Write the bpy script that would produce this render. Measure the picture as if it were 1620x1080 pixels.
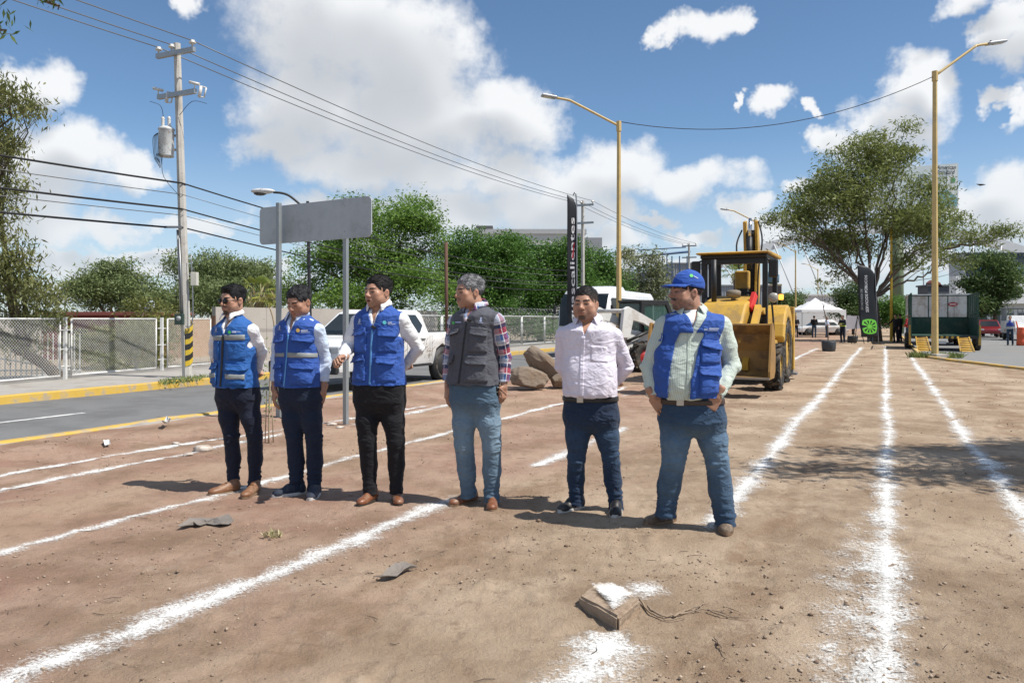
import bpy, bmesh, math, random
import numpy as np
from mathutils import Vector, Matrix, Euler, Quaternion
from mathutils.bvhtree import BVHTree
R = math.radians
rng = np.random.default_rng(7); random.seed(7)
SC = bpy.context.scene
COL = SC.collection
for o in list(bpy.data.objects): bpy.data.objects.remove(o)

# ------------------------------------------------------------------ camera
F, CX, HY, H = 1250.0, 810.0, 505.0, 1.45      # focal length and horizon in photo pixels, eye height in metres
cam = bpy.data.cameras.new('camera'); cam.sensor_width = 36; cam.lens = 36*F/1620
cam.shift_y = -(540-HY)/1620; cam.clip_start = .05; cam.clip_end = 6000
camo = bpy.data.objects.new('camera', cam); COL.objects.link(camo)
camo.location = (0, 0, H); camo.rotation_euler = (R(90), 0, 0); SC.camera = camo

# ------------------------------------------------------------------ light
SUN_EL, SUN_AZ = R(57), R(112)                 # azimuth clockwise from +Y
SUN_DIR = Vector((math.sin(SUN_AZ)*math.cos(SUN_EL), math.cos(SUN_AZ)*math.cos(SUN_EL), math.sin(SUN_EL)))
sl = bpy.data.lights.new('sun', 'SUN'); sl.energy = 5.0; sl.angle = R(.53); sl.color = (1, .95, .87)
slo = bpy.data.objects.new('sun', sl); COL.objects.link(slo)
slo.rotation_euler = (-SUN_DIR).to_track_quat('-Z', 'Y').to_euler(); slo.location = (20, -10, 40)
SC.view_settings.view_transform = 'Standard'; SC.view_settings.look = 'None'
SC.view_settings.gamma = 1; SC.view_settings.exposure = 0.2
try: SC.view_settings.use_curve_mapping = False
except Exception: pass
SC.render.engine = 'CYCLES'
SC.cycles.use_denoising = True
SC.cycles.max_bounces = 6; SC.cycles.diffuse_bounces = 3; SC.cycles.glossy_bounces = 3
SC.cycles.transmission_bounces = 4; SC.cycles.transparent_max_bounces = 12
SC.cycles.caustics_reflective = False; SC.cycles.caustics_refractive = False

# ------------------------------------------------------------------ sky with cumulus clouds (in azimuth / elevation)
W = bpy.data.worlds.new('World'); SC.world = W; W.use_nodes = True
def N(nt, typ, **kw):
    n = nt.nodes.new(typ)
    for k, v in kw.items():
        if k.startswith('i_'):
            key = k[2:]; n.inputs[int(key) if key.isdigit() else key].default_value = v
        else: setattr(n, k, v)
    return n
def mth(nt, op, a, b=None, c=None, clamp=False):
    n = nt.nodes.new('ShaderNodeMath'); n.operation = op; n.use_clamp = clamp
    for i, v in enumerate((a, b, c)):
        if v is None: continue
        if isinstance(v, (int, float)): n.inputs[i].default_value = v
        else: nt.links.new(v, n.inputs[i])
    return n.outputs[0]
def vmth(nt, op, *args):
    n = nt.nodes.new('ShaderNodeVectorMath'); n.operation = op
    for i, v in enumerate(args):
        if isinstance(v, (tuple, list)): n.inputs[i].default_value = v
        elif isinstance(v, (int, float)): n.inputs[3].default_value = v
        else: nt.links.new(v, n.inputs[i])
    return n.outputs['Value'] if op in ('DOT_PRODUCT', 'LENGTH') else n.outputs[0]
def smooth(nt, x, lo, hi):
    n = N(nt, 'ShaderNodeMapRange', interpolation_type='SMOOTHSTEP')
    n.inputs[1].default_value = lo; n.inputs[2].default_value = hi
    nt.links.new(x, n.inputs[0]); return n.outputs[0]
# cloud lumps seen from here: photo x, y, half width, half height
CLOUDS = [(545,55,195,105),(655,105,125,115),(490,165,115,95),(640,200,190,85),(805,195,95,62),(465,232,100,45),(620,275,170,50),
 (780,275,120,42),(845,335,95,60),(700,345,130,50),(905,300,80,55),(985,268,95,52),(1090,288,105,38),(920,345,90,35),(1180,338,42,28),
 (55,128,82,42),(0,122,45,42),(115,238,85,62),(55,275,110,80),(190,272,55,32),(60,352,110,40),(180,362,66,28),(120,408,150,18),
 (300,25,24,30),(255,412,70,18),(375,402,24,12),(425,415,40,18),(1112,58,58,28),(1062,70,30,15),(1150,52,32,24),(1217,182,46,26),(1290,186,20,12),(1150,172,12,12),
 (1440,128,72,50),(1425,190,80,60),(1385,250,90,50),(1312,238,42,28),(1262,296,50,18),(1560,12,70,32),(1608,62,45,55),(1572,152,34,18),
 (1612,165,26,40),(1585,296,90,48),(1490,335,130,45),(1610,350,110,60),(1030,352,44,12),(1090,375,60,14),(1230,368,70,24),(1330,330,60,40),
 (300,350,90,14),(200,440,130,16),(330,438,110,14),(90,452,120,14),(470,440,80,16),(520,345,120,28),(600,392,140,22),(960,385,60,20),(1000,420,120,16),(1250,430,160,20),(1500,420,160,24)]
def cloud_group(fine=True):
    g = bpy.data.node_groups.new('cloud_field', 'ShaderNodeTree')
    g.interface.new_socket('P', in_out='INPUT', socket_type='NodeSocketVector')
    g.interface.new_socket('F', in_out='OUTPUT', socket_type='NodeSocketFloat')
    gi = g.nodes.new('NodeGroupInput'); go = g.nodes.new('NodeGroupOutput')
    p = gi.outputs[0]
    nz = N(g, 'ShaderNodeTexNoise'); nz.inputs['Scale'].default_value = 9; nz.inputs['Detail'].default_value = 5 if fine else 1.5; nz.inputs['Roughness'].default_value = .62
    g.links.new(p, nz.inputs['Vector'])
    wv = vmth(g, 'MULTIPLY_ADD', nz.outputs['Color'], (.17, .11, 0), p)
    wv = vmth(g, 'ADD', wv, (-.085, -.055, 0))
    acc = None
    for (x, y, rx, ry) in CLOUDS:
        az = math.atan((x-CX)/F); c = math.cos(az)
        t = (HY-y)/F*c
        sa, st = F/(rx*c*c), F/(ry*c)
        v = vmth(g, 'MULTIPLY_ADD', wv, (sa, st, 0), (-az*sa, -t*st, 0))
        d = vmth(g, 'DOT_PRODUCT', v, v)
        if acc is None: acc = d
        else:
            n = N(g, 'ShaderNodeMath', operation='SMOOTH_MIN'); n.inputs[2].default_value = .35
            g.links.new(acc, n.inputs[0]); g.links.new(d, n.inputs[1]); acc = n.outputs[0]
    f = mth(g, 'SUBTRACT', 1.0, acc)
    # the same kind of broken cumulus all round, outside the lumps that are in view
    n2 = N(g, 'ShaderNodeTexNoise'); n2.inputs['Scale'].default_value = 3.2; n2.inputs['Detail'].default_value = 2
    sp = vmth(g, 'MULTIPLY', wv, (1, 2.0, 1)); g.links.new(sp, n2.inputs['Vector'])
    f2 = mth(g, 'MULTIPLY', mth(g, 'SUBTRACT', n2.outputs[0], .52), 5)
    s = g.nodes.new('ShaderNodeSeparateXYZ'); g.links.new(p, s.inputs[0])
    out = mth(g, 'MAXIMUM', smooth(g, mth(g, 'ABSOLUTE', s.outputs[0]), .60, .75), smooth(g, s.outputs[1], .44, .55))
    f2 = mth(g, 'ADD', mth(g, 'MULTIPLY', mth(g, 'ADD', f2, 2), out), -2)
    f = mth(g, 'MAXIMUM', f, f2)
    if not fine: g.links.new(f, go.inputs[0]); return g
    n3 = N(g, 'ShaderNodeTexNoise'); n3.inputs['Scale'].default_value = 24; n3.inputs['Detail'].default_value = 5; n3.inputs['Roughness'].default_value = .6
    g.links.new(p, n3.inputs['Vector'])
    f = mth(g, 'ADD', f, mth(g, 'MULTIPLY', mth(g, 'SUBTRACT', n3.outputs[0], .5), 1.35))
    g.links.new(f, go.inputs[0]); return g
nt = W.node_tree; nt.nodes.clear()
tc = nt.nodes.new('ShaderNodeTexCoord'); sx = nt.nodes.new('ShaderNodeSeparateXYZ'); nt.links.new(tc.outputs['Generated'], sx.inputs[0])
az = mth(nt, 'ARCTAN2', sx.outputs[0], sx.outputs[1])
hor = mth(nt, 'SQRT', mth(nt, 'ADD', mth(nt, 'MULTIPLY', sx.outputs[0], sx.outputs[0]), mth(nt, 'MULTIPLY', sx.outputs[1], sx.outputs[1])))
el = mth(nt, 'ARCTAN2', sx.outputs[2], hor)
cb = nt.nodes.new('ShaderNodeCombineXYZ'); nt.links.new(az, cb.inputs[0]); nt.links.new(el, cb.inputs[1])
CG, CS = cloud_group(), cloud_group(False)
def field(vec, g=CG):
    n = nt.nodes.new('ShaderNodeGroup'); n.node_tree = g; nt.links.new(vec, n.inputs[0]); return n.outputs[0]
f0 = field(cb.outputs[0])
f1 = field(vmth(nt, 'ADD', cb.outputs[0], (.02, .038, 0)), CS)
dens = smooth(nt, f0, -.28, .82)
shade = smooth(nt, f1, -.2, 1.25)
sky = N(nt, 'ShaderNodeTexSky', sky_type='NISHITA', sun_disc=False, sun_elevation=SUN_EL, sun_rotation=SUN_AZ, altitude=1800, air_density=1.0, dust_density=.6, ozone_density=2.2)
skb = nt.nodes.new('ShaderNodeMixRGB'); skb.blend_type = 'MULTIPLY'; skb.inputs[0].default_value = 1; skb.inputs[2].default_value = (.100, .113, .116, 1)
nt.links.new(sky.outputs[0], skb.inputs[1])
cc = nt.nodes.new('ShaderNodeValToRGB'); cr = cc.color_ramp
cr.elements[0].position = 0; cr.elements[0].color = (.84, .85, .86, 1)
cr.elements[1].position = 1; cr.elements[1].color = (.50, .525, .56, 1)
nt.links.new(shade, cc.inputs[0])
mx = nt.nodes.new('ShaderNodeMixRGB'); nt.links.new(mth(nt, 'MULTIPLY', dens, .96), mx.inputs[0])
nt.links.new(skb.outputs[0], mx.inputs[1]); nt.links.new(cc.outputs[0], mx.inputs[2])
# pale air near the horizon
hz = smooth(nt, el, .24, -.02)
mh = nt.nodes.new('ShaderNodeMixRGB'); nt.links.new(mth(nt, 'MULTIPLY', hz, .68), mh.inputs[0]); nt.links.new(mx.outputs[0], mh.inputs[1]); mh.inputs[2].default_value = (.56, .62, .68, 1)
bg = nt.nodes.new('ShaderNodeBackground'); nt.links.new(mh.outputs[0], bg.inputs[0]); bg.inputs[1].default_value = 1.0
wo = nt.nodes.new('ShaderNodeOutputWorld'); nt.links.new(bg.outputs[0], wo.inputs[0])
try: W.cycles.sampling_method = 'NONE'
except Exception: pass
# ------------------------------------------------------------------ helpers
def at(px, py, Y):                      # photo pixel at depth Y
    return Vector(((px-CX)/F*Y, Y, H+(HY-py)/F*Y))
def gp(px, py, z=0.0):                  # photo pixel on the ground plane z
    Y = F*(H-z)/(py-HY); return Vector(((px-CX)/F*Y, Y, z))
TH = math.atan(590/F); DU = Vector((math.sin(TH), math.cos(TH), 0)); DW = Vector((math.cos(TH), -math.sin(TH), 0))
def uw(u, w, z=0.0): return Vector((DU.x*u+DW.x*w, DU.y*u+DW.y*w, z))   # along / across the median strip
def wpx(px, w):                         # depth Y where the line at offset w crosses photo column px
    return w/(DW.x*(px-CX)/F+DW.y)
def onw(px, w, z=0.0): Y = wpx(px, w); return Vector(((px-CX)/F*Y, Y, z))
ZROT = -TH                              # rotation that turns local +Y onto the strip direction

def hash3(ix, iy, iz, s):
    h = (ix.astype(np.int64)*374761393+iy.astype(np.int64)*668265263+iz.astype(np.int64)*2147483647+s*1274126177) & 0xffffffff
    h = ((h ^ (h >> 13))*1274126177) & 0xffffffff
    h = ((h ^ (h >> 16))*2246822519) & 0xffffffff
    return ((h ^ (h >> 15)) & 0xffff)/65535.0
def vnoise(P, s=0):
    i = np.floor(P); f = P-i; f = f*f*(3-2*f); i = i.astype(np.int64); o = 0
    for dx in (0, 1):
        wx = f[:, 0] if dx else 1-f[:, 0]
        for dy in (0, 1):
            wy = f[:, 1] if dy else 1-f[:, 1]
            for dz in (0, 1):
                wz = f[:, 2] if dz else 1-f[:, 2]
                o = o+wx*wy*wz*hash3(i[:, 0]+dx, i[:, 1]+dy, i[:, 2]+dz, s)
    return o
def fbm(P, oct=4, s=0, g=.5):
    a, t, o = 1.0, 0.0, 0
    for k in range(oct): o = o+a*vnoise(P*(2.03**k)+k*17.3, s+k); t += a; a *= g
    return o/t

# ---- materials
_M = {}
def newmat(name):
    m = bpy.data.materials.new(name); m.use_nodes = True; nt = m.node_tree; nt.nodes.clear()
    out = nt.nodes.new('ShaderNodeOutputMaterial'); b = nt.nodes.new('ShaderNodeBsdfPrincipled'); nt.links.new(b.outputs[0], out.inputs[0])
    return m, nt, b, out
def rgb(h):
    if isinstance(h, str):
        h = h.lstrip('#'); v = [int(h[i:i+2], 16)/255 for i in (0, 2, 4)]
        return tuple(x/12.92 if x <= .04045 else ((x+.055)/1.055)**2.4 for x in v)
    return h
def M(name, col=(.5, .5, .5), rough=.6, metal=0.0, var=.18, vs=6.0, bump=.0, bs=60.0, dirt=None, dirt_amt=.5, dirt_s=3.0, attr=None, coat=0.0, spec=.5, emit=None, streak=False, trans=0.0):
    if name in _M: return _M[name]
    m, nt, b, out = newmat(name); _M[name] = m; col = rgb(col)
    b.inputs['Roughness'].default_value = rough; b.inputs['Metallic'].default_value = metal
    b.inputs['Specular IOR Level'].default_value = spec; b.inputs['Coat Weight'].default_value = coat
    tc = nt.nodes.new('ShaderNodeTexCoord'); vec = tc.outputs['Object']
    if attr:
        a = N(nt, 'ShaderNodeAttribute', attribute_name=attr); c = a.outputs['Color']
    else:
        rg = nt.nodes.new('ShaderNodeRGB'); rg.outputs[0].default_value = (*col, 1); c = rg.outputs[0]
    if var > 0:
        nz = N(nt, 'ShaderNodeTexNoise'); nz.inputs['Scale'].default_value = vs; nz.inputs['Detail'].default_value = 6; nz.inputs['Roughness'].default_value = .65
        if streak:
            sv = vmth(nt, 'MULTIPLY', vec, (1, 1, .12)); nt.links.new(sv, nz.inputs['Vector'])
        else: nt.links.new(vec, nz.inputs['Vector'])
        f = mth(nt, 'MULTIPLY_ADD', nz.outputs[0], 2*var, 1-var)
        mu = nt.nodes.new('ShaderNodeVectorMath'); mu.operation = 'SCALE'; nt.links.new(c, mu.inputs[0]); nt.links.new(f, mu.inputs['Scale']); c = mu.outputs[0]
        rr = mth(nt, 'MULTIPLY_ADD', nz.outputs[0], .3, rough-.15, clamp=True); nt.links.new(rr, b.inputs['Roughness'])
    if dirt is not None:
        nd = N(nt, 'ShaderNodeTexNoise'); nd.inputs['Scale'].default_value = dirt_s; nd.inputs['Detail'].default_value = 9; nd.inputs['Roughness'].default_value = .7
        nt.links.new(vec, nd.inputs['Vector'])
        fd = mth(nt, 'MULTIPLY', smooth(nt, nd.outputs[0], .47, .62), dirt_amt)
        mi = nt.nodes.new('ShaderNodeMixRGB'); nt.links.new(fd, mi.inputs[0]); nt.links.new(c, mi.inputs[1]); mi.inputs[2].default_value = (*rgb(dirt), 1); c = mi.outputs[0]
    nt.links.new(c, b.inputs['Base Color'])
    if bump > 0:
        nb = N(nt, 'ShaderNodeTexNoise'); nb.inputs['Scale'].default_value = bs; nb.inputs['Detail'].default_value = 6; nt.links.new(vec, nb.inputs['Vector'])
        bp = nt.nodes.new('ShaderNodeBump'); bp.inputs['Strength'].default_value = bump; bp.inputs['Distance'].default_value = .02
        nt.links.new(nb.outputs[0], bp.inputs['Height']); nt.links.new(bp.outputs[0], b.inputs['Normal'])
    if emit is not None:
        b.inputs['Emission Color'].default_value = (*rgb(emit[0]), 1); b.inputs['Emission Strength'].default_value = emit[1]
    return m
def glass(name, col=(.02, .025, .03), alpha=.55, rough=.03):
    if name in _M: return _M[name]
    m, nt, b, out = newmat(name); _M[name] = m
    b.inputs['Base Color'].default_value = (*col, 1); b.inputs['Roughness'].default_value = rough; b.inputs['Specular IOR Level'].default_value = .7
    t = nt.nodes.new('ShaderNodeBsdfTransparent'); t.inputs[0].default_value = (.75, .8, .8, 1); mx = nt.nodes.new('ShaderNodeMixShader'); mx.inputs[0].default_value = alpha
    nt.links.new(t.outputs[0], mx.inputs[1]); nt.links.new(b.outputs[0], mx.inputs[2]); nt.links.new(mx.outputs[0], out.inputs[0]); return m
def leafmat(name, c1, c2, c3=None, transl=.35):
    if name in _M: return _M[name]
    m, nt, b, out = newmat(name); _M[name] = m
    a = N(nt, 'ShaderNodeAttribute', attribute_name='rnd')
    r = nt.nodes.new('ShaderNodeValToRGB'); e = r.color_ramp.elements
    e[0].color = (*rgb(c1), 1); e[1].color = (*rgb(c2), 1)
    if c3: x = e.new(.93); x.color = (*rgb(c2), 1); e[-1].color = (*rgb(c3), 1); x2 = e.new(.955); x2.color = (*rgb(c3), 1)
    nt.links.new(a.outputs['Fac'], r.inputs[0]); nt.links.new(r.outputs[0], b.inputs['Base Color'])
    b.inputs['Roughness'].default_value = .55; b.inputs['Specular IOR Level'].default_value = .35
    t = nt.nodes.new('ShaderNodeBsdfTranslucent'); nt.links.new(r.outputs[0], t.inputs[0])
    mx = nt.nodes.new('ShaderNodeMixShader'); mx.inputs[0].default_value = transl
    nt.links.new(b.outputs[0], mx.inputs[1]); nt.links.new(t.outputs[0], mx.inputs[2]); nt.links.new(mx.outputs[0], out.inputs[0]); return m

# ---- objects
def tag(o, label=None, cat=None, group=None, kind=None):
    if label: o['label'] = label
    if cat: o['category'] = cat
    if group: o['group'] = group
    if kind: o['kind'] = kind
    return o
def thing(name, label, cat, loc=(0, 0, 0), rz=0.0, group=None):
    o = bpy.data.objects.new(name, None); COL.objects.link(o); o.location = loc; o.rotation_euler = (0, 0, rz); o.empty_display_size = .2
    return tag(o, label, cat, group)
def link(name, me, mat, parent=None):
    o = bpy.data.objects.new(name, me); COL.objects.link(o)
    if mat is not None:
        for mm in (mat if isinstance(mat, (list, tuple)) else [mat]): me.materials.append(mm)
    if parent is not None: o.parent = parent
    return o
def npmesh(name, V, Fq, smooth=True):
    me = bpy.data.meshes.new(name); V = np.asarray(V, np.float32); Fq = np.asarray(Fq, np.int32)
    n, k = Fq.shape
    me.vertices.add(len(V)); me.vertices.foreach_set('co', V.ravel())
    me.loops.add(n*k); me.loops.foreach_set('vertex_index', Fq.ravel())
    me.polygons.add(n); me.polygons.foreach_set('loop_start', np.arange(0, n*k, k, dtype=np.int32))
    try: me.polygons.foreach_set('loop_total', np.full(n, k, np.int32))
    except Exception: pass
    me.polygons.foreach_set('use_smooth', np.full(n, smooth)); me.update(calc_edges=True); me.validate(); return me
def setcol(me, name, C):
    a = me.color_attributes.new(name, 'FLOAT_COLOR', 'POINT'); C = np.asarray(C, np.float32)
    if C.shape[1] == 3: C = np.hstack([C, np.ones((len(C), 1), np.float32)])
    a.data.foreach_set('color', C.ravel())
def setflt(me, name, v):
    a = me.attributes.new(name, 'FLOAT', 'POINT'); a.data.foreach_set('value', np.asarray(v, np.float32))

class MB:
    def __init__(s): s.v = []; s.f = []; s.sm = []
    def add(s, V, Fs, smooth=False):
        b = len(s.v); s.v += [tuple(x) for x in V]
        for f in Fs: s.f.append(tuple(i+b for i in f)); s.sm.append(smooth)
        return s
    def box(s, c, d, rot=None, bev=0.0):
        c = Vector(c); hx, hy, hz = d[0]/2, d[1]/2, d[2]/2
        if bev > 0: return s.bbox(c, d, rot, bev)
        P = [Vector((x*hx, y*hy, z*hz)) for x in (-1, 1) for y in (-1, 1) for z in (-1, 1)]
        if rot is not None: m = rot if isinstance(rot, Matrix) else Euler(rot).to_matrix(); P = [m @ p for p in P]
        return s.add([p+c for p in P], [(0, 1, 3, 2), (4, 6, 7, 5), (0, 4, 5, 1), (2, 3, 7, 6), (0, 2, 6, 4), (1, 5, 7, 3)])
    def bbox(s, c, d, rot, bev):
        bm = bmesh.new(); bmesh.ops.create_cube(bm, size=1); bmesh.ops.scale(bm, vec=Vector(d), verts=bm.verts)
        bmesh.ops.bevel(bm, geom=bm.edges[:], offset=min(bev, min(d)*.45), segments=2, affect='EDGES', profile=.5)
        m = (rot if isinstance(rot, Matrix) else Euler(rot).to_matrix()) if rot is not None else Matrix.Identity(3)
        bm.verts.index_update(); s.add([m @ v.co+Vector(c) for v in bm.verts], [[v.index for v in f.verts] for f in bm.faces]); bm.free(); return s
    def prism(s, pts, axis, a0, a1, bev=0.0):      # 2-D outline extruded along axis ('x','y','z')
        def p3(p, a): return {'x': (a, p[0], p[1]), 'y': (p[0], a, p[1]), 'z': (p[0], p[1], a)}[axis]
        n = len(pts)
        if bev > 0:
            bm = bmesh.new(); A = [bm.verts.new(p3(p, a0)) for p in pts]; B = [bm.verts.new(p3(p, a1)) for p in pts]
            bm.faces.new(A[::-1]); bm.faces.new(B)
            for i in range(n): bm.faces.new((A[i], A[(i+1) % n], B[(i+1) % n], B[i]))
            bmesh.ops.recalc_face_normals(bm, faces=bm.faces)
            ed = [e for e in bm.edges if len(e.link_faces) == 2 and e.calc_face_angle(0) > .35]
            bmesh.ops.bevel(bm, geom=ed, offset=bev, segments=2, affect='EDGES', profile=.5, clamp_overlap=True)
            bm.verts.index_update(); s.add([v.co for v in bm.verts], [[v.index for v in f.verts] for f in bm.faces]); bm.free(); return s
        V = [p3(p, a0) for p in pts]+[p3(p, a1) for p in pts]
        return s.add(V, [tuple(range(n))[::-1], tuple(range(n, 2*n))]+[(i, (i+1) % n, n+(i+1) % n, n+i) for i in range(n)])
    def tube(s, P, r, n=8, caps=True, smooth=True):
        P = [Vector(p) for p in P]; k = len(P); rs = r if isinstance(r, (list, tuple, np.ndarray)) else [r]*k
        V, Fs = [], []; up = None
        for i in range(k):
            t = (P[min(i+1, k-1)]-P[max(i-1, 0)])
            t = t.normalized() if t.length > 1e-9 else Vector((0, 0, 1))
            if up is None: up = t.orthogonal().normalized()
            else:
                up = up-t*up.dot(t); up = up.normalized() if up.length > 1e-6 else t.orthogonal().normalized()
            b = t.cross(up)
            for j in range(n):
                a = 2*math.pi*j/n; V.append(P[i]+(up*math.cos(a)+b*math.sin(a))*rs[i])
        for i in range(k-1):
            for j in range(n): Fs.append((i*n+j, i*n+(j+1) % n, (i+1)*n+(j+1) % n, (i+1)*n+j))
        s.add(V, Fs, smooth)
        if caps: b = len(s.v)-k*n; s.f += [tuple(b+j for j in range(n))[::-1], tuple(b+(k-1)*n+j for j in range(n))]; s.sm += [False, False]
        return s
    def cyl(s, a, b, r, r2=None, n=12): return s.tube([a, b], [r, r if r2 is None else r2], n)
    def lathe(s, prof, c, axis='z', n=24, smooth=True, caps=True):   # prof: (radius, height)
        c = Vector(c); V, Fs = [], []
        for (r, h) in prof:
            for j in range(n):
                a = 2*math.pi*j/n; x, y = r*math.cos(a), r*math.sin(a)
                V.append(c+Vector({'z': (x, y, h), 'x': (h, x, y), 'y': (y, h, x)}[axis]))
        k = len(prof)
        for i in range(k-1):
            for j in range(n): Fs.append((i*n+j, i*n+(j+1) % n, (i+1)*n+(j+1) % n, (i+1)*n+j))
        if caps and prof[0][0] > 1e-6: Fs.append(tuple(range(n))[::-1])
        if caps and prof[-1][0] > 1e-6: Fs.append(tuple((k-1)*n+j for j in range(n)))
        return s.add(V, Fs, smooth)
    def quad(s, a, b, c, d): return s.add([a, b, c, d], [(0, 1, 2, 3)])
    def poly(s, pts): return s.add(pts, [tuple(range(len(pts)))])
    def build(s, name, mat, parent=None, world=False):
        V = s.v
        if world and parent is not None:
            inv = Matrix.LocRotScale(parent.location, parent.rotation_euler, None).inverted(); V = [tuple(inv @ Vector(p)) for p in V]
        me = bpy.data.meshes.new(name); me.from_pydata([tuple(p) for p in V], [], s.f)
        me.polygons.foreach_set('use_smooth', s.sm); me.update()
        bm = bmesh.new(); bm.from_mesh(me); bmesh.ops.recalc_face_normals(bm, faces=bm.faces); bm.to_mesh(me); bm.free()
        return link(name, me, mat, parent)
def blob(c, r, sub=3, amp=.15, freq=2.0, seed=0, flat=None):
    bm = bmesh.new(); bmesh.ops.create_icosphere(bm, subdivisions=sub, radius=1)
    V = np.array([v.co for v in bm.verts]); Fs = [[v.index for v in f.verts] for f in bm.faces]; bm.free()
    d = 1+amp*(fbm(V*freq+seed*3.7+20, 3, seed)-.5)*2
    V = V*d[:, None]*np.array(r)
    return V+np.array(c), Fs
def copy_tree(o, parent=None):
    c = o.copy(); COL.objects.link(c); c.parent = parent
    for ch in list(o.children): copy_tree(ch, c)
    return c
def text_geo(s, size=1.0, bold=False, shear=0.0):
    cu = bpy.data.curves.new('t', 'FONT'); cu.body = s; cu.size = size; cu.align_x = 'CENTER'; cu.align_y = 'CENTER'; cu.resolution_u = 2; cu.shear = shear
    if bold: cu.offset = size*.012
    o = bpy.data.objects.new('t', cu); COL.objects.link(o)
    dg = bpy.context.evaluated_depsgraph_get(); dg.update(); me = o.evaluated_get(dg).to_mesh()
    V = [v.co.copy() for v in me.vertices]; Fs = [tuple(p.vertices) for p in me.polygons]
    o.evaluated_get(dg).to_mesh_clear(); bpy.data.objects.remove(o); bpy.data.curves.remove(cu); return V, Fs
def put_text(mb, s, size, org, xd, yd, bold=False, width=None, shear=0.0):
    V, Fs = text_geo(s, size, bold, shear); org, xd, yd = Vector(org), Vector(xd).normalized(), Vector(yd).normalized(); k = 1
    if width: w = max(v.x for v in V)-min(v.x for v in V); k = width/max(w, 1e-6)
    mb.add([org+xd*v.x*k+yd*v.y for v in V], Fs)
# ------------------------------------------------------------------ ground, roads, kerbs
def dirt_mat():
    m, nt, b, out = newmat('dirt'); tc = nt.nodes.new('ShaderNodeTexCoord'); vec = tc.outputs['Object']
    def nz(sc, det=8, ro=.6, v=vec):
        n = N(nt, 'ShaderNodeTexNoise'); n.inputs['Scale'].default_value = sc; n.inputs['Detail'].default_value = det; n.inputs['Roughness'].default_value = ro; nt.links.new(v, n.inputs['Vector']); return n.outputs[0]
    def mix(f, a, c):
        n = nt.nodes.new('ShaderNodeMixRGB'); nt.links.new(f, n.inputs[0])
        for i, x in ((1, a), (2, c)):
            if isinstance(x, tuple): n.inputs[i].default_value = (*x, 1)
            else: nt.links.new(x, n.inputs[i])
        return n.outputs[0]
    tan = mix(smooth(nt, nz(.9), .35, .65), (.34, .25, .172), (.48, .372, .27))
    red = mix(smooth(nt, nz(1.3), .38, .62), (.325, .20, .148), (.41, .285, .212))
    s = nt.nodes.new('ShaderNodeSeparateXYZ'); nt.links.new(vec, s.inputs[0])
    w = mth(nt, 'ADD', mth(nt, 'MULTIPLY', s.outputs[0], DW.x), mth(nt, 'MULTIPLY', s.outputs[1], DW.y))
    wn = mth(nt, 'ADD', w, mth(nt, 'MULTIPLY', mth(nt, 'SUBTRACT', nz(.55, 5), .5), 4.5))
    c = mix(smooth(nt, wn, -1.6, -4.2), tan, red)
    # a sandy track between the reddish beds, small dark crumbs, pale dust
    tr = mth(nt, 'MULTIPLY', smooth(nt, mth(nt, 'ABSOLUTE', mth(nt, 'ADD', wn, 5.6)), 1.1, .2), .55)
    c = mix(tr, c, (.43, .31, .215))
    c = mix(mth(nt, 'MULTIPLY', smooth(nt, nz(5, 8, .75), .53, .68), .6), c, (.185, .125, .085)); c = mix(mth(nt, 'MULTIPLY', smooth(nt, nz(.7, 6, .7), .46, .64), .68), c, (.225, .155, .10))
    c = mix(mth(nt, 'MULTIPLY', smooth(nt, nz(38, 6, .8), .60, .72), .6), c, (.15, .10, .072))
    c = mix(mth(nt, 'MULTIPLY', smooth(nt, nz(3.1, 8, .7), .56, .72), .45), c, (.48, .385, .295))
    for wo, am in ((-2.5, .65), (-.62, .7), (1.7, .75), (3.2, .6)):
        tk = mth(nt, 'MULTIPLY', smooth(nt, mth(nt, 'ABSOLUTE', mth(nt, 'ADD', mth(nt, 'ADD', w, mth(nt, 'MULTIPLY', mth(nt, 'SUBTRACT', nz(.22, 2), .5), 2.2)), -wo)), .22, .12), mth(nt, 'MULTIPLY', smooth(nt, nz(2.6, 5, .7), .40, .62), am)); c = mix(tk, c, (.25, .165, .105))
    sv = vmth(nt, 'MULTIPLY', vec, (1, .28, 1)); c = mix(mth(nt, 'MULTIPLY', smooth(nt, nz(9, 8, .7, sv), .55, .66), .35), c, (.25, .17, .115))
    nt.links.new(c, b.inputs['Base Color']); b.inputs['Roughness'].default_value = .95; b.inputs['Specular IOR Level'].default_value = .15
    bp = nt.nodes.new('ShaderNodeBump'); bp.inputs['Strength'].default_value = .95; bp.inputs['Distance'].default_value = .024
    hh = mth(nt, 'ADD', mth(nt, 'MULTIPLY', nz(9, 8, .7), 1.1), mth(nt, 'MULTIPLY', nz(60, 5, .75), .75))
    nt.links.new(hh, bp.inputs['Height']); nt.links.new(bp.outputs[0], b.inputs['Normal']); return m
DIRT = dirt_mat()
ASPH = M('asphalt', (.165, .166, .166), .85, var=.28, vs=.9, bump=.4, bs=150, dirt=(.085, .083, .08), dirt_amt=.38, dirt_s=.8)
CONC = M('concrete', (.36, .34, .31), .9, var=.25, vs=3, bump=.4, bs=70, dirt=(.2, .17, .14), dirt_amt=.5, dirt_s=1.5)
YEL = M('kerb_yellow', (.56, .36, .06), .75, var=.25, vs=5, bump=.3, bs=60, dirt=(.34, .29, .22), dirt_amt=.85, dirt_s=5)
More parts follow.
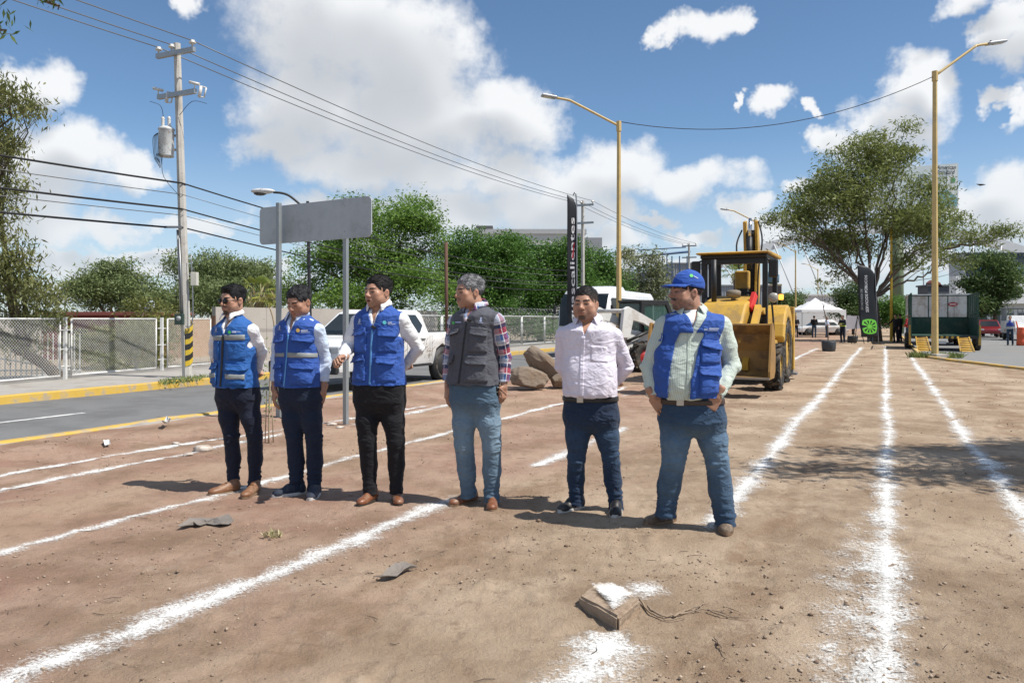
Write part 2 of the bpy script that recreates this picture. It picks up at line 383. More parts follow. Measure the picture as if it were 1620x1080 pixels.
def gheight(X, Y):
    P = np.stack([X, Y, np.zeros_like(X)], 1); near = np.clip(14/np.maximum(Y, 3), 0, 1)
    w = X*DW.x+Y*DW.y
    h = (fbm(P*.45+5, 3, 1)-.5)*.05+(fbm(P*2.2, 4, 3, .55)-.5)*.022+(fbm(P*13, 3, 5, .6)-.5)*.014*near
    rid = 1-np.abs(fbm(P*np.array([1.6, 3.6, 1])+9, 4, 8)*2-1); h = h+(rid**8)*.009
    lump = np.maximum(fbm(P*7.5+3, 3, 11, .6)-.62, 0)*.09; h = h+lump
    # bank of loose soil along the left kerb and by the right kerb
    h = h+.06*np.exp(-((w+8.3)/.55)**2)*(.5+fbm(P*1.5, 2, 4))
    u = X*DU.x+Y*DU.y
    for wo in (-.62, 1.75, -2.45):          # tyre ruts with tread bars
        d = w-wo+(fbm(np.stack([u*.22, u*0+wo, u*0], 1), 2, 21)-.5)*1.2; m = np.exp(-(d/.17)**4)*near; h = h-m*(.006+.008*(np.sin(u*44+np.abs(d)*26) > .1))
    for (a, b, t) in FEET:                  # scuffed footprints
        dx, dy = X-a, Y-b; l, q = dx*math.cos(t)+dy*math.sin(t), -dx*math.sin(t)+dy*math.cos(t); e = (l/.14)**2+(q/.05)**2; h = h-.011*np.exp(-e*e)+.006*np.exp(-((e-1.6)/.7)**2)
    h = np.where(Y < 2.2, h*.3, h)
    return h
_fr = np.random.default_rng(12); FEET = [(float(x), float(y), float(t)) for x, y, t in zip(_fr.uniform(-3.6, 3.4, 70), _fr.uniform(2.8, 7.5, 70), _fr.uniform(0, 3.1, 70))]
def gz(x, y): return float(gheight(np.array([x]), np.array([y]))[0])
def right_kerb_w(u):
    return np.interp(u, [-20, 12, 20, 26.5, 31, 33.5, 36, 400], [9, 8, 6.0, 3.7, 2.1, 1.45, 1.28, 1.28])
def make_ground():
    # one wide sheet to the horizon
    mb = MB(); mb.quad((-3000, -3000, -.20), (3000, -3000, -.20), (3000, 3000, -.20), (-3000, 3000, -.20))
    o = mb.build('ground', M('far_ground', (.22, .19, .15), .95, var=.2, vs=.05)); tag(o, kind='structure')
    rows = 1.4*np.exp(np.linspace(0, math.log(130/1.4), 430)); t = np.linspace(-1, 1, 380); ta = np.sign(t)*(np.abs(t)*.62+np.abs(t)**3*.75)
    Yg, Tg = np.meshgrid(rows, ta, indexing='ij'); X = (Yg*Tg).ravel(); Y = Yg.ravel()
    w = X*DW.x+Y*DW.y; u = X*DU.x+Y*DU.y; wl, wr = -9.28, right_kerb_w(u)
    wc = np.clip(w, wl, wr); X2 = DU.x*u+DW.x*wc; Y2 = DU.y*u+DW.y*wc
    Z = gheight(X2, Y2)*np.clip(np.minimum(wc-wl, wr-wc)/.5, .15, 1)
    nr, ncol = Yg.shape; idx = np.arange(nr*ncol).reshape(nr, ncol)
    Q = np.stack([idx[:-1, :-1], idx[:-1, 1:], idx[1:, 1:], idx[1:, :-1]], -1).reshape(-1, 4)
    out = (w < wl) | (w > wr); Q = Q[~out[Q].all(1)]
    used = np.unique(Q); mp = np.full(nr*ncol, -1); mp[used] = np.arange(len(used))
    me = npmesh('median_strip', np.stack([X2, Y2, Z], 1)[used], mp[Q]); o = link('median_strip', me, DIRT); tag(o, kind='structure')
    us_ = [-40, -10, 0, 8, 14]; n = len(us_); V = [uw(u, -9.2, -.08) for u in us_]+[uw(u, float(right_kerb_w(u)), -.08) for u in us_]
    o = MB().add(V, [(k, k+1, n+k+1, n+k) for k in range(n-1)]).build('median_strip', DIRT); tag(o, kind='structure')
def strip(pts_l, pts_r, z):
    mb = MB(); n = len(pts_l); V = [(p.x, p.y, z) for p in pts_l]+[(p.x, p.y, z) for p in pts_r]
    mb.add(V, [(i, i+1, n+i+1, n+i) for i in range(n-1)]); return mb
make_ground()
us = [-30, -10, 0, 10, 20, 30, 45, 60, 90, 150, 300, 600]
tag(strip([uw(u, -14.55) for u in us], [uw(u, -9.42) for u in us], -.10).build('road', ASPH), kind='structure')
ur = [-30, 0, 10, 20, 26.5, 31, 33.5, 36, 45, 60, 90, 150, 300, 600]
tag(strip([uw(u, float(right_kerb_w(u))+.1) for u in ur], [uw(u, 16) for u in ur], -.06).build('road', M('asphalt_right', (.20, .20, .195), .85, var=.18, vs=.9, bump=.3, bs=150, dirt=(.24, .22, .19), dirt_amt=.4, dirt_s=.4)), kind='structure')
def sweep_kerb(name, path, prof, mat, label=None):       # prof: (offset to the left of travel, z)
    V, Fs = [], []; n = len(prof)
    for i, p in enumerate(path):
        t = (path[min(i+1, len(path)-1)]-path[max(i-1, 0)]).normalized(); l = Vector((-t.y, t.x, 0))
        for (o, z) in prof: V.append(p+l*o+Vector((0, 0, z)))
    for i in range(len(path)-1):
        for j in range(n-1): Fs.append((i*n+j, i*n+j+1, (i+1)*n+j+1, (i+1)*n+j))
    Fs += [tuple(range(n)), tuple((len(path)-1)*n+j for j in range(n))[::-1]]
    o = MB().add(V, Fs).build(name, mat); tag(o, kind='structure'); return o
def jit(path, a=.012): return [p+Vector((random.uniform(-a, a), random.uniform(-a, a), random.uniform(-a, a)*.8)) for p in path]
def ulist(u0, u1, du): return list(np.arange(u0, u1, du))
# kerb of the median on the left, whitewashed below and yellow on top
sweep_kerb('kerb', jit([uw(u, -9.34) for u in ulist(-20, 60, .6)+[80, 120, 200, 400]]), [(.08, -.12), (.08, .015), (.055, .035), (-.055, .035), (-.075, .015), (-.08, -.12)], YEL)
sweep_kerb('kerb', jit([uw(u, -9.25) for u in ulist(-20, 60, .6)+[80, 120, 200]], .02), [(.04, -.06), (.03, .012), (-.05, -.002), (-.09, -.06)], CONC)
# far kerb of the left road with the pavement behind it
sweep_kerb('kerb', jit([uw(u, -14.55) for u in ulist(-20, 70, .8)+[90, 140, 240, 400]]), [(.20, -.12), (.20, .055), (.02, .062), (0, .04), (-.02, -.12)], YEL)
tag(strip([uw(u, -19.5) for u in us], [uw(u, -14.74) for u in us], .05).build('pavement', CONC), kind='structure')
tag(strip([uw(u, -70) for u in us], [uw(u, -19.4) for u in us], .03).build('ground', M('yard_soil', (.27, .22, .16), .95, var=.3, vs=.6)), kind='structure')
# right kerb of the median
rp = [uw(u, float(right_kerb_w(u))) for u in [-20, 0, 8, 12, 16, 20, 23, 25, 26.5, 28, 29.5, 31, 32.3, 33.5, 34.7, 36, 38, 40, 44, 50, 60, 80, 120, 250]]
sweep_kerb('kerb', jit(rp), [(.07, -.10), (.07, .07), (.05, .085), (-.07, .085), (-.09, .065), (-.09, -.10)], M('kerb_yellow_old', (.62, .40, .10), .8, var=.25, vs=4, bump=.3, bs=60, dirt=(.40, .36, .30), dirt_amt=.85, dirt_s=3))
# lane dashes on the left road and a kerb of the street crossing far behind
WHITE = M('road_white', (.72, .72, .70), .8, var=.2, vs=8, dirt=(.2, .2, .2), dirt_amt=.6, dirt_s=6)
for k, u in enumerate(np.arange(-9.2, 120, 7.5)):
    mb = strip([uw(u, -12.05), uw(u+3, -12.05)], [uw(u, -11.93), uw(u+3, -11.93)], -.095); o = mb.build('lane_dash', WHITE); tag(o, kind='structure')
def chalk_mat(name, dens):
    m, nt, b, out = newmat(name); tc = nt.nodes.new('ShaderNodeTexCoord'); vec = tc.outputs['Object']
    a = N(nt, 'ShaderNodeAttribute', attribute_name='edge').outputs['Fac']
    def nz(sc, det, ro=.7, v=vec):
        n = N(nt, 'ShaderNodeTexNoise'); n.inputs['Scale'].default_value = sc; n.inputs['Detail'].default_value = det; n.inputs['Roughness'].default_value = ro; nt.links.new(v, n.inputs['Vector']); return n.outputs[0]
    n1 = nz(1.6, 4); n2 = nz(60, 5, .85); n3 = nz(9, 5)
    f = mth(nt, 'ADD', mth(nt, 'ADD', mth(nt, 'MULTIPLY', a, 1.25), mth(nt, 'MULTIPLY', mth(nt, 'SUBTRACT', n1, .5), 2.1)), mth(nt, 'ADD', mth(nt, 'MULTIPLY', mth(nt, 'SUBTRACT', n2, .5), 3.0), mth(nt, 'MULTIPLY', mth(nt, 'SUBTRACT', n3, .5), 1.1)))
    al = mth(nt, 'MULTIPLY', smooth(nt, mth(nt, 'ADD', f, dens-.62), -.25, .75), .95)
    b.inputs['Base Color'].default_value = (.80, .80, .78, 1); b.inputs['Roughness'].default_value = .95
    bp = nt.nodes.new('ShaderNodeBump'); bp.inputs['Strength'].default_value = .5; bp.inputs['Distance'].default_value = .012; nt.links.new(n2, bp.inputs['Height']); nt.links.new(bp.outputs[0], b.inputs['Normal'])
    t = nt.nodes.new('ShaderNodeBsdfTransparent'); mx = nt.nodes.new('ShaderNodeMixShader'); nt.links.new(al, mx.inputs[0]); nt.links.new(t.outputs[0], mx.inputs[1]); nt.links.new(b.outputs[0], mx.inputs[2]); nt.links.new(mx.outputs[0], out.inputs[0]); return m
def chalk_line(w, u0, u1, half, mat, label, wob=.05, wfun=None, hfun=None):
    n = int(max(40, (u1-u0)/.06)) if u1-u0 < 25 else int((u1-u0)/.09); ua = np.linspace(u0, u1, n); k = 13; V = []; E = []
    wc = w+(fbm(np.stack([ua*.35, ua*0+w*7, ua*0], 1), 3, 2)-.5)*2*wob
    if wfun: wc = wc+np.array([wfun(x) for x in ua])
    s = np.linspace(-1, 1, k)
    hw = half*(.85+.5*fbm(np.stack([ua*.8, ua*0+w*3, ua*0], 1), 2, 6))
    if hfun: hw = hw*np.array([hfun(x) for x in ua])
    UU = np.repeat(ua, k); WW = (wc[:, None]+hw[:, None]*1.9*s[None]).ravel(); X = DU.x*UU+DW.x*WW; Y = DU.y*UU+DW.y*WW
    Z = gheight(X, Y)+.006; E = np.tile(1-np.abs(s)*1.15, n)*1.0
    endf = np.clip(np.minimum(UU-u0, u1-UU)/.35, 0, 1); E = E-(1-endf)*1.2
    idx = np.arange(n*k).reshape(n, k); Q = np.stack([idx[:-1, :-1], idx[:-1, 1:], idx[1:, 1:], idx[1:, :-1]], -1).reshape(-1, 4)
    me = npmesh('chalk_line', np.stack([X, Y, Z], 1), Q); setflt(me, 'edge', E); o = link('chalk_line', me, mat); tag(o, label, None, None, 'structure'); return o
CH = chalk_mat('chalk', -.14); CH2 = chalk_mat('chalk_thin', -.55); CH3 = chalk_mat('chalk_faint', -.72); CH4 = chalk_mat('chalk_broken', -.30)
chalk_line(-1.10, 1.6, 3.72, .19, CH, 'white chalk line running past the concrete block', .06)
chalk_line(-1.12, 3.75, 4.5, .17, CH, 'faint chalk patch beyond the concrete block', .05)
chalk_line(-1.2, 4.55, 5.1, .12, CH2, 'small faint chalk patch in front of the man in cap', .05)
chalk_line(-1.10, 5.3, 45, .13, CH, 'white chalk line running from the man in cap to the banner', .05)
chalk_line(0.02, 1.8, 47, .105, CH, 'white chalk line up the middle towards the tree', .05)
chalk_line(-.06, 2.0, 6.8, .19, CH2, 'wide dusty spread round the near end of the middle chalk line', .06)
chalk_line(-.24, 2.2, 6.4, .24, CH3, 'faint chalk scatter left of the middle line', .05)
chalk_line(.90, 4.5, 34, .12, CH, 'white chalk line running to the yellow lamp post', .05)
chalk_line(-3.15, 0.8, 6.0, .12, CH, 'white chalk line sweeping out of the lower left corner', .05)
chalk_line(-3.13, 6.9, 10.5, .10, CH, 'white chalk line between the grey vest and pink shirt', .04)
chalk_line(-3.0, 21, 42, .12, CH, 'distant chalk line beside the potted sapling', .04)
chalk_line(-5.0, 1.2, 16.5, .09, CH, 'white chalk line under the men in blue vests', .07)
chalk_line(-6.85, 1.0, 8.0, .08, CH, 'broken chalk line with stones on it', .10)
chalk_line(-7.40, 1.0, 11.5, .065, CH, 'thin chalk line nearest the left road', .07, wfun=lambda u: max(0, u-6)*.10)
chalk_line(-6.6, 8.6, 13.5, .11, CH, 'chalk line behind the man in black trousers', .08)
chalk_line(-4.45, 14, 19, .08, CH2, 'faint chalk line in front of the boulders', .08)
# ------------------------------------------------------------------ trees and plants
BARK = M('bark', (.13, .10, .075), .95, var=.35, vs=9, bump=.7, bs=30)
BARKL = M('bark_pale', (.26, .23, .19), .95, var=.3, vs=7, bump=.6, bs=30)
LF = dict(
    feather=leafmat('leaf_feather', (.11, .15, .042), (.27, .30, .095), transl=.35), jaca=leafmat('leaf_jacaranda', (0.068, 0.155, 0.027), (0.248, 0.384, 0.081), (0.372, 0.248, 0.496), .4),
    laurel=leafmat('leaf_laurel', (0.037, 0.106, 0.018), (0.142, 0.266, 0.050), transl=.3), pepper=leafmat('leaf_pepper', (0.106, 0.155, 0.056), (0.273, 0.322, 0.137), transl=.35),
    grey=leafmat('leaf_grey_green', (0.124, 0.149, 0.068), (0.298, 0.322, 0.174), transl=.35), yellow=leafmat('leaf_yellow_bush', (.085, .11, .028), (.25, .25, .065), (.50, .38, .05), .3),
    olive=leafmat('leaf_olive', (.10, .125, .04), (.25, .25, .09), (.33, .22, .10), .3), palm=leafmat('leaf_palm', (0.137, 0.198, 0.037), (0.410, 0.410, 0.087), transl=.3), grass=leafmat('grass_blade', (0.087, 0.149, 0.031), (0.310, 0.347, 0.124), transl=.3), dry=leafmat('dry_grass', (0.372, 0.298, 0.149), (0.496, 0.471, 0.273), transl=.2), darkg=leafmat('leaf_dark', (0.043, 0.087, 0.025), (0.149, 0.211, 0.062), transl=.3))
def leaf_cloud(C, size, rnd, droop=.3, aspect=.36, up=.4, rs=None, fold=True):
    """C: centres (n,3); returns quads, one bent leaf or sprig each"""
    n = len(C); r = rs or rng; d = r.normal(size=(n, 3)); d[:, 2] = d[:, 2]*.6-droop*1.6; d /= np.linalg.norm(d, axis=1, keepdims=True)
    nn = r.normal(size=(n, 3)); nn[:, 2] = np.abs(nn[:, 2])+up; s = np.cross(d, nn); s /= np.maximum(np.linalg.norm(s, axis=1, keepdims=True), 1e-6)
    L = (size*(.6+.8*r.random(n)))[:, None]; w = L*aspect
    a = C-d*L*.5; b = C+d*L*.5; m1 = C+s*w*.5-d*L*.08; m2 = C-s*w*.5-d*L*.08
    V = np.stack([a, m1, b, m2], 1).reshape(-1, 3); Q = np.arange(4*n).reshape(n, 4); return V, Q, np.repeat(rnd, 4)
def crown_points(lobes, n, clump=.35, shell=.45, per=18, seed=1):
    r = np.random.default_rng(seed); vol = np.array([(l[1][0]*l[1][1]*l[1][2])**.72*(l[2] if len(l) > 2 else 1) for l in lobes]); cnt = np.maximum((vol/vol.sum()*n/per).astype(int), 2); P, Rn = [], []
    for (c, rad, *_), k in zip(lobes, cnt):
        m = max(4, min(14, k//14)); sd = r.normal(size=(m, 3)); sd /= np.linalg.norm(sd, axis=1, keepdims=True); sc = np.array(c)+sd*np.array(rad)*(.50+.42*r.random((m, 1))); sr = .30+.24*r.random(m); si = r.integers(0, m, k); bright = r.random(m)
        d = r.normal(size=(k, 3)); d /= np.linalg.norm(d, axis=1, keepdims=True); rr = (shell+(1-shell)*r.random(k)**.6)[:, None]
        cc = sc[si]+d*rr*sr[si][:, None]*np.array(rad); crn = .5*bright[si]+.5*r.random(k); off = np.clip(r.normal(size=(k, per, 3)), -1.5, 1.5)*clump*np.array([1, 1, .6])*(.6+.8*r.random((k, 1, 1)))
        P.append((cc[:, None]+off).reshape(-1, 3)); Rn.append(np.clip(crn[:, None]*.6+.4*r.random((k, per)), 0, 1).ravel())
    return np.vstack(P), np.concatenate(Rn)
def curve(pts, n=8, wob=0.0, r=None):
    P = [Vector(p) for p in pts]
    if len(P) == 2: P = [P[0], P[0].lerp(P[1], .5), P[1]]
    out = []
    for i in range(len(P)-1):
        p0, p1, p2, p3 = P[max(i-1, 0)], P[i], P[i+1], P[min(i+2, len(P)-1)]
        for k in range(n):
            t = k/n; out.append(.5*((2*p1)+(p2-p0)*t+(2*p0-5*p1+4*p2-p3)*t*t+(3*p1-p0-3*p2+p3)*t**3))
    out.append(P[-1])
    if wob and r is not None: out = [out[0]]+[p+Vector(r.normal(size=3)*wob) for p in out[1:-1]]+[out[-1]]
    return out
def plobe(px, py, Y, rx, ry, depth=None, wgt=1.0):
    s = Y/F; return (at(px, py, Y), (rx*s, (depth if depth else rx*s*.9), ry*s), wgt)
def tree(name, label, base, lobes, leaf, n, size, trunk_r, fork=None, group=None, droop=.3, aspect=.36, clump=None, limbs=None, bark=None, seed=1, twigs=5, shell=.45, per=18, cat='tree', up=.4, limb=.55):
    r = np.random.default_rng(seed+100); base = Vector(base); t = thing(name, label, cat, base, group=group)
    mb = MB(); cz = np.mean([l[0][2] for l in lobes]); top = Vector((np.mean([l[0][0] for l in lobes]), np.mean([l[0][1] for l in lobes]), cz))
    fork = Vector(fork) if fork is not None else base.lerp(top, .45)
    tr = curve([base+Vector((0, 0, -.15)), base.lerp(fork, .5)+Vector((r.normal()*.03, r.normal()*.03, 0))*(fork-base).length, fork], 5)
    mb.tube(tr, list(np.linspace(trunk_r*1.25, trunk_r*.8, len(tr))), 9)
    for i, l in enumerate(lobes):
        c = Vector(l[0]); pth = (limbs[i] if limbs and i in limbs else [fork, fork.lerp(c, .5)+Vector((0, 0, (c-fork).length*.06)), c]); pts = curve(pth, 6, (c-fork).length*.012, r); rad = trunk_r*limb*min(1, (max(l[1])/1.5)**.5+.25)
        mb.tube(pts, list(np.linspace(rad, rad*.22, len(pts))), 6)
        for k in range(twigs):
            s0 = pts[int(len(pts)*r.uniform(.35, .98))-1]; d = r.normal(size=3); d /= np.linalg.norm(d); e = c+Vector(d*np.array(l[1])*r.uniform(.55, .95)); m = s0.lerp(e, .5)+Vector(r.normal(size=3)*.06*(e-s0).length); q = curve([s0, m, e], 4); mb.tube(q, list(np.linspace(rad*.30, rad*.05, len(q))), 4)
    mb.build('trunk', bark or BARK, t, world=True)
    P, Rn = crown_points([(np.array(l[0]), l[1], l[2]) for l in lobes], n, clump or size*1.6, shell, per, seed)
    V, Q, rv = leaf_cloud(P, size, Rn, droop, aspect, up, np.random.default_rng(seed+5)); me = npmesh('crown', V-np.array(base), Q, False); setflt(me, 'rnd', rv); link('crown', me, LF[leaf], t); return t
def fan_palm(label, base, h, r, n=26, seed=3, rt=.16):
    rr = np.random.default_rng(seed); t = thing('palm_tree', label, 'palm tree', base); mb = MB()
    pts = [Vector((0, 0, h*k/8)) for k in range(9)]; mb.tube(pts, [rt*(1.25-.25*k/8)+.02*(k % 2) for k in range(9)], 9); mb.build('trunk', BARK, t)
    V, Q, Rv = [], [], []
    for i in range(n):
        a = rr.uniform(0, 6.283); e = rr.uniform(-.75, 1.25); d = np.array([math.cos(a)*math.cos(e), math.sin(a)*math.cos(e), math.sin(e)]); L = r*rr.uniform(.75, 1.05); p0 = np.array([0, 0, h]); c = p0+d*L*.48+np.array([0, 0, -.04*L]); side = np.cross(d, [0, 0, 1]); side /= np.linalg.norm(side)+1e-6; upv = np.cross(side, d); rn = rr.random()*.6 if e > -.1 else .6+.4*rr.random()
        b = len(V)*1; V += [p0-side*.01, p0+side*.01, c+side*.012, c-side*.012]; Q.append((b, b+1, b+2, b+3)); Rv += [rn]*4
        for k in range(13):
            f = -1.15+2.3*k/12; dd = d*math.cos(f)+side*math.sin(f); tip = c+dd*L*.52*(.75+.25*math.cos(f))+np.array([0, 0, -.14*L*abs(math.sin(f))-.06*L]); mid = c+dd*L*.3; b = len(V); V += [c, mid+upv*.004+np.cross(dd, upv)*.022*L, tip, mid-np.cross(dd, upv)*.022*L]; Q.append((b, b+1, b+2, b+3)); Rv += [np.clip(rn+rr.uniform(-.1, .1), 0, 1)]*4
    me = npmesh('crown', np.array(V), np.array(Q), False); setflt(me, 'rnd', Rv); link('crown', me, LF['palm'], t)
    V = rr.normal(size=(160, 3))*np.array([rt*1.5, rt*1.5, .28])+np.array([0, 0, h-.45]); v, q, rv = leaf_cloud(V, .4, rr.random(160), 1.2, .16, .1, rr); me = npmesh('dead_fronds', v, q, False); setflt(me, 'rnd', rv); link('dead_fronds', me, LF['dry'], t); return t
def grass_tuft(name, label, c, rad, hgt, n, leaf, kind=None, cat='grass', seed=0, spread=(1, 1)):
    r = np.random.default_rng(seed); a = r.random(n)*6.283; q = np.sqrt(r.random(n))*rad; b = np.stack([np.cos(a)*q*spread[0], np.sin(a)*q*spread[1], np.zeros(n)], 1); ln = hgt*(.5+.7*r.random(n)); d = r.normal(size=(n, 3))*.35; d[:, 2] = 1; d /= np.linalg.norm(d, axis=1, keepdims=True); s = np.cross(d, r.normal(size=(n, 3))); s /= np.linalg.norm(s, axis=1, keepdims=True); w = (.006+.004*r.random(n))[:, None]*max(1, hgt/.15)
    m = b+d*ln[:, None]*.6; e = b+d*ln[:, None]+d*np.array([1, 1, 0])*ln[:, None]*.6; V = np.stack([b-s*w, b+s*w, m+s*w*.7, e], 1).reshape(-1, 3); Q = np.arange(4*n).reshape(n, 4)
    me = npmesh(name, V, Q, False); setflt(me, 'rnd', np.repeat(r.random(n), 4)); o = link(name, me, LF[leaf]); o.location = c; tag(o, label, cat, None, kind); return o

# the big feathery tree on the strip
Y = 52.0
L = [plobe(1400, 232, Y, 62, 40), plobe(1424, 262, Y+1, 22, 44, wgt=.5), plobe(1355, 285, Y, 70, 55), plobe(1415, 328, Y-1, 78, 52), plobe(1290, 330, Y, 62, 38), plobe(1240, 350, Y-1, 36, 24), plobe(1320, 305, Y+2, 55, 40),
     plobe(1472, 365, Y, 54, 32), plobe(1512, 352, Y+1, 20, 18, wgt=.7), plobe(1310, 395, Y, 26, 30, wgt=.45), plobe(1335, 425, Y+1, 28, 38, wgt=.5), plobe(1370, 365, Y+1, 85, 38), plobe(1450, 400, Y-1, 48, 26, wgt=.45), plobe(1555, 372, Y, 48, 16, wgt=.8), plobe(1500, 408, Y, 46, 20, wgt=.55), plobe(1596, 364, Y, 24, 12, wgt=.8), plobe(1290, 375, Y-1, 45, 14, wgt=.6)]
fk = at(1381, 472, Y); tree('tree', 'large feathery crowned tree standing on the dirt strip behind the black banner', gp(1386, 540), L, 'feather', 42000, .30, .34, fk, droop=.35, aspect=.24, clump=.42, seed=11, twigs=7, shell=.3, limb=.30,
    limbs={0: [fk, at(1362, 420, Y), at(1345, 350, Y), at(1375, 270, Y), at(1400, 232, Y)], 4: [fk, at(1350, 440, Y), at(1320, 390, Y), at(1290, 335, Y)], 13: [fk, at(1440, 430, Y), at(1490, 395, Y), at(1555, 375, Y)], 15: [at(1490, 395, Y), at(1545, 385, Y), at(1596, 366, Y)], 14: [fk, at(1430, 448, Y), at(1470, 430, Y), at(1500, 408, Y)], 3: [fk, at(1398, 400, Y), at(1415, 350, Y), at(1425, 325, Y)], 7: [fk, at(1410, 430, Y), at(1450, 390, Y), at(1472, 365, Y)]})
# jacaranda and laurels beyond the left road
Y = 37.0
L = [plobe(600, 350, Y, 75, 42), plobe(655, 338, Y, 48, 30), plobe(560, 395, Y, 80, 45), plobe(680, 385, Y, 34, 48), plobe(620, 425, Y-1, 90, 48), plobe(520, 430, Y, 62, 48), plobe(480, 455, Y+1, 32, 40), plobe(560, 470, Y-1, 80, 28), plobe(660, 462, Y-1, 60, 40)]
tree('tree', 'jacaranda with violet flowers behind the grey sign', onw(600, -21.5), L, 'jaca', 56000, .15, .22, seed=21, droop=.15, aspect=.4, clump=.28, twigs=5, shell=.35)
Y = 46.0
L = [plobe(760, 405, Y, 55, 38), plobe(730, 440, Y, 42, 52), plobe(790, 430, Y, 48, 58), plobe(715, 475, Y, 36, 28), plobe(770, 478, Y-1, 56, 26), plobe(765, 440, Y+1, 72, 66), plobe(745, 515, Y-3, 60, 22), plobe(690, 512, Y-5, 50, 22)]
tree('tree', 'dense laurel tree left of the feather flag, over the far fence', onw(760, -20.5), L, 'laurel', 52000, .15, .2, seed=22, droop=.15, aspect=.5, clump=.27, shell=.55, group='laurel trees')
L = [plobe(835, 405, Y+4, 50, 36), plobe(860, 440, Y+4, 48, 52), plobe(830, 460, Y+3, 50, 40), plobe(900, 430, Y+5, 38, 45), plobe(890, 475, Y+4, 40, 30), plobe(862, 442, Y+5, 78, 66), plobe(840, 515, Y+2, 60, 20), plobe(905, 512, Y+4, 40, 18)]
tree('tree', 'dense laurel tree directly behind the tall feather flag', onw(855, -20.8), L, 'laurel', 52000, .16, .2, seed=23, droop=.15, aspect=.5, clump=.29, shell=.55, group='laurel trees')
L = [plobe(945, 435, Y+12, 34, 40), plobe(965, 455, Y+12, 36, 34), plobe(925, 465, Y+12, 30, 34)]
tree('tree', 'rounded laurel tree between feather flag and yellow lamp post', onw(945, -20.8), L, 'laurel', 18000, .18, .2, seed=24, droop=.15, aspect=.5, clump=.4, shell=.55, group='laurel trees')
L = [plobe(1025, 425, 62, 26, 26), plobe(1022, 455, 62, 32, 24), plobe(1040, 475, 62, 26, 14)]
tree('tree', 'pale loose tree rising over the white bus', onw(1025, -16.5), L, 'grey', 6000, .26, .14, seed=25, clump=.5, shell=.25)
L = [plobe(990, 412, 70, 14, 20, wgt=.6), plobe(985, 440, 70, 16, 20)]
tree('tree', 'sparse pale tree just right of the yellow lamp post', onw(988, -18.5), L, 'grey', 2600, .26, .12, seed=26, clump=.5, shell=.2)
# trees on the left behind the chain-link fence
L = [plobe(170, 445, 36, 42, 30), plobe(205, 455, 36, 36, 32), plobe(140, 465, 36, 36, 30), plobe(225, 478, 36, 40, 22)]
tree('tree', 'round green tree behind the maroon house', (at(175, 500, 36).x, 36, 0), L, 'pepper', 24000, .15, .18, seed=31, clump=.3)
L = [plobe(300, 430, 44, 34, 30), plobe(345, 425, 45, 40, 28), plobe(395, 440, 45, 45, 32), plobe(290, 470, 43, 50, 26), plobe(360, 475, 43, 55, 28), plobe(430, 470, 46, 30, 28)]
tree('tree', 'broad grey green pepper tree behind the concrete pole', (at(340, 500, 44).x, 44, 0), L, 'pepper', 34000, .18, .22, seed=32, clump=.38, droop=.5)
L = [plobe(215, 535, 23.5, 60, 28), plobe(170, 545, 23, 45, 26), plobe(250, 520, 24, 40, 26), plobe(230, 490, 24, 45, 18, wgt=.5), plobe(280, 500, 24.5, 26, 22, wgt=.4), plobe(200, 570, 22.6, 60, 18), plobe(140, 560, 22.6, 34, 22)]
tree('shrub', 'yellow flowering palo verde bush behind the chain-link fence', (at(205, 560, 23.3).x, 23.3, .03), L, 'yellow', 16000, .12, .07, seed=33, clump=.24, aspect=.25, cat='shrub', twigs=9, shell=.2)
L = [plobe(15, 165, 17, 48, 26), plobe(50, 182, 17, 26, 12, wgt=.6), plobe(0, 215, 17, 34, 26), plobe(8, 255, 17, 20, 34, wgt=.5), plobe(-10, 330, 17.5, 16, 50, wgt=.4), plobe(5, 400, 17.5, 38, 40), plobe(40, 425, 18, 38, 40), plobe(20, 470, 18, 60, 34), plobe(60, 485, 18.5, 44, 34), plobe(30, 530, 19, 60, 34, wgt=.6), plobe(-60, 300, 17.5, 80, 120), plobe(-70, 150, 17, 80, 70)]
b = gp(48, 606); fk = at(40, 560, 19)
tree('tree', 'olive leaved tree at the left edge reaching in front of the white fence', (b.x, 19.3, .05), L, 'olive', 17000, .15, .13, fk, seed=34, droop=.75, aspect=.22, clump=.24, bark=BARK, twigs=5, shell=.3,
     limbs={i: [fk, at(-20, 500, 18.5), at(-60, 420, 18), (Vector(l[0])+at(-50, 380, 18))/2, Vector(l[0])] for i, l in enumerate(L) if i in (0, 1, 2, 3, 4)})
fan_palm('small fan palm behind the beige wall', (at(410, 500, 31).x, 31, 0), at(410, 462, 31).z, 1.05, 24, 5)
fan_palm('fan palm seen through the backhoe cab', (at(1163, 500, 75).x, 75, 0), at(1163, 432, 75).z, 1.7, 24, 6, .14)
# far right and middle distance
L = [plobe(1572, 420, 70, 32, 20), plobe(1552, 447, 70, 26, 16), plobe(1585, 450, 70, 30, 20), plobe(1565, 478, 70, 34, 18), plobe(1607, 438, 71, 14, 12), plobe(1545, 480, 69, 16, 14)]
tree('tree', 'dark leaved street tree beside the green road sign', (at(1578, 505, 70).x, 70, -.05), L, 'darkg', 15000, .3, .2, seed=41, clump=.5, shell=.4)
L = [plobe(1345, 480, 76, 26, 22), plobe(1358, 492, 75, 26, 24), plobe(1330, 490, 77, 14, 16), plobe(1348, 455, 76, 20, 16, wgt=.6)]
tree('shrub', 'dense green bushes between canopy tent and black banner', (at(1350, 520, 76).x, 76, 0), L, 'darkg', 12000, .26, .12, seed=42, clump=.45, cat='shrub')
L = [plobe(1405, 492, 66, 30, 20), plobe(1430, 488, 68, 22, 18)]
tree('shrub', 'green bushes behind the thick green column', (at(1410, 520, 66).x, 66, 0), L, 'laurel', 7000, .28, .1, seed=43, clump=.45, cat='shrub')
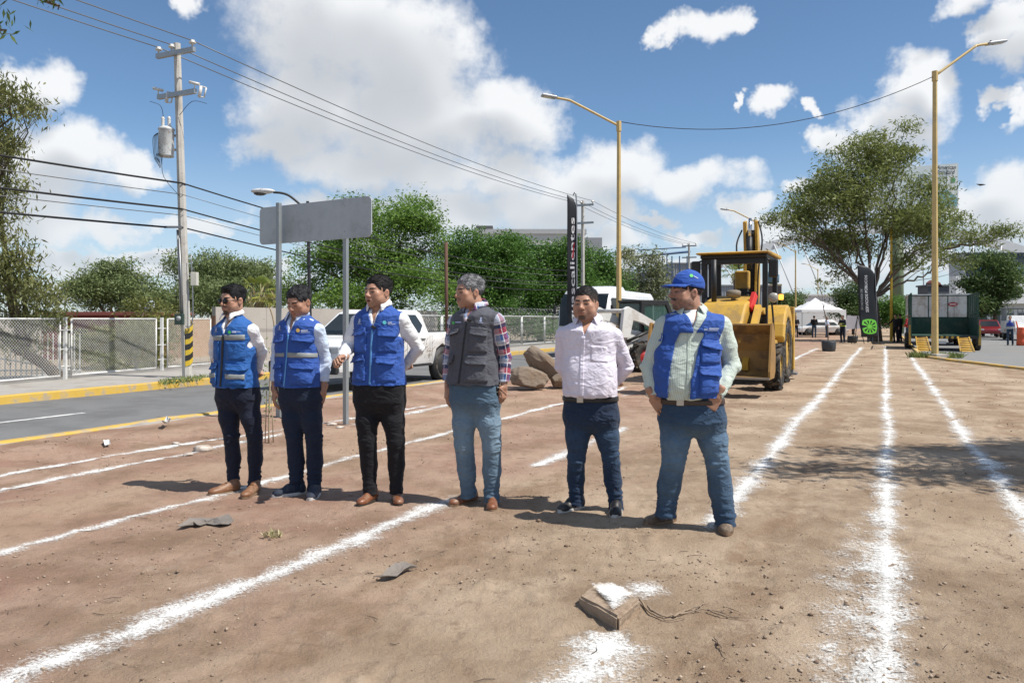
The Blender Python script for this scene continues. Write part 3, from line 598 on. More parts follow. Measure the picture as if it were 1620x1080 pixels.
L = [plobe(1240, 478, 90, 14, 14), plobe(1262, 476, 92, 14, 12), plobe(1222, 482, 90, 14, 12)]
tree('shrub', 'low green trees far behind the backhoe light', (at(1245, 505, 90).x, 90, 0), L, 'darkg', 3500, .36, .1, seed=44, clump=.5, cat='shrub')
# a tree to the right of the picture whose shade falls across the chalk lines; another one whose twigs hang in from above
sh = lambda x, y, z: (x+SUN_DIR.x/SUN_DIR.z*z, y+SUN_DIR.y/SUN_DIR.z*z, z)
L = [(sh(3.2, 7.6, 5.0), (1.1, .35, .3), .45), (sh(4.4, 7.2, 5.2), (1.2, .5, .35), 1), (sh(5.6, 8.3, 5.4), (1.3, .7, .5), 1), (sh(4.6, 8.6, 5.4), (1.6, .3, .3), .5), (sh(7, 8, 6), (1.8, 1.4, .9), 1), (sh(8.5, 7, 6.2), (1.6, 1.4, .9), 1), (sh(5.4, 6.6, 5.2), (.9, .35, .3), .7)]
tree('tree', 'tree beyond the right edge whose shade crosses the chalk lines', (10.6, 5.2, 0), L, 'feather', 30000, .18, .2, seed=51, droop=.4, aspect=.26, clump=.22, shell=.2)
L = [plobe(10, 48, 6.2, 17, 15, .08, .8), plobe(-12, 25, 6.2, 22, 22, .15, 1), plobe(85, 2, 6.2, 8, 8, .05, .05), plobe(-150, -120, 6.2, 140, 110, .8, 1), plobe(-320, -60, 6.2, 160, 160, 1, 1)]
tree('tree', 'overhanging tree with leafy twigs in the top left corner', (-8.2, 6.0, 0), L, 'darkg', 2600, .075, .12, at(-420, 150, 6.2), seed=52, droop=.9, aspect=.26, clump=.07, shell=.2, twigs=4,
     limbs={2: [at(-200, -160, 6.2), at(0, -60, 6.2), at(60, -12, 6.2), at(92, 15, 6.2)]})
# ------------------------------------------------------------------ poles, wires, sign, fences, walls, buildings
GALV = M('galvanised', (.40, .42, .43), .5, .75, var=.22, vs=14, bump=.1, bs=40); CPOLE = M('concrete_pole', (.50, .48, .44), .9, var=.18, vs=2.5, bump=.25, bs=40, dirt=(.30, .26, .22), dirt_amt=.5, dirt_s=1.2, streak=True)
LAMPY = M('lamp_yellow', (.58, .42, .17), .55, var=.14, vs=3, dirt=(.34, .26, .13), dirt_amt=.4, dirt_s=2); DARK = M('dark_metal', (.03, .03, .033), .55, .3); STEEL = M('steel', (.30, .31, .32), .5, .8, var=.15); WPAINT = M('white_paint', (.72, .72, .70), .5, var=.12, vs=5, dirt=(.35, .28, .2), dirt_amt=.35, dirt_s=3)
PORC = M('porcelain', (.62, .60, .56), .3); BLACK = M('black_rubber', (.014, .014, .015), .6, var=.1); RUST = M('rusty_steel', (.11, .055, .035), .85, var=.35, vs=6, bump=.3); CABLE = M('cable_black', (.012, .012, .013), .7, var=0); WIRE = M('wire_grey', (.16, .16, .16), .5, .3, var=0)
def tag1(o, label, cat, group=None): return tag(o, label, cat, group)
def octo(mb, p0, p1, r0, r1, n=8): mb.tube([p0, p1], [r0, r1], n, smooth=False)
def utility_pole(label, base, h, lean=(0, 0), full=True):
    t = thing('utility_pole', label, 'utility pole', base, group='concrete utility poles'); top = Vector((lean[0], lean[1], h)); P = lambda z: Vector((lean[0]*z/h, lean[1]*z/h, z)); mb = MB(); octo(mb, (0, 0, -.3), top, .125, .085); mb.build('pole', CPOLE, t)
    ax = Vector((DW.x, DW.y, 0)).normalized()                       # cross arms run across the street
    for (z, a0, a1) in ((h-.26, -.62, .62), (h-1.25, -.62, .62)):
        mb = MB(); c = P(z)+Vector((0, -.11, 0)); mb.box(c+ax*(a0+a1)/2, (a1-a0, .09, .11), (0, 0, ZROT)); mb.build('cross_arm', GALV, t)
    for x in (-.56, -.12, .56):
        mb = MB(); c = P(h-.2)+Vector((0, -.11, 0))+ax*x; mb.lathe([(.02, 0), (.02, .07), (.075, .08), (.085, .11), (.05, .13), (.055, .16), (.02, .17)], c, n=12); mb.build('insulator', PORC, t)
    if not full: return t
    for x in (-.6, .6, .2, -.05):
        mb = MB(); c = P(h-1.2)+Vector((0, -.14, 0))+ax*x; v = x in (-.6, .6)
        if v: mb.tube([c+Vector((-.12, 0, .16)), c+Vector((.12, 0, .10))], .035, 8); mb.tube([c, c+Vector((0, 0, .14))], .015, 6)
        else:
            c = c+(ax*(.55 if x > 0 else -.28))+Vector((0, 0, -.22)); mb.tube([c, c+Vector((.05, 0, .26))], .04, 8); mb.tube([c+Vector((.12, 0, 0)), c+Vector((.17, 0, .22))], .018, 6); mb.tube([c, c+Vector((.12, 0, 0))], .015, 6); mb.tube([c+Vector((.05, 0, .26)), c+Vector((.17, 0, .22))], .015, 6)
        mb.build('fuse_cutout', PORC, t)
    # transformer can
    zt = h-2.75; c = P(zt)+Vector((-.30, -.10, 0)); mb = MB(); mb.lathe([(.02, -.01), (.17, 0), (.175, .03), (.175, .62), (.19, .64), (.19, .67), (.12, .72), (.02, .73)], c, n=20); tr = mb.build('transformer', M('transformer_paint', (.56, .58, .58), .5, var=.1, vs=6, dirt=(.25, .2, .16), dirt_amt=.6, dirt_s=9), t)
    for dx in (-.07, .08):
        mb = MB(); mb.lathe([(.03, 0), (.045, .03), (.03, .06), (.045, .09), (.03, .12), (.045, .15), (.03, .18), (.045, .21), (.02, .26)], c+Vector((dx, -.03, .70)), n=10); mb.build('bushing', PORC, tr)
    for dz in (.18, .52): mb = MB(); mb.box(c+Vector((.2, .06, dz)), (.12, .05, .05)); mb.build('bracket', STEEL, tr)
    leads = [[c+Vector((-.16, -.1, .55)), c+Vector((-.25+.03*k, -.16, .4)), c+Vector((-.2+.03*k, -.18, -.1-.05*k)), c+Vector((-.15+.03*k, -.16, .05))] for k in range(5)]
    leads += [[c+Vector((-.05, -.12, 0)), c+Vector((0, -.15, -.5)), P(zt-.95)+Vector((0, -.12, 0))], [c+Vector((-.05, -.05, .95)), c+Vector((-.1, -.1, 1.2)), c+Vector((-.35, -.1, 1.3))], [P(h-1.75)+Vector((.05, -.1, 0)), P(h-1.45)+Vector((.4, -.2, 0)), P(h-1.5)+Vector((.75, -.2, 0))]]
    for q in leads: MB().tube(curve(q, 5), .007, 4).build('lead_wire', CABLE, t)
    # conduit, meter box, control box, painted stripes
    mb = MB(); mb.tube([(-.13, -.08, 1.5), P(3.6)+Vector((-.10, -.08, 0))], .025, 6); mb.tube([(-.06, -.14, 1.5), P(3.4)+Vector((-.05, -.12, 0))], .025, 6); mb.tube(curve([(.12, -.1, 3.0), (.17, -.12, 2.0), (.16, -.14, 1.35), (.02, -.16, 1.28)], 5), .015, 6); mb.build('conduit', STEEL, t)
    mb = MB(); mb.box((-.12, -.19, 1.45), (.20, .12, .26), bev=.01); m = mb.build('meter_box', M('meter_green', (.025, .05, .04), .5), t); mb = MB(); mb.lathe([(.06, 0), (.06, .03), (.01, .04)], (-.12, -.255, 1.47), 'y', 12); mb.build('meter_dial', M('dial', (.3, .32, .32), .2), m)
    mb = MB(); mb.box((.19, -.06, 2.42), (.15, .14, .32), bev=.01); mb.build('control_box', M('box_beige', (.56, .54, .47), .6), t)
    mb = MB(); mb.box(P(3.66)+Vector((-.18, -.13, 0)), (.42, .05, .05)); mb.build('bracket', STEEL, t)
    for k in range(7):
        z0 = .42+k*.13; mb = MB(); n = 8
        V = []
        for j in range(n+1):
            a = 2*math.pi*j/n+math.pi/8*0; r = .125-.04*z0/h+.004; zz = z0+.10*math.sin(a); V += [(math.cos(a)*r, math.sin(a)*r, zz), (math.cos(a)*(r-.0005), math.sin(a)*(r-.0005), zz+.122)]
        mb.add(V, [(2*j, 2*j+2, 2*j+3, 2*j+1) for j in range(n)]); mb.build('stripe', M('stripe_yellow', (.62, .43, .03), .7, dirt=(.1, .1, .1), dirt_amt=.4) if k % 2 == 0 else M('stripe_black', (.02, .02, .02), .7), t)
    return t
P1 = gp(297, 600); PU1 = P1.x*DU.x+P1.y*DU.y; PW = P1.x*DW.x+P1.y*DW.y
utility_pole('concrete utility pole with grey transformer and striped base by the left road', P1, 8.1, (-.26, 0)); P2 = onw(922, PW); P3 = onw(1090, PW)
utility_pole('distant concrete utility pole right of the tall feather flag', P2, 8.05, full=False); utility_pole('farthest utility pole left of the backhoe roof', P3, 8.0, full=False)
P0 = uw(PU1-28, PW)
def cable(label, a, b, r, sag, mat, name='overhead_cable', n=20, cat='cable', group='overhead cables'):
    a, b = Vector(a), Vector(b); pts = [a.lerp(b, i/n)-Vector((0, 0, sag*4*(i/n)*(1-i/n))) for i in range(n+1)]; o = MB().tube(pts, r, 5).build(name, mat); return tag(o, label, cat, group)
for x, w in ((-.56, 'left'), (-.12, 'middle'), (.56, 'right')):
    a = P1+Vector((-.25, -.11, 8.05))+DW*x
    cable(f'thin power line leaving the {w} insulator towards the top left', a, P0+Vector((0, 0, 8.1))+DW*x, .013, .35, WIRE); cable(f'thin power line from the {w} insulator of the transformer pole to the right', a, P2+Vector((0, -.1, 8.0))+DW*x, .013, .35, WIRE)
    cable(f'distant power line on the {w} insulator beyond the feather flag', P2+Vector((0, -.1, 8.0))+DW*x, P3+Vector((0, -.1, 7.95))+DW*x, .013, .3, WIRE)
for i, (z0, z1, r, m, nm) in enumerate(((4.72, 4.75, .024, CABLE, 'uppermost thick black'), (4.10, 4.15, .024, CABLE, 'middle thick black'), (3.66, 3.75, .024, CABLE, 'lowest thick black'), (4.45, 4.5, .010, WIRE, 'upper thin grey'), (3.95, 4.0, .010, WIRE, 'lower thin grey'))):
    a = P1+Vector((-.12 if i != 2 else -.45, -.12, z0)); cable(f'{nm} cable running left from the transformer pole', P0+Vector((0, 0, z0+.1)), a, r, .30, m); cable(f'{nm} cable running right behind the grey sign', P1+Vector((-.10, -.12, z0)), P2+Vector((0, 0, z1-.6)), r*.8, .55, m)
def street_lamp(label, base, h, arm, rise, head_len=.75, scale=1.0, base_r=.11):
    t = thing('street_lamp', label, 'street lamp', base, group='yellow street lamps'); mb = MB(); octo(mb, (0, 0, -.2), (0, 0, h), base_r, base_r*.62); mb.build('pole', LAMPY, t); mb = MB(); octo(mb, (0, 0, h-.25), (0, 0, h+.12), base_r*.85, base_r*.85); mb.build('collar', LAMPY, t)
    A = Vector(arm); d = A.normalized(); L = A.length; pts = curve([Vector((0, 0, h-.05)), d*L*.70+Vector((0, 0, h+rise*.82)), d*L*.80+Vector((0, 0, h+rise*.93)), d*L+Vector((0, 0, h+rise))], 5); mb = MB(); mb.tube(pts, .045*scale, 7); mb.build('arm', LAMPY, t)
    e = pts[-1]; dd = (pts[-1]-pts[-3]).normalized(); q = dd.to_track_quat('X', 'Z').to_matrix(); mb = MB(); mb.box(e+dd*head_len*.5, (head_len, .28*scale, .075*scale), q, .02); hd = mb.build('lamp_head', M('lamp_grey', (.38, .39, .40), .45, .4), t); mb = MB(); mb.box(e+dd*head_len*.62-q @ Vector((0, 0, .045*scale)), (head_len*.5, .2*scale, .012), q); mb.build('lens', M('lamp_lens', (.62, .60, .52), .3), hd); mb = MB(); mb.lathe([(.035, 0), (.035, .07), (.01, .08)], e+dd*head_len*.2+Vector((0, 0, .04)), n=8); mb.build('photocell', DARK, hd); return t
lp1 = onw(979, -8.9); t1 = street_lamp('yellow street lamp in front of the white bus', lp1, 8.9-.25, (-2.35, -.6, 0), .82, .55)
lp2 = gp(1479, 566); lp2 = Vector((lp2.x, lp2.y, 0)); street_lamp('tall yellow street lamp with grass at its foot on the right', lp2, 10.65, (2.15, .3, 0), 1.25, .75, 1.1, .13)
street_lamp('yellow street lamp whose head shows left of the backhoe boom', uw(62, -8.9), 8.9, (-2.2, -.6, 0), .75, .6); street_lamp('distant yellow street lamp between backhoe and canopy tent', uw(92, -8.9), 8.9, (-2.2, -.6, 0), .9, .6); street_lamp('farthest yellow street lamp above the canopy tent', uw(124, -8.9), 8.7, (-2.0, -.5, 0), .8, .6)
mb = MB(); lp4 = gp(1410, 540); octo(mb, lp4, lp4+Vector((0, 0, 7.4)), .10, .07); o = mb.build('lamp_post', M('post_yellow', (.66, .42, .04), .6)); tag(o, 'slim bright yellow post beside the tree trunk', 'post')
cable('drooping cable strung between the two yellow street lamps', lp1+Vector((.05, 0, 8.75)), lp2+Vector((0, 0, 10.6)), .014, .95, CABLE)
# grey lamp behind the sign
b = onw(492, -15.4, .05); t = thing('street_lamp', 'grey cobra head street lamp behind the grey sign', 'street lamp', b); mb = MB(); octo(mb, (0, 0, 0), (-.10, 0, 4.9), .06, .045); mb.build('pole', DARK, t)
e = at(432, 304, b.y-.2)-b; mb = MB(); mb.tube(curve([(-.10, 0, 4.6), Vector((-.10, 0, 4.6)).lerp(e, .55)+Vector((0, 0, .16)), e], 6), .035, 7); mb.build('arm', DARK, t); g = blob((e.x-.30, e.y, e.z+.03), (.36, .16, .085), 3, .05); mb = MB(); mb.add(*g, True); hd = mb.build('lamp_head', M('lamp_white', (.55, .56, .57), .4), t); g = blob((e.x-.38, e.y, e.z-.03), (.20, .12, .08), 2, .02); MB().add(*g, True).build('lens', M('lamp_dark', (.05, .05, .055), .2), hd)
# the traffic sign seen from behind
ps1, ps2 = gp(547, 671), gp(441, 664); sx_ = (ps2-ps1).normalized(); t = thing('road_sign', 'large grey road sign seen from behind on two posts', 'road sign', (ps1+ps2)/2); ztop = at(547, 315, ps1.y).z; zbot = at(547, 378, ps1.y).z; ang = math.atan2(sx_.y, sx_.x); nrm = Vector((sx_.y, -sx_.x, 0)); nrm = nrm if nrm.y < 0 else -nrm
for p in (ps1, ps2): mb = MB(); mb.box((p.x, p.y, (ztop+.02)/2-.1), (.062, .062, ztop+.22), (0, 0, ang), .006); mb.build('post', M('post_grey', (.30, .33, .34), .5, .5, var=.15, vs=5), t, world=True)
a = at(407, 327, ps2.y+.35); e = at(584, 315, ps1.y-.35); c = Vector(((a.x+e.x)/2, (a.y+e.y)/2, 0))-nrm*.06; wl = (Vector((e.x, e.y))-Vector((a.x, a.y))).length; rc = .07; pts = []
for (cx_, cz_, a0) in ((wl/2-rc, ztop-rc, 0), (-wl/2+rc, ztop-rc, 90), (-wl/2+rc, zbot+rc, 180), (wl/2-rc, zbot+rc, 270)):
    for k in range(5): q = R(a0+k*22.5); pts.append((cx_+rc*math.cos(q), cz_+rc*math.sin(q)))
mb = MB(); mb.prism(pts, 'y', -.008, .008); ra = math.atan2(e.y-a.y, e.x-a.x); rm = Matrix.Rotation(ra, 3, 'Z'); mb.v = [tuple(rm @ Vector(v)+c) for v in mb.v]; pb = mb.build('panel', M('sign_back', (.42, .46, .48), .6, .1, var=.25, vs=5, bump=.12, bs=120, dirt=(.24, .26, .27), dirt_amt=.5, dirt_s=2.5), t, world=True)
for p in (ps1, ps2):
    for z in (ztop-.1, zbot+.1): mb = MB(); mb.cyl(p+Vector((0, -.045, z)), p+Vector((0, -.03, z)), .012); mb.build('bolt', STEEL, t, world=True)
b = onw(707, -14.9, 0); mb = MB(); mb.tube([b, b+Vector((-.03, 0, 4.35))], .062, 8); o = mb.build('rusty_post', RUST); tag(o, 'rusty brown steel post behind the white pickup', 'post')
# ---- fences
def chain(mb, a, b, z0, z1, pitch, r):
    L = (b-a).length; d = (b-a).normalized(); n = Vector((-d.y, d.x, 0)); Hh = z1-z0; k = int((L+Hh)/pitch)
    for i in range(k+1):
        s0 = i*pitch-Hh
        for sg in (1, -1):
            x0, x1, y0, y1 = s0, s0+Hh, 0.0, Hh
            if x0 < 0: y0 = -x0; x0 = 0
            if x1 > L: y1 = Hh-(x1-L); x1 = L
            if x1-x0 < .02: continue
            if sg < 0: xa, xb = L-x0, L-x1
            else: xa, xb = x0, x1
            p, q = a+d*xa+Vector((0, 0, z0+y0)), a+d*xb+Vector((0, 0, z0+y1)); o = n*(r*.6*sg); mb.tube([p+o, q+o], r, 3, caps=False, smooth=False)
def fence_panel(label, a, b, z0, z1, pitch, wr, fr, mat, group, posts=True, mid=False):
    t = thing('chain_link_fence', label, 'fence', (a+b)/2, group=group); d = (b-a).normalized()
    for nm, (p, q) in (('top_rail', (a+Vector((0, 0, z1)), b+Vector((0, 0, z1)))), ('bottom_rail', (a+Vector((0, 0, z0)), b+Vector((0, 0, z0)))), ('stile', (a+Vector((0, 0, z0)), a+Vector((0, 0, z1)))), ('stile', (b+Vector((0, 0, z0)), b+Vector((0, 0, z1))))):
        mb = MB(); mb.tube([p, q], fr, 6); mb.build(nm, mat, t, world=True)
    mb = MB(); chain(mb, a, b, z0, z1, pitch, wr); o = mb.build('wire_mesh', mat, t, world=True); o['kind'] = 'stuff'; return t
FW = M('fence_white', (.70, .70, .68), .55, var=.12, vs=6, dirt=(.35, .25, .16), dirt_amt=.3, dirt_s=5)
ln0, ln1 = gp(-40, 616), gp(338, 581)
def onfence(px):
    A, B = ln0, ln1; k = (px-CX)/F; t = (A.x-k*A.y)/(k*(B.y-A.y)-(B.x-A.x)); return A.lerp(B, t)
for (x0, x1, lab) in ((-150, -46, 'white chain-link fence panel beyond the left edge'), (-42, 95, 'white chain-link fence panel at the left edge, olive tree poking through'), (113, 247, 'white chain-link fence panel in front of the yellow flowering bush'), (265, 333, 'white chain-link fence panel behind the striped concrete pole')):
    a, b = onfence(x0), onfence(x1); fence_panel(lab, a, b, .13, 1.46, .075, .0033, .022, FW, 'white chain-link panels')
for px, lab in ((103, 'white fence post left of the yellow flowering bush'), (256, 'white fence post left of the striped concrete pole'), (-44, 'white fence post beyond the left edge')):
    p = onfence(px); t = thing('gate_post', lab, 'fence post', p, group='white fence posts'); mb = MB(); mb.box((0, 0, .75), (.07, .07, 1.5)); mb.build('post', FW, t)
    d = (ln1-ln0).normalized()
    for z in (.35, .75, 1.2): mb = MB(); mb.tube([Vector((0, 0, z))-d*.16, Vector((0, 0, z))+d*.16], .014, 6); mb.build('rung', FW, t)
p = onfence(338); mb = MB(); mb.box(p+Vector((0, 0, .78)), (.10, .10, 1.55)); o = mb.build('rusty_post', RUST); tag(o, 'rusty brown fence post left of the man in sunglasses', 'fence post')
# white barred gate behind the fence
t = thing('barred_gate', 'white barred gate with diagonal braces behind the chain-link fence', 'gate', onfence(50)+Vector((-.8, 1.6, .03))); L0 = 5.6
for i in range(31):
    mb = MB(); x = -2.9+i*.13; zt = .75+.28*min(1, i/22); mb.box((x, 0, zt/2+.05), (.022, .022, zt)); mb.build('bar', FW, t)
mb = MB(); mb.tube([(-2.9, -.02, .30), (-.2, -.02, .95)], .022, 5); mb.tube([(-2.9, -.02, .8), (1.0, -.02, .15)], .022, 5); mb.tube([(-2.9, -.02, .18), (1.05, -.02, .18)], .02, 5); mb.build('brace', FW, t)
# far fence along the street with razor coil
FG = M('fence_grey', (.50, .51, .50), .55, .2, var=.12, vs=6)
pa = [onw(px, -17.0, .05) for px in (560, 640, 700, 760, 826, 862, 905, 945, 985, 1020)]
for i in range(len(pa)-1): fence_panel(['far fence panel behind the pickup cab', 'far fence panel behind the pickup bed', 'far fence panel behind the grey haired man', 'far fence panel right of the grey vest', 'far fence panel above the boulders', 'far fence panel left of the feather flag', 'far fence panel behind the lilac shirt', 'far fence panel behind the yellow lamp post', 'farthest fence panel beside the bus'][i], pa[i], pa[i+1]-(pa[i+1]-pa[i]).normalized()*.12, .12, 1.55, .16, .006, .035, FG, 'far chain-link panels')
mb = MB(); a, b = onw(640, -17.05, .05), onw(985, -17.05, .05); n = 700; mb.tube([a.lerp(b, i/n)+Vector((0, .0, 1.78))+(Vector((0, 0, 1))*math.cos(i*.62)+DW*math.sin(i*.62))*.2 for i in range(n+1)], .008, 3, caps=False); o = mb.build('razor_wire_coil', STEEL); tag(o, 'coil of razor wire along the top of the far fence', 'razor wire')
# beige wall
t = thing('boundary_wall', 'plain beige rendered wall behind the sign posts', 'wall', onw(450, -19.2)); BW = M('wall_beige', (.40, .36, .32), .92, var=.12, vs=1.2, bump=.2, bs=50, dirt=(.30, .27, .24), dirt_amt=.35, dirt_s=.8)
us_ = np.linspace((onw(338, -19.2).x*DU.x+onw(338, -19.2).y*DU.y), (onw(690, -19.2).x*DU.x+onw(690, -19.2).y*DU.y), 7)
for i in range(6): mb = MB(); c = uw((us_[i]+us_[i+1])/2, -19.2, .92); mb.box(c, (.16, us_[i+1]-us_[i]-.012, 1.85), (0, 0, ZROT)); mb.build('panel', BW, t, world=True)
# dark red house with dish
t = thing('house', 'low maroon house with flat roof behind the chain-link fence', 'house', (at(190, 560, 30).x, 30, 0)); MRN = M('wall_maroon', (.17, .045, .04), .85, var=.15, vs=2); mb = MB(); mb.box((0, 0, .8), (3.6, 4, 1.6)); mb.build('wall', MRN, t); mb = MB(); mb.box((0, 0, 1.66), (3.9, 4.3, .12)); mb.build('roof', M('roof_maroon', (.20, .06, .05), .8, var=.2), t); mb = MB(); mb.box((2.3, .5, .75), (1.4, 3, 1.5)); mb.build('wall', M('wall_ochre', (.45, .28, .16), .85), t)
mb = MB(); mb.box((-.6, -2.02, .7), (.9, .06, .8)); w_ = mb.build('window', M('win_dark', (.02, .022, .025), .15), t)
mb = MB(); mb.box((5.3, 2, 1.68), (3.2, 1.2, .2)); mb.build('roof', M('tile_orange', (.42, .17, .09), .8, var=.25, vs=9), t)
t = thing('satellite_dish', 'pale satellite dish above the maroon house', 'satellite dish', at(236, 500, 30)); mb = MB(); V, Fs = [], []
for i in range(7):
    for j in range(16): r_ = .33*i/6; a = j/16*6.283; V.append((r_*math.cos(a), -.10+.9*r_*r_-.02*i*0, r_*math.sin(a)))
Fs = [(i*16+j, i*16+(j+1) % 16, (i+1)*16+(j+1) % 16, (i+1)*16+j) for i in range(6) for j in range(16)]; mm = Euler((R(-20), 0, R(-35))).to_matrix(); mb.add([mm @ Vector(v)+Vector((0, 0, .30)) for v in V], Fs, True); o = mb.build('dish', M('dish_white', (.52, .60, .66), .6, var=.2, vs=8), t); md = o.modifiers.new('s', 'SOLIDIFY'); md.thickness = .012; mb = MB(); mb.tube([(0, .05, .25), (.05, .1, -.3)], .02, 6); mb.build('mast', STEEL, t); mb = MB(); mb.tube([mm @ Vector((0, -.1, -.3))+Vector((0, 0, .3)), mm @ Vector((0, -.42, 0))+Vector((0, 0, .3))], .012, 5); mb.build('feed_arm', STEEL, t)
# ---- buildings
def window_grid(t, face, xs, zs, w, h, y, mat, frame):
    for z in zs:
        for x in xs:
            mb = MB(); mb.box((x, y+.04, z), (w, .10, h)); wo = mb.build('window', frame, t); mb = MB(); mb.box((x, y-.02, z), (w*.86, .04, h*.86)); mb.build('pane', mat, wo)
WG = M('window_blue', (.05, .075, .10), .12, var=.05); FRM = M('frame_grey', (.30, .31, .32), .5)
Y = 118; x0, x1 = at(752, 0, Y).x, at(925, 0, Y).x; zt = at(0, 370, Y).z; t = thing('building', 'pale grey office block above the laurel trees', 'building', ((x0+x1)/2, Y+6, 0)); hw_ = (x1-x0)/2; BGR = M('block_pale', (.55, .55, .54), .85, var=.08, vs=.3); mb = MB(); mb.box((0, 0, zt/2), (2*hw_, 12, zt)); mb.build('wall', BGR, t); mb = MB(); mb.box((0, 0, zt+.35), (2*hw_+.5, 12.5, .7)); mb.build('roof', M('parapet', (.42, .43, .44), .8), t)
mb = MB(); mb.box((-hw_+1.2, 0, zt+1.0), (2.6, 4, 1.4)); mb.build('roof_hut', M('hut_dark', (.10, .10, .10), .8), t); mb = MB(); mb.box((hw_+1.3, -1, zt/2-.4), (2.6, 10, zt-.3)); mb.build('stair_tower', M('tower_grey', (.28, .29, .31), .8), t)
window_grid(t, 0, list(np.linspace(-hw_+1, hw_-1, 12)), [zt-2.3, zt-5.4], .9, 1.35, -6.05, WG, FRM)
Y = 84; t = thing('warehouse', 'long grey corrugated warehouse behind the bus and cap', 'building', (at(1075, 0, Y).x, Y+5, 0)); WGY = M('corrugated', (.34, .36, .39), .6, .2, var=.1, vs=.6)
def zz(py): return at(0, py, Y).z
for (xa, xb, py) in ((1012, 1062, 432), (1062, 1135, 417), (1135, 1215, 452)):
    mb = MB(); a, b = at(xa, 0, Y).x-at(1075, 0, Y).x, at(xb, 0, Y).x-at(1075, 0, Y).x; h_ = zz(py); n = int((b-a)/.25); pts = []
    for i in range(n): x = a+(b-a)*i/n; pts += [(x, -5), (x+.10, -5), (x+.125, -4.94), (x+.225, -4.94)]
    pts += [(b, -5), (b, 5), (a, 5)]; mb.prism(pts, 'z', 0, h_); mb.build('wall', WGY, t); mb = MB(); mb.box(((a+b)/2, 0, h_+.06), (b-a+.2, 10.3, .12)); mb.build('roof', M('roof_sheet', (.40, .42, .44), .5, .3), t)
BLU = M('blue_steel', (.03, .07, .16), .5); t = thing('steel_gantry', 'blue steel gantry standing above the grey warehouse', 'gantry', (at(1045, 0, 82).x, 82, 0))
for px in (1000, 1018, 1048, 1055, 1063, 1075, 1087): mb = MB(); x = at(px, 0, 82).x; mb.box((x-at(1045, 0, 82).x, 0, at(0, 405, 82).z/2), (.10, .10, at(0, 405, 82).z)); mb.build('post', BLU, t)
mb = MB(); a, b = at(985, 408, 82), at(1092, 398, 82); mb.tube([a-Vector((at(1045, 0, 82).x, 82, 0)), b-Vector((at(1045, 0, 82).x, 82, 0))], .12, 6); mb.build('beam', BLU, t); mb = MB(); a, b = at(1010, 396, 82), at(1085, 391, 82); mb.tube([a-Vector((at(1045, 0, 82).x, 82, 0)), b-Vector((at(1045, 0, 82).x, 82, 0))], .06, 6); mb.build('cable', BLU, t)
# arch bridge
Y = 150; t = thing('arch_bridge', 'white arch bridge with hangers behind the big tree', 'bridge', (at(1390, 0, Y).x, Y, 0)); o0 = Vector((at(1390, 0, Y).x, Y, 0)); WB = M('bridge_white', (.60, .61, .62), .5, var=.05, vs=.3)
def arc(px): return at(px, 361+((px-1405)/300)**2*72, Y)-o0
xs = [1020, 1060, 1100, 1140, 1180, 1220, 1260, 1300, 1340, 1380, 1420, 1460, 1500, 1540, 1580, 1620, 1660, 1700, 1740, 1780]; V = []
for px in xs: p = arc(px); V += [p+Vector((0, -.9, -.9)), p+Vector((0, -.9, .8)), p+Vector((0, .9, .8)), p+Vector((0, .9, -.9))]
Fs = [(i*4+j, i*4+(j+1) % 4, (i+1)*4+(j+1) % 4, (i+1)*4+j) for i in range(len(xs)-1) for j in range(4)]+[(0, 1, 2, 3), tuple(len(V)-4+k for k in range(4))]; MB().add(V, Fs).build('arch', WB, t)
zd = at(0, 474, Y).z; mb = MB(); mb.box((0, 0, zd), (95, 7, 1.1)); mb.build('deck', WB, t)
for k, (pa_, pb_) in enumerate(((1222, 1247), (1262, 1291), (1344, 1352), (1405, 1403), (1455, 1446), (1500, 1488), (1535, 1520), (1580, 1556), (1140, 1175), (1620, 1590))):
    p = arc(pa_); q = at(pb_, 472, Y)-o0; mb = MB(); mb.tube([p+Vector((0, -.95, 0)), q+Vector((0, -3.6, 0))], .13, 5); mb.build('hanger', WB, t)
for px in (1030, 1770): mb = MB(); mb.box((at(px, 0, Y).x-o0.x, 0, zd/2), (5, 7.5, zd)); mb.build('abutment', CONC, t)
# billboard
Y = 84; c = at(1455, 300, Y); t = thing('billboard', 'bathroom advertising billboard rising behind the big tree', 'billboard', (at(1420, 0, Y).x, Y, 0)); o0 = Vector((at(1420, 0, Y).x, Y, 0)); GRC = M('column_green', (.17, .21, .12), .7, var=.12, vs=1); mb = MB(); mb.tube([(0, 0, -.1), (0, 0, at(0, 330, Y).z)], [.62, .55], 14); mb.build('column', GRC, t)
pr = lambda px, py, dy=0: at(px, py, Y+dy)-o0; A, B, C_, D_ = pr(1392, 268), pr(1516, 258), pr(1516, 330), pr(1392, 330); mb = MB(); mb.add([A, B, C_, D_]+[p+Vector((.1, .5, 0)) for p in (A, B, C_, D_)], [(0, 1, 2, 3), (7, 6, 5, 4), (0, 4, 5, 1), (1, 5, 6, 2), (2, 6, 7, 3), (3, 7, 4, 0)]); pan = mb.build('panel', M('poster_pale', (.54, .61, .63), .6, var=.06, vs=.3), t)
mb = MB(); mb.add([pr(1498, 262, -.03), pr(1514, 260, -.03), pr(1514, 312, -.03), pr(1498, 300, -.03)], [(0, 1, 2, 3)]); mb.build('poster_wall', M('poster_light', (.62, .66, .66), .6), pan); mb = MB(); mb.add([pr(1478, 308, -.03), pr(1498, 300, -.03), pr(1514, 312, -.03), pr(1514, 326, -.03), pr(1478, 326, -.03)], [(0, 1, 2, 3, 4)]); mb.build('poster_bath', M('poster_teal', (.16, .33, .38), .5), pan)
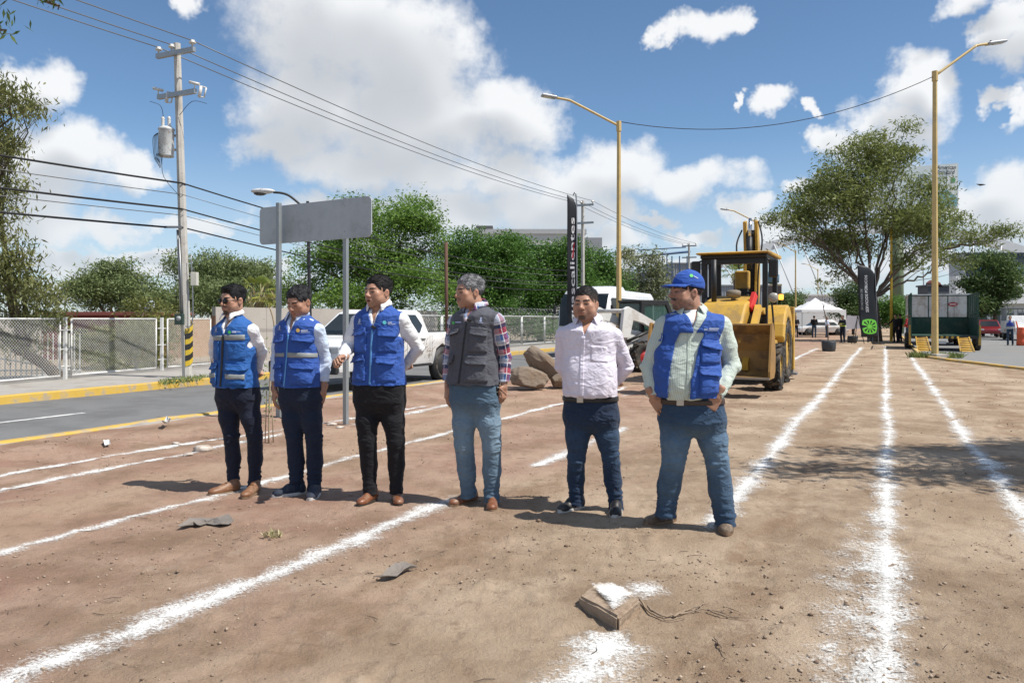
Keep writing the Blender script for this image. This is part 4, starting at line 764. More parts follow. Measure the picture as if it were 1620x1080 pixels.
mb = MB(); mb.add([pr(1508+4*math.cos(a), 285+4*math.sin(a)*1.0, -.06) for a in np.linspace(0, 6.28, 9)[:-1]], [tuple(range(8))]); mb.build('poster_plant', M('poster_green', (.10, .28, .12), .6), pan)
mb = MB(); s_ = Y/F; put_text(mb, 'American', 9.0*s_, pr(1497, 265, -.08), (1, 0, .02), (0, 0, 1), True, 31*s_, .25); put_text(mb, 'Standard', 9.0*s_, pr(1495.5, 273, -.08), (1, 0, .02), (0, 0, 1), True, 29*s_, .25); mb.build('lettering', M('ink', (.02, .02, .025), .6), pan)
mb = MB(); mb.tube([pr(1462+9*math.cos(a), 284+9*math.sin(a), -.06) for a in np.linspace(.3, 6.0, 20)], .05, 4); mb.build('poster_ring', M('poster_grey', (.28, .34, .36), .6), pan)
# shops, blue building, low buildings on the right
def block(label, px0, px1, pyt, Y, dep, wall, roof=None, name='building', z0=0.0, base=None):
    a, b = at(px0, 0, Y).x, at(px1, 0, Y).x; h_ = at(0, pyt, Y).z; t = thing(name, label, 'building', ((a+b)/2, Y+dep/2, 0)); mb = MB(); mb.box((0, 0, (h_+z0)/2), (b-a, dep, h_-z0)); mb.build('wall', wall, t); mb = MB(); mb.box((0, 0, h_+.12), (b-a+.4, dep+.4, .24)); mb.build('roof', roof or wall, t); return t, (b-a), h_, dep
WH = M('shop_white', (.60, .61, .61), .8, var=.08, vs=.4); t, w_, h_, d_ = block('long low white shop building behind the red car', 1515, 1720, 478, 105, 3, WH); mb = MB(); mb.box((0, -2.1, h_+1.6), (w_+2, 1.6, 3.6)); mb.build('fascia', M('fascia_white', (.68, .68, .68), .6), t)
window_grid(t, 0, list(np.linspace(-w_/2+1.5, w_/2-1.5, 9)), [1.3], 1.3, 2.2, -1.55, WG, FRM); mb = MB(); mb.box((-w_/2+2.6, -1.7, 2.9), (3.6, .2, .9)); mb.build('sign_board', M('sign_red', (.36, .05, .04), .6), t)
NV = M('clad_navy', (.03, .04, .07), .35, var=.1, vs=.4); t, w_, h_, d_ = block('dark blue glass fronted building behind the street tree', 1526, 1700, 402, 125, 4, NV); mb = MB(); mb.box((-w_/2-.05, 0, h_/2), (.3, 4.2, h_)); mb.build('end_wall', M('clad_grey', (.42, .44, .47), .6), t); window_grid(t, 0, list(np.linspace(-w_/2+2.5, w_/2-2, 7)), [h_-3, h_-5.6], 2.0, 2.2, -2.05, M('window_sky', (.06, .16, .30), .1), NV)
t, w_, h_, d_ = block('small dark building with red gable above the white truck body', 1468, 1512, 453, 118, 3, M('wall_dark', (.07, .075, .085), .7)); mb = MB(); mb.prism([(-w_/2+.4, h_), (0, h_), (-.3, h_+.5), (-w_/4, h_+1.0), (-w_/2+.5, h_+.6)], 'y', -1.7, 0); mb.build('gable', M('gable_red', (.22, .07, .05), .7), t)
block('low white perimeter building behind the canopy tent', 1255, 1345, 468, 112, 3, WH)
t, w_, h_, d_ = block('small sign tower beside the backhoe cab', 1212, 1234, 452, 108, 3, M('tower_ochre', (.30, .26, .16), .7)); mb = MB(); mb.box((.1, -1.6, h_-.6), (w_*1.05, .2, 1.2)); mb.build('sign_board', M('sign_dark', (.04, .03, .03), .6), t); mb = MB(); mb.lathe([(.1, 0), (1.0, .2), (1.05, 1.2), (.6, 1.7)], (.3, 0, h_+.3), n=12); mb.build('water_tank', M('tank_blue', (.10, .18, .25), .6), t)
# green road sign
Y = 72; t = thing('road_sign', 'green direction sign reading CENTRO above the red car', 'road sign', (at(1569, 0, Y).x, Y, 0)); o0 = Vector((at(1569, 0, Y).x, Y, 0)); mb = MB(); mb.tube([(0, 0, 0), (0, 0, at(0, 452, Y).z)], .11, 8); mb.build('post', GALV, t); pr = lambda px, py, dy=0: at(px, py, Y+dy)-o0
mb = MB(); c = pr(1548, 459.3, -.15); mb.box(c, (2.25, .05, .56), bev=.01); pn = mb.build('panel', M('sign_green', (.006, .16, .075), .5, var=.06), t); mb = MB(); put_text(mb, 'CENTRO', .21, c+Vector((.12, -.03, -.13)), (1, 0, 0), (0, 0, 1), True, 1.05); mb.box(c+Vector((-.05, -.028, .11)), (1.45, .004, .10)); mb.build('lettering', M('sign_white', (.72, .74, .72), .5, var=0), pn)
# ------------------------------------------------------------------ vehicles and site equipment
TYRE = M('tyre', (.022, .021, .020), .85, var=.3, vs=8, bump=.4, bs=40, dirt=(.22, .17, .12), dirt_amt=.45, dirt_s=5)
CATY = M('machine_yellow', (.55, .33, .05), .5, var=.16, vs=3, dirt=(.25, .17, .09), dirt_amt=.6, dirt_s=2.2); CATB = M('machine_black', (.016, .016, .017), .5, var=.15); BUCK = M('bucket_worn', (.30, .165, .045), .7, var=.3, vs=4, bump=.15, bs=20, dirt=(.12, .07, .035), dirt_amt=.85, dirt_s=1.6); CHROME = M('chrome', (.6, .6, .6), .18, 1.0, var=.05); RED = M('lock_red', (.62, .035, .03), .5)
GLS = glass('glass_dark', (.015, .02, .022), .80); GLS2 = glass('glass_clear', (.10, .13, .13), .35); CARW = M('car_white', (.76, .76, .75), .32, var=.05, vs=2, coat=.4, dirt=(.42, .36, .29), dirt_amt=.22, dirt_s=2.5); PLAST = M('trim_black', (.02, .02, .021), .6, var=.1); TAIL = M('tail_red', (.30, .01, .01), .25); HEADL = M('head_lamp', (.55, .57, .58), .15); RIM = M('rim_grey', (.34, .34, .35), .35, .8)
def wheel(parent, c, r, w, rim_mat, axis='x', lugs=0, rimr=.6, name='wheel', n=28):
    mb = MB(); pr = [(r*rimr, -w*.42), (r*.86, -w*.5), (r*.97, -w*.42), (r, -w*.25), (r, w*.25), (r*.97, w*.42), (r*.86, w*.5), (r*rimr, w*.42), (r*rimr, -w*.42)]; mb.lathe(pr, c, axis, n, caps=False); wo = mb.build(name, TYRE, parent)
    if lugs:
        lb = MB()
        for i in range(lugs):
            for sgn in (-1, 1):
                a = 2*math.pi*(i+.5*(sgn > 0))/lugs; ca, sa = math.cos(a), math.sin(a); Rm = Matrix.Rotation(a, 3, 'X') @ Matrix.Rotation(sgn*.7, 3, 'Z'); lb.box(Vector(c)+Vector((sgn*w*.23, ca*(r+.012), sa*(r+.012))), (w*.52, .065*r/.5, .05), Matrix.Rotation(a-math.pi/2, 3, 'X') @ Matrix.Rotation(sgn*.65, 3, 'Z'))
        o = lb.build('tread', TYRE, wo); o['kind'] = 'stuff'
    mb = MB(); mb.lathe([(r*.06, -w*.40), (r*.30, -w*.38), (r*.42, -w*.20), (r*rimr*.95, -w*.24), (r*rimr*1.02, -w*.43), (r*rimr*1.02, w*.43), (r*rimr*.95, w*.24), (r*.42, w*.20), (r*.30, w*.38), (r*.06, w*.40)], c, axis, n); mb.build('rim', rim_mat, wo); return wo
# ---- backhoe loader, front towards us
BO = uw(16.95, -3.03); t = thing('backhoe_loader', 'yellow backhoe loader with raised boom parked behind the man in cap', 'backhoe', BO, ZROT)
for x in (-.88, .88):
    wheel(t, (x*1.09, 0, .47), .45, .36, CATY, lugs=14, rimr=.52); wheel(t, (x*.93, 2.12, .73), .71, .46, CATY, lugs=18, rimr=.56)
mb = MB(); mb.prism([(-.35, .62), (-.45, .80), (-.40, 1.35), (1.0, 1.45), (2.6, 1.3), (2.9, .6), (1.5, .5)], 'x', -.42, .42, .04); mb.build('chassis', CATB, t); mb = MB(); mb.box((0, 0, .5), (1.5, .18, .2)); mb.build('axle', CATB, t); mb = MB(); mb.box((0, 2.12, .72), (1.6, .22, .26)); mb.build('axle', CATB, t)
mb = MB(); V = [(-.40, -.62, 1.22), (.40, -.62, 1.22), (.46, -.15, 1.78), (-.46, -.15, 1.78), (.50, 1.15, 1.98), (-.50, 1.15, 1.98), (-.42, -.55, .85), (.42, -.55, .85), (.52, 1.15, 1.1), (-.52, 1.15, 1.1)]; mb.add(V, [(0, 1, 2, 3), (3, 2, 4, 5), (6, 7, 1, 0), (1, 7, 8, 4, 2), (0, 3, 5, 9, 6), (4, 8, 9, 5), (6, 9, 8, 7)]); hood = mb.build('hood', CATY, t); md = hood.modifiers.new('b', 'BEVEL'); md.width = .05; md.segments = 3
mb = MB()
for k in range(6): mb.box((0, -.60+.0*k, .92+.05*k), (.66, .03, .018))
o = mb.build('grille', CATB, hood); o['kind'] = 'stuff'
mb = MB(); mb.lathe([(.05, 0), (.05, .08), (.15, .10), (.16, .20), (.12, .23), (.03, .24)], (.10, .35, 1.84), n=18); mb.build('air_precleaner', M('precleaner', (.20, .17, .13), .7), hood); mb = MB(); mb.tube([(-.27, .15, 1.78), (-.27, .15, 2.72)], .055, 10); mb.build('exhaust_stack', CATB, hood)
# cab canopy
for x in (-.66, .66):
    for y in (1.05, 2.75): mb = MB(); mb.box((x, y, 1.98), (.11, .13, 1.72), bev=.02); mb.build('cab_post', CATB, t)
mb = MB(); mb.box((-.54, 1.15, 1.95), (.07, .10, 1.70), bev=.02); mb.build('cab_post', CATB, t)
mb = MB(); mb.box((0, 1.9, 2.84), (1.44, 2.05, .09), bev=.03); mb.build('roof_lining', CATB, t); mb = MB(); mb.prism([(.72, 2.885), (.66, 2.91), (.9, 2.945), (2.9, 2.97), (3.05, 2.95), (3.0, 2.89)], 'x', -.78, .78, .025); mb.build('cab_roof', CATY, t); mb = MB(); mb.box((0, 1.02, 2.74), (1.3, .10, .12)); mb.build('header', CATB, t)
mb = MB(); mb.box((0, 2.0, 1.12), (1.56, 1.75, .16)); mb.build('cab_floor', CATB, t); mb = MB(); mb.box((0, 1.30, 1.45), (1.2, .25, .6), bev=.05); mb.build('dashboard', CATB, t); mb = MB(); mb.box((.05, 2.25, 1.45), (.5, .5, .14), bev=.05); mb.box((.05, 2.48, 1.8), (.48, .12, .62), bev=.05); mb.build('seat', CATB, t)
mb = MB(); mb.tube([(.02+.21*math.cos(a), 1.50+.10*math.sin(a), 1.98+.19*math.sin(a)*.45) for a in np.linspace(0, 6.283, 25)], .020, 6); mb.tube([(.02, 1.50, 1.96), (.02, 1.42, 1.6)], .03, 6); mb.build('steering_wheel', CATB, t)
for x, lab in ((.72, 1), (-.72, -1)):
    mb = MB(); mb.box((x+.12*lab, .98, 2.56), (.20, .08, .40), bev=.05); mr = mb.build('mirror', CATB, t); mb = MB(); mb.tube([(x-.08*lab, 1.05, 2.8), (x+.05*lab, 1.0, 2.74)], .02, 6); mb.build('mirror_arm', CATB, mr)
mb = MB(); mb.lathe([(.02, -.03), (.105, -.02), (.11, .03), (.05, .05)], (.84, .95, 1.92), 'y', 18); mb.build('work_light', M('work_light', (.35, .34, .31), .25), t); mb = MB(); mb.box((1.0, .97, 1.93), (.10, .08, .12), bev=.02); mb.build('indicator', M('indicator_orange', (.8, .30, .03), .3, emit=((1, .36, .05), 2.2)), t)
mb = MB(); mb.tube(curve([(.80, 1.0, 1.85), (.84, .98, 1.4), (.84, .98, .95), (.74, 1.05, .85)], 5), .022, 6); mb.build('grab_rail', CATB, t)
# rear fenders
for x in (-1, 1):
    pts = []
    for k in range(9): a = R(15+150*k/8); pts.append((2.12-math.cos(a)*.98, .80+math.sin(a)*.98))
    pts += [(2.92, 1.0), (2.12-math.cos(R(165))*.78, .73+math.sin(R(165))*.78)]+[(2.12-math.cos(R(15+150*k/8))*.78, .73+math.sin(R(15+150*k/8))*.78) for k in range(7, -1, -1)]
    mb = MB(); mb.prism(pts, 'x', x*.58 if x > 0 else -1.04, x*1.04 if x > 0 else -.58); fo = mb.build('fender', CATY, t); md = fo.modifiers.new('b', 'BEVEL'); md.width = .09; md.segments = 3; md.limit_method = 'ANGLE'; md.angle_limit = R(50)
    mb = MB(); mb.prism([(1.15, .60), (1.12, 1.42), (1.5, 1.58), (2.6, 1.58), (2.9, 1.1), (2.4, .95), (1.6, .7)], 'x', x*.60 if x > 0 else -.64, x*.64 if x > 0 else -.60); mb.build('side_panel', CATY, t)
    mb = MB(); mb.prism([(.85, .62), (.85, 1.0), (1.35, 1.0), (1.35, .62)], 'x', .5 if x > 0 else -.9, .9 if x > 0 else -.5, .02); mb.build('tank_step', CATY, t)
# loader arms, cylinders, bucket
for x in (-.62, .62):
    mb = MB(); mb.prism([(.95, 1.55), (1.05, 1.72), (.35, 1.62), (-1.0, .72), (-1.45, .48), (-1.5, .62), (-1.05, .92), (.25, 1.76)], 'x', x-.06, x+.06); mb.build('loader_arm', CATY, t)
    mb = MB(); mb.tube([(x*.82, .75, 1.9), (x*.82, -.2, 1.25)], .055, 10); cy = mb.build('lift_cylinder', CATB, t); mb = MB(); mb.tube([(x*.82, -.2, 1.25), (x*.82, -.85, .82)], .03, 10); mb.build('piston_rod', CHROME, cy)
    mb = MB(); mb.prism([(-.25, 1.05), (-.95, .95), (-1.42, 1.0), (-1.40, 1.12), (-.9, 1.1), (-.25, 1.22)], 'x', x-.13, x-.09); mb.build('tilt_link', CATY, t)
mb = MB(); mb.box((.50, .30, 1.82), (.09, .42, .16), (R(52), 0, R(-14)), .01); mb.build('lift_lock', RED, t)
yb = -2.05; mb = MB(); pts = [(yb, .37), (yb+.55, .36), (yb+.72, .48), (yb+.76, .85), (yb+.62, 1.20), (yb+.40, 1.37), (yb+.385, 1.345), (yb+.59, 1.17), (yb+.725, .85), (yb+.69, .50), (yb+.54, .395), (yb, .395)]; mb.prism(pts, 'x', -1.13, 1.13); bk = mb.build('bucket', BUCK, t)
for x in (-1.14, 1.14): mb = MB(); mb.prism([(yb-.02, .36), (yb+.56, .355), (yb+.74, .48), (yb+.775, .85), (yb+.63, 1.21), (yb+.40, 1.385), (yb+.30, 1.38), (yb-.02, .50)], 'x', x-.018, x+.018); mb.build('bucket_side', BUCK, bk)
mb = MB(); mb.box((0, yb-.01, .372), (2.30, .16, .035)); mb.build('cutting_edge', M('edge_steel', (.30, .26, .21), .55, .4, var=.3), bk)
# rear boom folded upright, stabilisers
mb = MB(); mb.box((0, 3.05, .95), (1.9, .2, .5)); mb.build('rear_frame', CATY, t)
for x in (-.17, .11): mb = MB(); mb.prism([(3.15, .9), (3.6, .95), (4.05, 2.4), (4.05, 3.2), (3.75, 3.95), (3.5, 3.9), (3.65, 3.15), (3.55, 2.4)], 'x', x-.035, x+.035, .01); mb.build('boom_plate', CATY, t)
mb = MB(); mb.prism([(3.3, 1.0), (3.55, 1.0), (3.95, 2.5), (3.9, 3.2), (3.65, 3.7), (3.5, 3.6), (3.68, 3.1), (3.6, 2.5)], 'x', -.12, .06); mb.build('boom_core', CATB, t); mb = MB(); mb.tube([(-.03, 3.40, 2.7), (-.03, 3.45, 3.5)], .07, 10); c_ = mb.build('boom_cylinder', CATB, t); mb = MB(); mb.tube([(-.03, 3.45, 3.5), (-.03, 3.55, 3.98)], .042, 10); mb.build('piston_rod', CHROME, c_)
mb = MB(); mb.box((-.16, 3.2, 2.42), (.34, .25, .46), bev=.04); mb.build('swing_frame', CATY, t); mb = MB(); mb.box((-.14, 3.15, 1.75), (.24, .3, .9)); mb.build('dipper_stick', CATB, t); mb = MB(); mb.tube(curve([(.16, 3.6, 3.9), (.28, 3.4, 3.4), (.2, 3.3, 2.6), (.2, 3.2, 1.6)], 5), .022, 6); mb.build('hydraulic_hose', BLACK, t); mb = MB(); mb.tube(curve([(-.24, 3.6, 3.7), (-.34, 3.4, 3.3), (-.26, 3.3, 2.7)], 5), .022, 6); mb.build('hydraulic_hose', BLACK, t)
for x in (-.98, .98):
    mb = MB(); mb.box((x, 3.1, 1.0), (.17, .22, 1.5), bev=.015); st = mb.build('stabiliser', CATY, t); mb = MB(); mb.box((x, 3.1, .28), (.12, .16, .25)); mb.build('stabiliser_leg', STEEL, st); mb = MB(); mb.box((x, 3.1, .15), (.3, .36, .05)); mb.build('foot_pad', STEEL, st)
# ---- white skid steer
SO = gp(1002, 588); t = thing('skid_steer', 'white skid steer loader behind the man in the lilac shirt', 'skid steer', Vector((SO.x+.35, SO.y+.75, 0)), -R(59))
for x in (-.72, .72):
    for y in (-.55, .55): wheel(t, (x, y, .42), .41, .30, M('rim_red', (.40, .03, .03), .5), lugs=12, rimr=.5)
SKW = M('machine_white', (.70, .70, .68), .45, var=.1, vs=4, dirt=(.36, .29, .2), dirt_amt=.4, dirt_s=3)
mb = MB(); mb.prism([(-1.15, .35), (-1.25, .6), (-1.2, 1.05), (-.6, 1.15), (.9, .75), (1.1, .3)], 'x', -.52, .52, .03); mb.build('body', SKW, t); mb = MB(); mb.box((0, -1.24, .78), (.8, .06, .5)); gr = mb.build('rear_grille', CATB, t)
for k in range(6): mb = MB(); mb.box((0, -1.28, .58+k*.08), (.74, .02, .03)); mb.build('grille_bar', SKW, gr)
# cab
for x in (-.46, .46):
    mb = MB(); mb.prism([(-.45, 1.0), (-.42, 1.95), (.55, 1.98), (.80, 1.5), (.85, .8), (.73, .8), (.68, 1.45), (.48, 1.86), (-.30, 1.84), (-.32, 1.0)], 'x', x-.04, x+.04, .01); mb.build('cab_frame', CATB, t); mb = MB(); mb.prism([(-.32, 1.05), (-.30, 1.84), (.48, 1.86), (.68, 1.45), (.70, 1.05)], 'x', x-.008, x+.008); w_ = mb.build('cab_window', glass('glass_green', (.03, .10, .08), .5), t)
mb = MB(); mb.box((0, .05, 1.96), (1.0, 1.05, .06), bev=.02); mb.build('cab_roof', CATB, t); mb = MB(); mb.box((0, -.44, 1.45), (.86, .04, .9)); mb.build('rear_window', GLS2, t)
for x in (-.64, .64):
    mb = MB(); mb.prism([(-1.30, .95), (-1.20, 1.72), (-1.05, 1.80), (-.85, 1.72), (.75, 1.02), (1.45, .45), (1.35, .32), (.60, .85), (-.55, 1.35), (-.88, 1.42), (-1.0, .95)], 'x', x-.06, x+.06, .01); mb.build('lift_arm', SKW, t); mb = MB(); mb.tube([(x, -1.05, .85), (x*.98, -.1, 1.18)], .045, 8); c_ = mb.build('lift_cylinder', CATB, t)
    mb = MB(); mb.prism([(-1.30, .62), (-1.30, 1.08), (-.98, 1.08), (-.75, .62)], 'x', x*.86-.05, x*.86+.05); mb.build('tower', SKW, t)
mb = MB(); mb.tube([(-.66, -1.12, 1.68), (.66, -1.12, 1.68)], .055, 10); mb.build('cross_tube', SKW, t); mb = MB(); mb.prism([(1.3, .1), (1.9, .08), (1.95, .12), (1.5, .2), (1.42, .7), (1.32, .7)], 'x', -.85, .85); mb.build('bucket', CATB, t)
# ---- cars: body from a side profile, tucked-in glasshouse
def car(name, label, cat, loc, rz, paint, L, Wd, prof_low, prof_top, wheels, wr, group=None, rim=RIM, low_in=.05, top_in=.16, glass_mat=GLS, beltline=None, detail=True):
    """local -Y is the front; profiles are (y, z)"""
    t = thing(name, label, cat, loc, rz, group); hw_ = Wd/2; mb = MB(); mb.prism(prof_low, 'x', -hw_, hw_, .055); b = mb.build('body', paint, t)
    for p in b.data.polygons: p.use_smooth = True
    try: b.data.set_sharp_from_angle(angle=R(32))
    except Exception: pass
    V = []; n = len(prof_top); zb = min(z for _, z in prof_top); zt = max(z for _, z in prof_top)
    for sx_ in (-1, 1):
        for (y, z) in prof_top: V.append((sx_*(hw_-.06-top_in*(z-zb)/(zt-zb)), y, z))
    mb = MB(); mb.add(V, [tuple(range(n)), tuple(range(n, 2*n))[::-1]]+[(i, (i+1) % n, n+(i+1) % n, n+i) for i in range(n)]); gh = mb.build('roof', paint, t); md = gh.modifiers.new('b', 'BEVEL'); md.width = .04; md.segments = 2
    for (x, y) in [(s_*(hw_-.10), yy) for yy in wheels for s_ in (-1, 1)]:
        mb = MB(); mb.lathe([(wr*1.16, -.02), (wr*1.16, .15)], (x-.03*(1 if x > 0 else 1) if x > 0 else x-.10, y, wr), 'x', 24); mb.build('wheel_arch', PLAST, t); wheel(t, (x+.02*(1 if x > 0 else -1), y, wr), wr, .22, rim, rimr=.66)
    t['hw'] = hw_; return t, hw_
def side_panes(t, hw_, polys, zb, zt, top_in, mat, off=.012, name='side_window'):
    for s_ in (-1, 1):
        for P in polys:
            mb = MB(); V = [(s_*(hw_-.06-top_in*(z-zb)/(zt-zb)+off), y, z) for y, z in P]+[(s_*(hw_-.06-top_in*(z-zb)/(zt-zb)-.01), y, z) for y, z in P]; n = len(P); mb.add(V, [tuple(range(n)), tuple(range(n, 2*n))[::-1]]+[(i, (i+1) % n, n+(i+1) % n, n+i) for i in range(n)]); mb.build(name, mat, t)
def cross_pane(t, hw_, y0, z0, y1, z1, zb, zt, top_in, mat, name, inset=.10, push=.014, tilt=1):
    w0, w1 = hw_-.06-top_in*(z0-zb)/(zt-zb)-inset, hw_-.06-top_in*(z1-zb)/(zt-zb)-inset; d = Vector((0, y1-y0, z1-z0)).normalized(); nrm = Vector((0, -d.z, d.y))*tilt; nrm = nrm*push; V = [Vector((-w0, y0, z0))+nrm, Vector((w0, y0, z0))+nrm, Vector((w1, y1, z1))+nrm, Vector((-w1, y1, z1))+nrm]; V += [v-nrm*1.6 for v in V]; MB().add(V, [(0, 1, 2, 3), (7, 6, 5, 4), (0, 4, 5, 1), (1, 5, 6, 2), (2, 6, 7, 3), (3, 7, 4, 0)]).build(name, mat, t)
# pickup on the left road
fp = onw(536, -10.35); uf = fp.x*DU.x+fp.y*DU.y; PK = uw(uf+2.65, -10.35-.93, -.10)
low = [(-2.62, .42), (-2.66, .62), (-2.60, .98), (-2.3, 1.06), (-1.25, 1.16), (-1.0, 1.18), (1.05, 1.20), (1.10, 1.22), (2.60, 1.22), (2.64, 1.15), (2.64, .62), (2.5, .46), (2.12, .46), (1.95, .80), (1.65, .93), (1.35, .80), (1.18, .42), (-1.15, .42), (-1.32, .80), (-1.62, .93), (-1.92, .80), (-2.10, .42)]
top = [(-1.30, 1.14), (-.55, 1.70), (-.30, 1.78), (.75, 1.78), (.92, 1.70), (1.12, 1.16)]
t, hw_ = car('pickup_truck', 'dusty white crew cab pickup driving on the left road', 'pickup', PK, ZROT, CARW, 5.3, 1.86, low, top, (-1.62, 1.65), .39); zb, zt = 1.14, 1.78
side_panes(t, hw_, [[(-.95, 1.24), (-.48, 1.62), (-.05, 1.66), (-.05, 1.22)], [(.03, 1.22), (.03, 1.66), (.62, 1.66), (.84, 1.40), (.66, 1.22)]], zb, zt, .16, GLS); cross_pane(t, hw_, -1.24, 1.20, -.58, 1.67, zb, zt, .16, GLS, 'windscreen')
mb = MB(); mb.box((0, -2.66, .78), (1.4, .06, .30), bev=.02); g_ = mb.build('grille', PLAST, t); mb = MB(); mb.box((0, -2.68, .52), (1.84, .10, .26), bev=.03); mb.build('bumper', PLAST, t)
for x in (-.76, .76): mb = MB(); mb.box((x, -2.56, .90), (.34, .16, .16), bev=.03); mb.build('headlight', HEADL, t)
for x in (-1, 1):
    for y in (.70, -.28): mb = MB(); mb.box((x*.94, y, 1.06), (.03, .17, .035), bev=.01); mb.build('door_handle', M('handle_dark', (.10, .10, .10), .4), t)
    for y in (-1.08, -.02, 1.02, 1.12): mb = MB(); mb.box((x*.931, y, .82), (.004, .008, .66)); mb.build('panel_gap', PLAST, t)
    mb = MB(); mb.box((x*.93, 0, .43), (.06, 2.1, .06)); mb.build('side_step', PLAST, t); mb = MB(); mb.box((x*1.06, -.95, 1.25), (.22, .10, .16), bev=.03); mb.build('wing_mirror', PLAST, t); mb = MB(); mb.box((x*.84, 2.64, .95), (.16, .05, .34), bev=.02); mb.build('tail_light', TAIL, t)
mb = MB(); mb.box((0, 1.87, 1.225), (1.60, 1.40, .02)); mb.build('bed_liner', PLAST, t)
# mud sprayed on the doors, the truck's own dirt
mb = MB(); r_ = np.random.default_rng(4)
for k in range(60):
    y, z = r_.normal(.55, .42), .62+abs(r_.normal(0, .20)); a = r_.random()*3; l_ = .05+.12*r_.random()
    if .46 < z < 1.1 and -.9 < y < 1.3: mb.box((.9325+.0005*(k % 3), y, z), (.002, l_, .012), (a*.5, 0, 0))
o = mb.build('mud_splash', M('mud', (.25, .21, .16), .9), t); o['kind'] = 'stuff'
# sedans and others far away
sed_low = [(-2.15, .35), (-2.2, .55), (-2.1, .75), (-1.2, .90), (1.5, .95), (2.15, .92), (2.2, .6), (2.1, .35), (1.75, .35), (1.62, .60), (1.35, .68), (1.08, .60), (.95, .32), (-1.0, .32), (-1.12, .60), (-1.38, .68), (-1.65, .60), (-1.78, .35)]; sed_top = [(-1.15, .88), (-.45, 1.38), (-.1, 1.46), (.75, 1.44), (1.0, 1.36), (1.65, .92)]
def sedan(label, loc, rz, paint, name='car', group=None):
    t, hw_ = car(name, label, 'car', loc, rz, paint, 4.4, 1.74, sed_low, sed_top, (-1.38, 1.35), .31, group); zb, zt = .88, 1.46
    side_panes(t, hw_, [[(-.85, .96), (-.38, 1.34), (.12, 1.39), (.12, .95)], [(.2, .95), (.2, 1.39), (.78, 1.36), (1.25, 1.0), (1.1, .95)]], zb, zt, .18, GLS); cross_pane(t, hw_, -1.08, .94, -.46, 1.37, zb, zt, .16, GLS, 'windscreen'); cross_pane(t, hw_, 1.58, .97, 1.02, 1.35, zb, zt, .16, GLS, 'rear_window', tilt=-1)
    for x in (-.66, .66): mb = MB(); mb.box((x, 2.13, .76), (.34, .12, .18), bev=.02); mb.build('tail_light', TAIL, t); mb = MB(); mb.box((x, -2.1, .66), (.34, .14, .15), bev=.02); mb.build('headlight', HEADL, t)
    mb = MB(); mb.box((0, 2.21, .62), (.36, .02, .16)); mb.build('number_plate', M('plate', (.55, .56, .55), .5), t); mb = MB(); mb.box((0, 2.2, .45), (1.5, .06, .14), bev=.02); mb.build('bumper', PLAST, t); return t
sedan('white sedan parked side on behind the canopy tent', (at(1298, 0, 72).x, 72, -.05), R(-90), CARW); sedan('dark red car stopped on the right road seen from behind', (at(1563, 0, 66).x, 66, -.06), ZROT*1.0, M('car_red', (.20, .012, .016), .3, var=.05, coat=.5)); sedan('silver car partly hidden left of the red car', (at(1537, 0, 72).x, 72, -.06), ZROT, M('car_silver', (.45, .46, .47), .3, .5, var=.05))
t = thing('pickup_truck', 'white pickup with tall cage body on the right road', 'pickup', (at(1605, 0, 58).x+.4, 58, -.06), ZROT)
for (x, y) in ((-.8, -1.6), (.8, -1.6), (-.8, 1.5), (.8, 1.5)): wheel(t, (x, y, .38), .38, .24, RIM)
mb = MB(); mb.box((0, .9, .95), (1.9, 2.8, .9), bev=.03); mb.build('load_bed', M('bed_white', (.55, .55, .53), .5, dirt=(.3, .25, .2), dirt_amt=.5), t); mb = MB(); mb.prism([(-2.6, .45), (-2.6, .95), (-1.7, 1.1), (-1.3, 1.75), (-.5, 1.8), (-.5, .45)], 'x', -.9, .9, .05); mb.build('cab', CARW, t); mb = MB(); mb.box((0, -.48, 1.5), (1.5, .03, .4)); mb.build('rear_window', GLS, t)
for x in (-.9, .9):
    for y in np.linspace(-.4, 2.2, 7): mb = MB(); mb.box((x, y, 1.85), (.05, .05, .95)); mb.build('cage_post', STEEL, t)
for z in (1.5, 2.3): mb = MB(); mb.box((0, 2.22, z), (1.9, .05, .06)); mb.build('cage_rail', STEEL, t)
for x in np.linspace(-.75, .75, 6): mb = MB(); mb.box((x, 2.22, 1.85), (.04, .04, .95)); mb.build('cage_post', STEEL, t)
mb = MB(); mb.box((0, .9, 2.36), (1.96, 2.9, .06)); mb.build('cage_roof', M('tarp_grey', (.35, .36, .37), .7), t)
for x in (-.85, .85): mb = MB(); mb.box((x, 2.32, .72), (.14, .04, .3)); mb.build('tail_light', TAIL, t)
mb = MB(); mb.box((0, 2.36, .5), (1.8, .1, .14)); mb.build('bumper', PLAST, t)
# ---- white bus on the left road
fb = onw(962, -9.95); ub = fb.x*DU.x+fb.y*DU.y; t = thing('bus', 'white minibus with dark windows behind the skid steer', 'bus', uw(ub, -11.1, -.10), ZROT)
V, Fs = [], []; secs = [(0.0, .92, .45, 1.1), (.02, 1.02, .42, 1.25), (.30, 1.08, .40, 2.15), (.75, 1.10, .40, 2.75), (1.3, 1.11, .40, 2.92), (2.6, 1.11, .40, 2.98), (2.9, 1.11, .40, 2.84), (7.0, 1.11, .40, 2.82), (7.2, 1.06, .45, 2.7)]
for (y, hw_, z0, z1) in secs: V += [(-hw_, y, z0), (-hw_, y, z0+(z1-z0)*.45), (-hw_*.985, y, z1-.28), (-hw_*.86, y, z1-.06), (-hw_*.4, y, z1), (hw_*.4, y, z1), (hw_*.86, y, z1-.06), (hw_*.985, y, z1-.28), (hw_, y, z0+(z1-z0)*.45), (hw_, y, z0)]
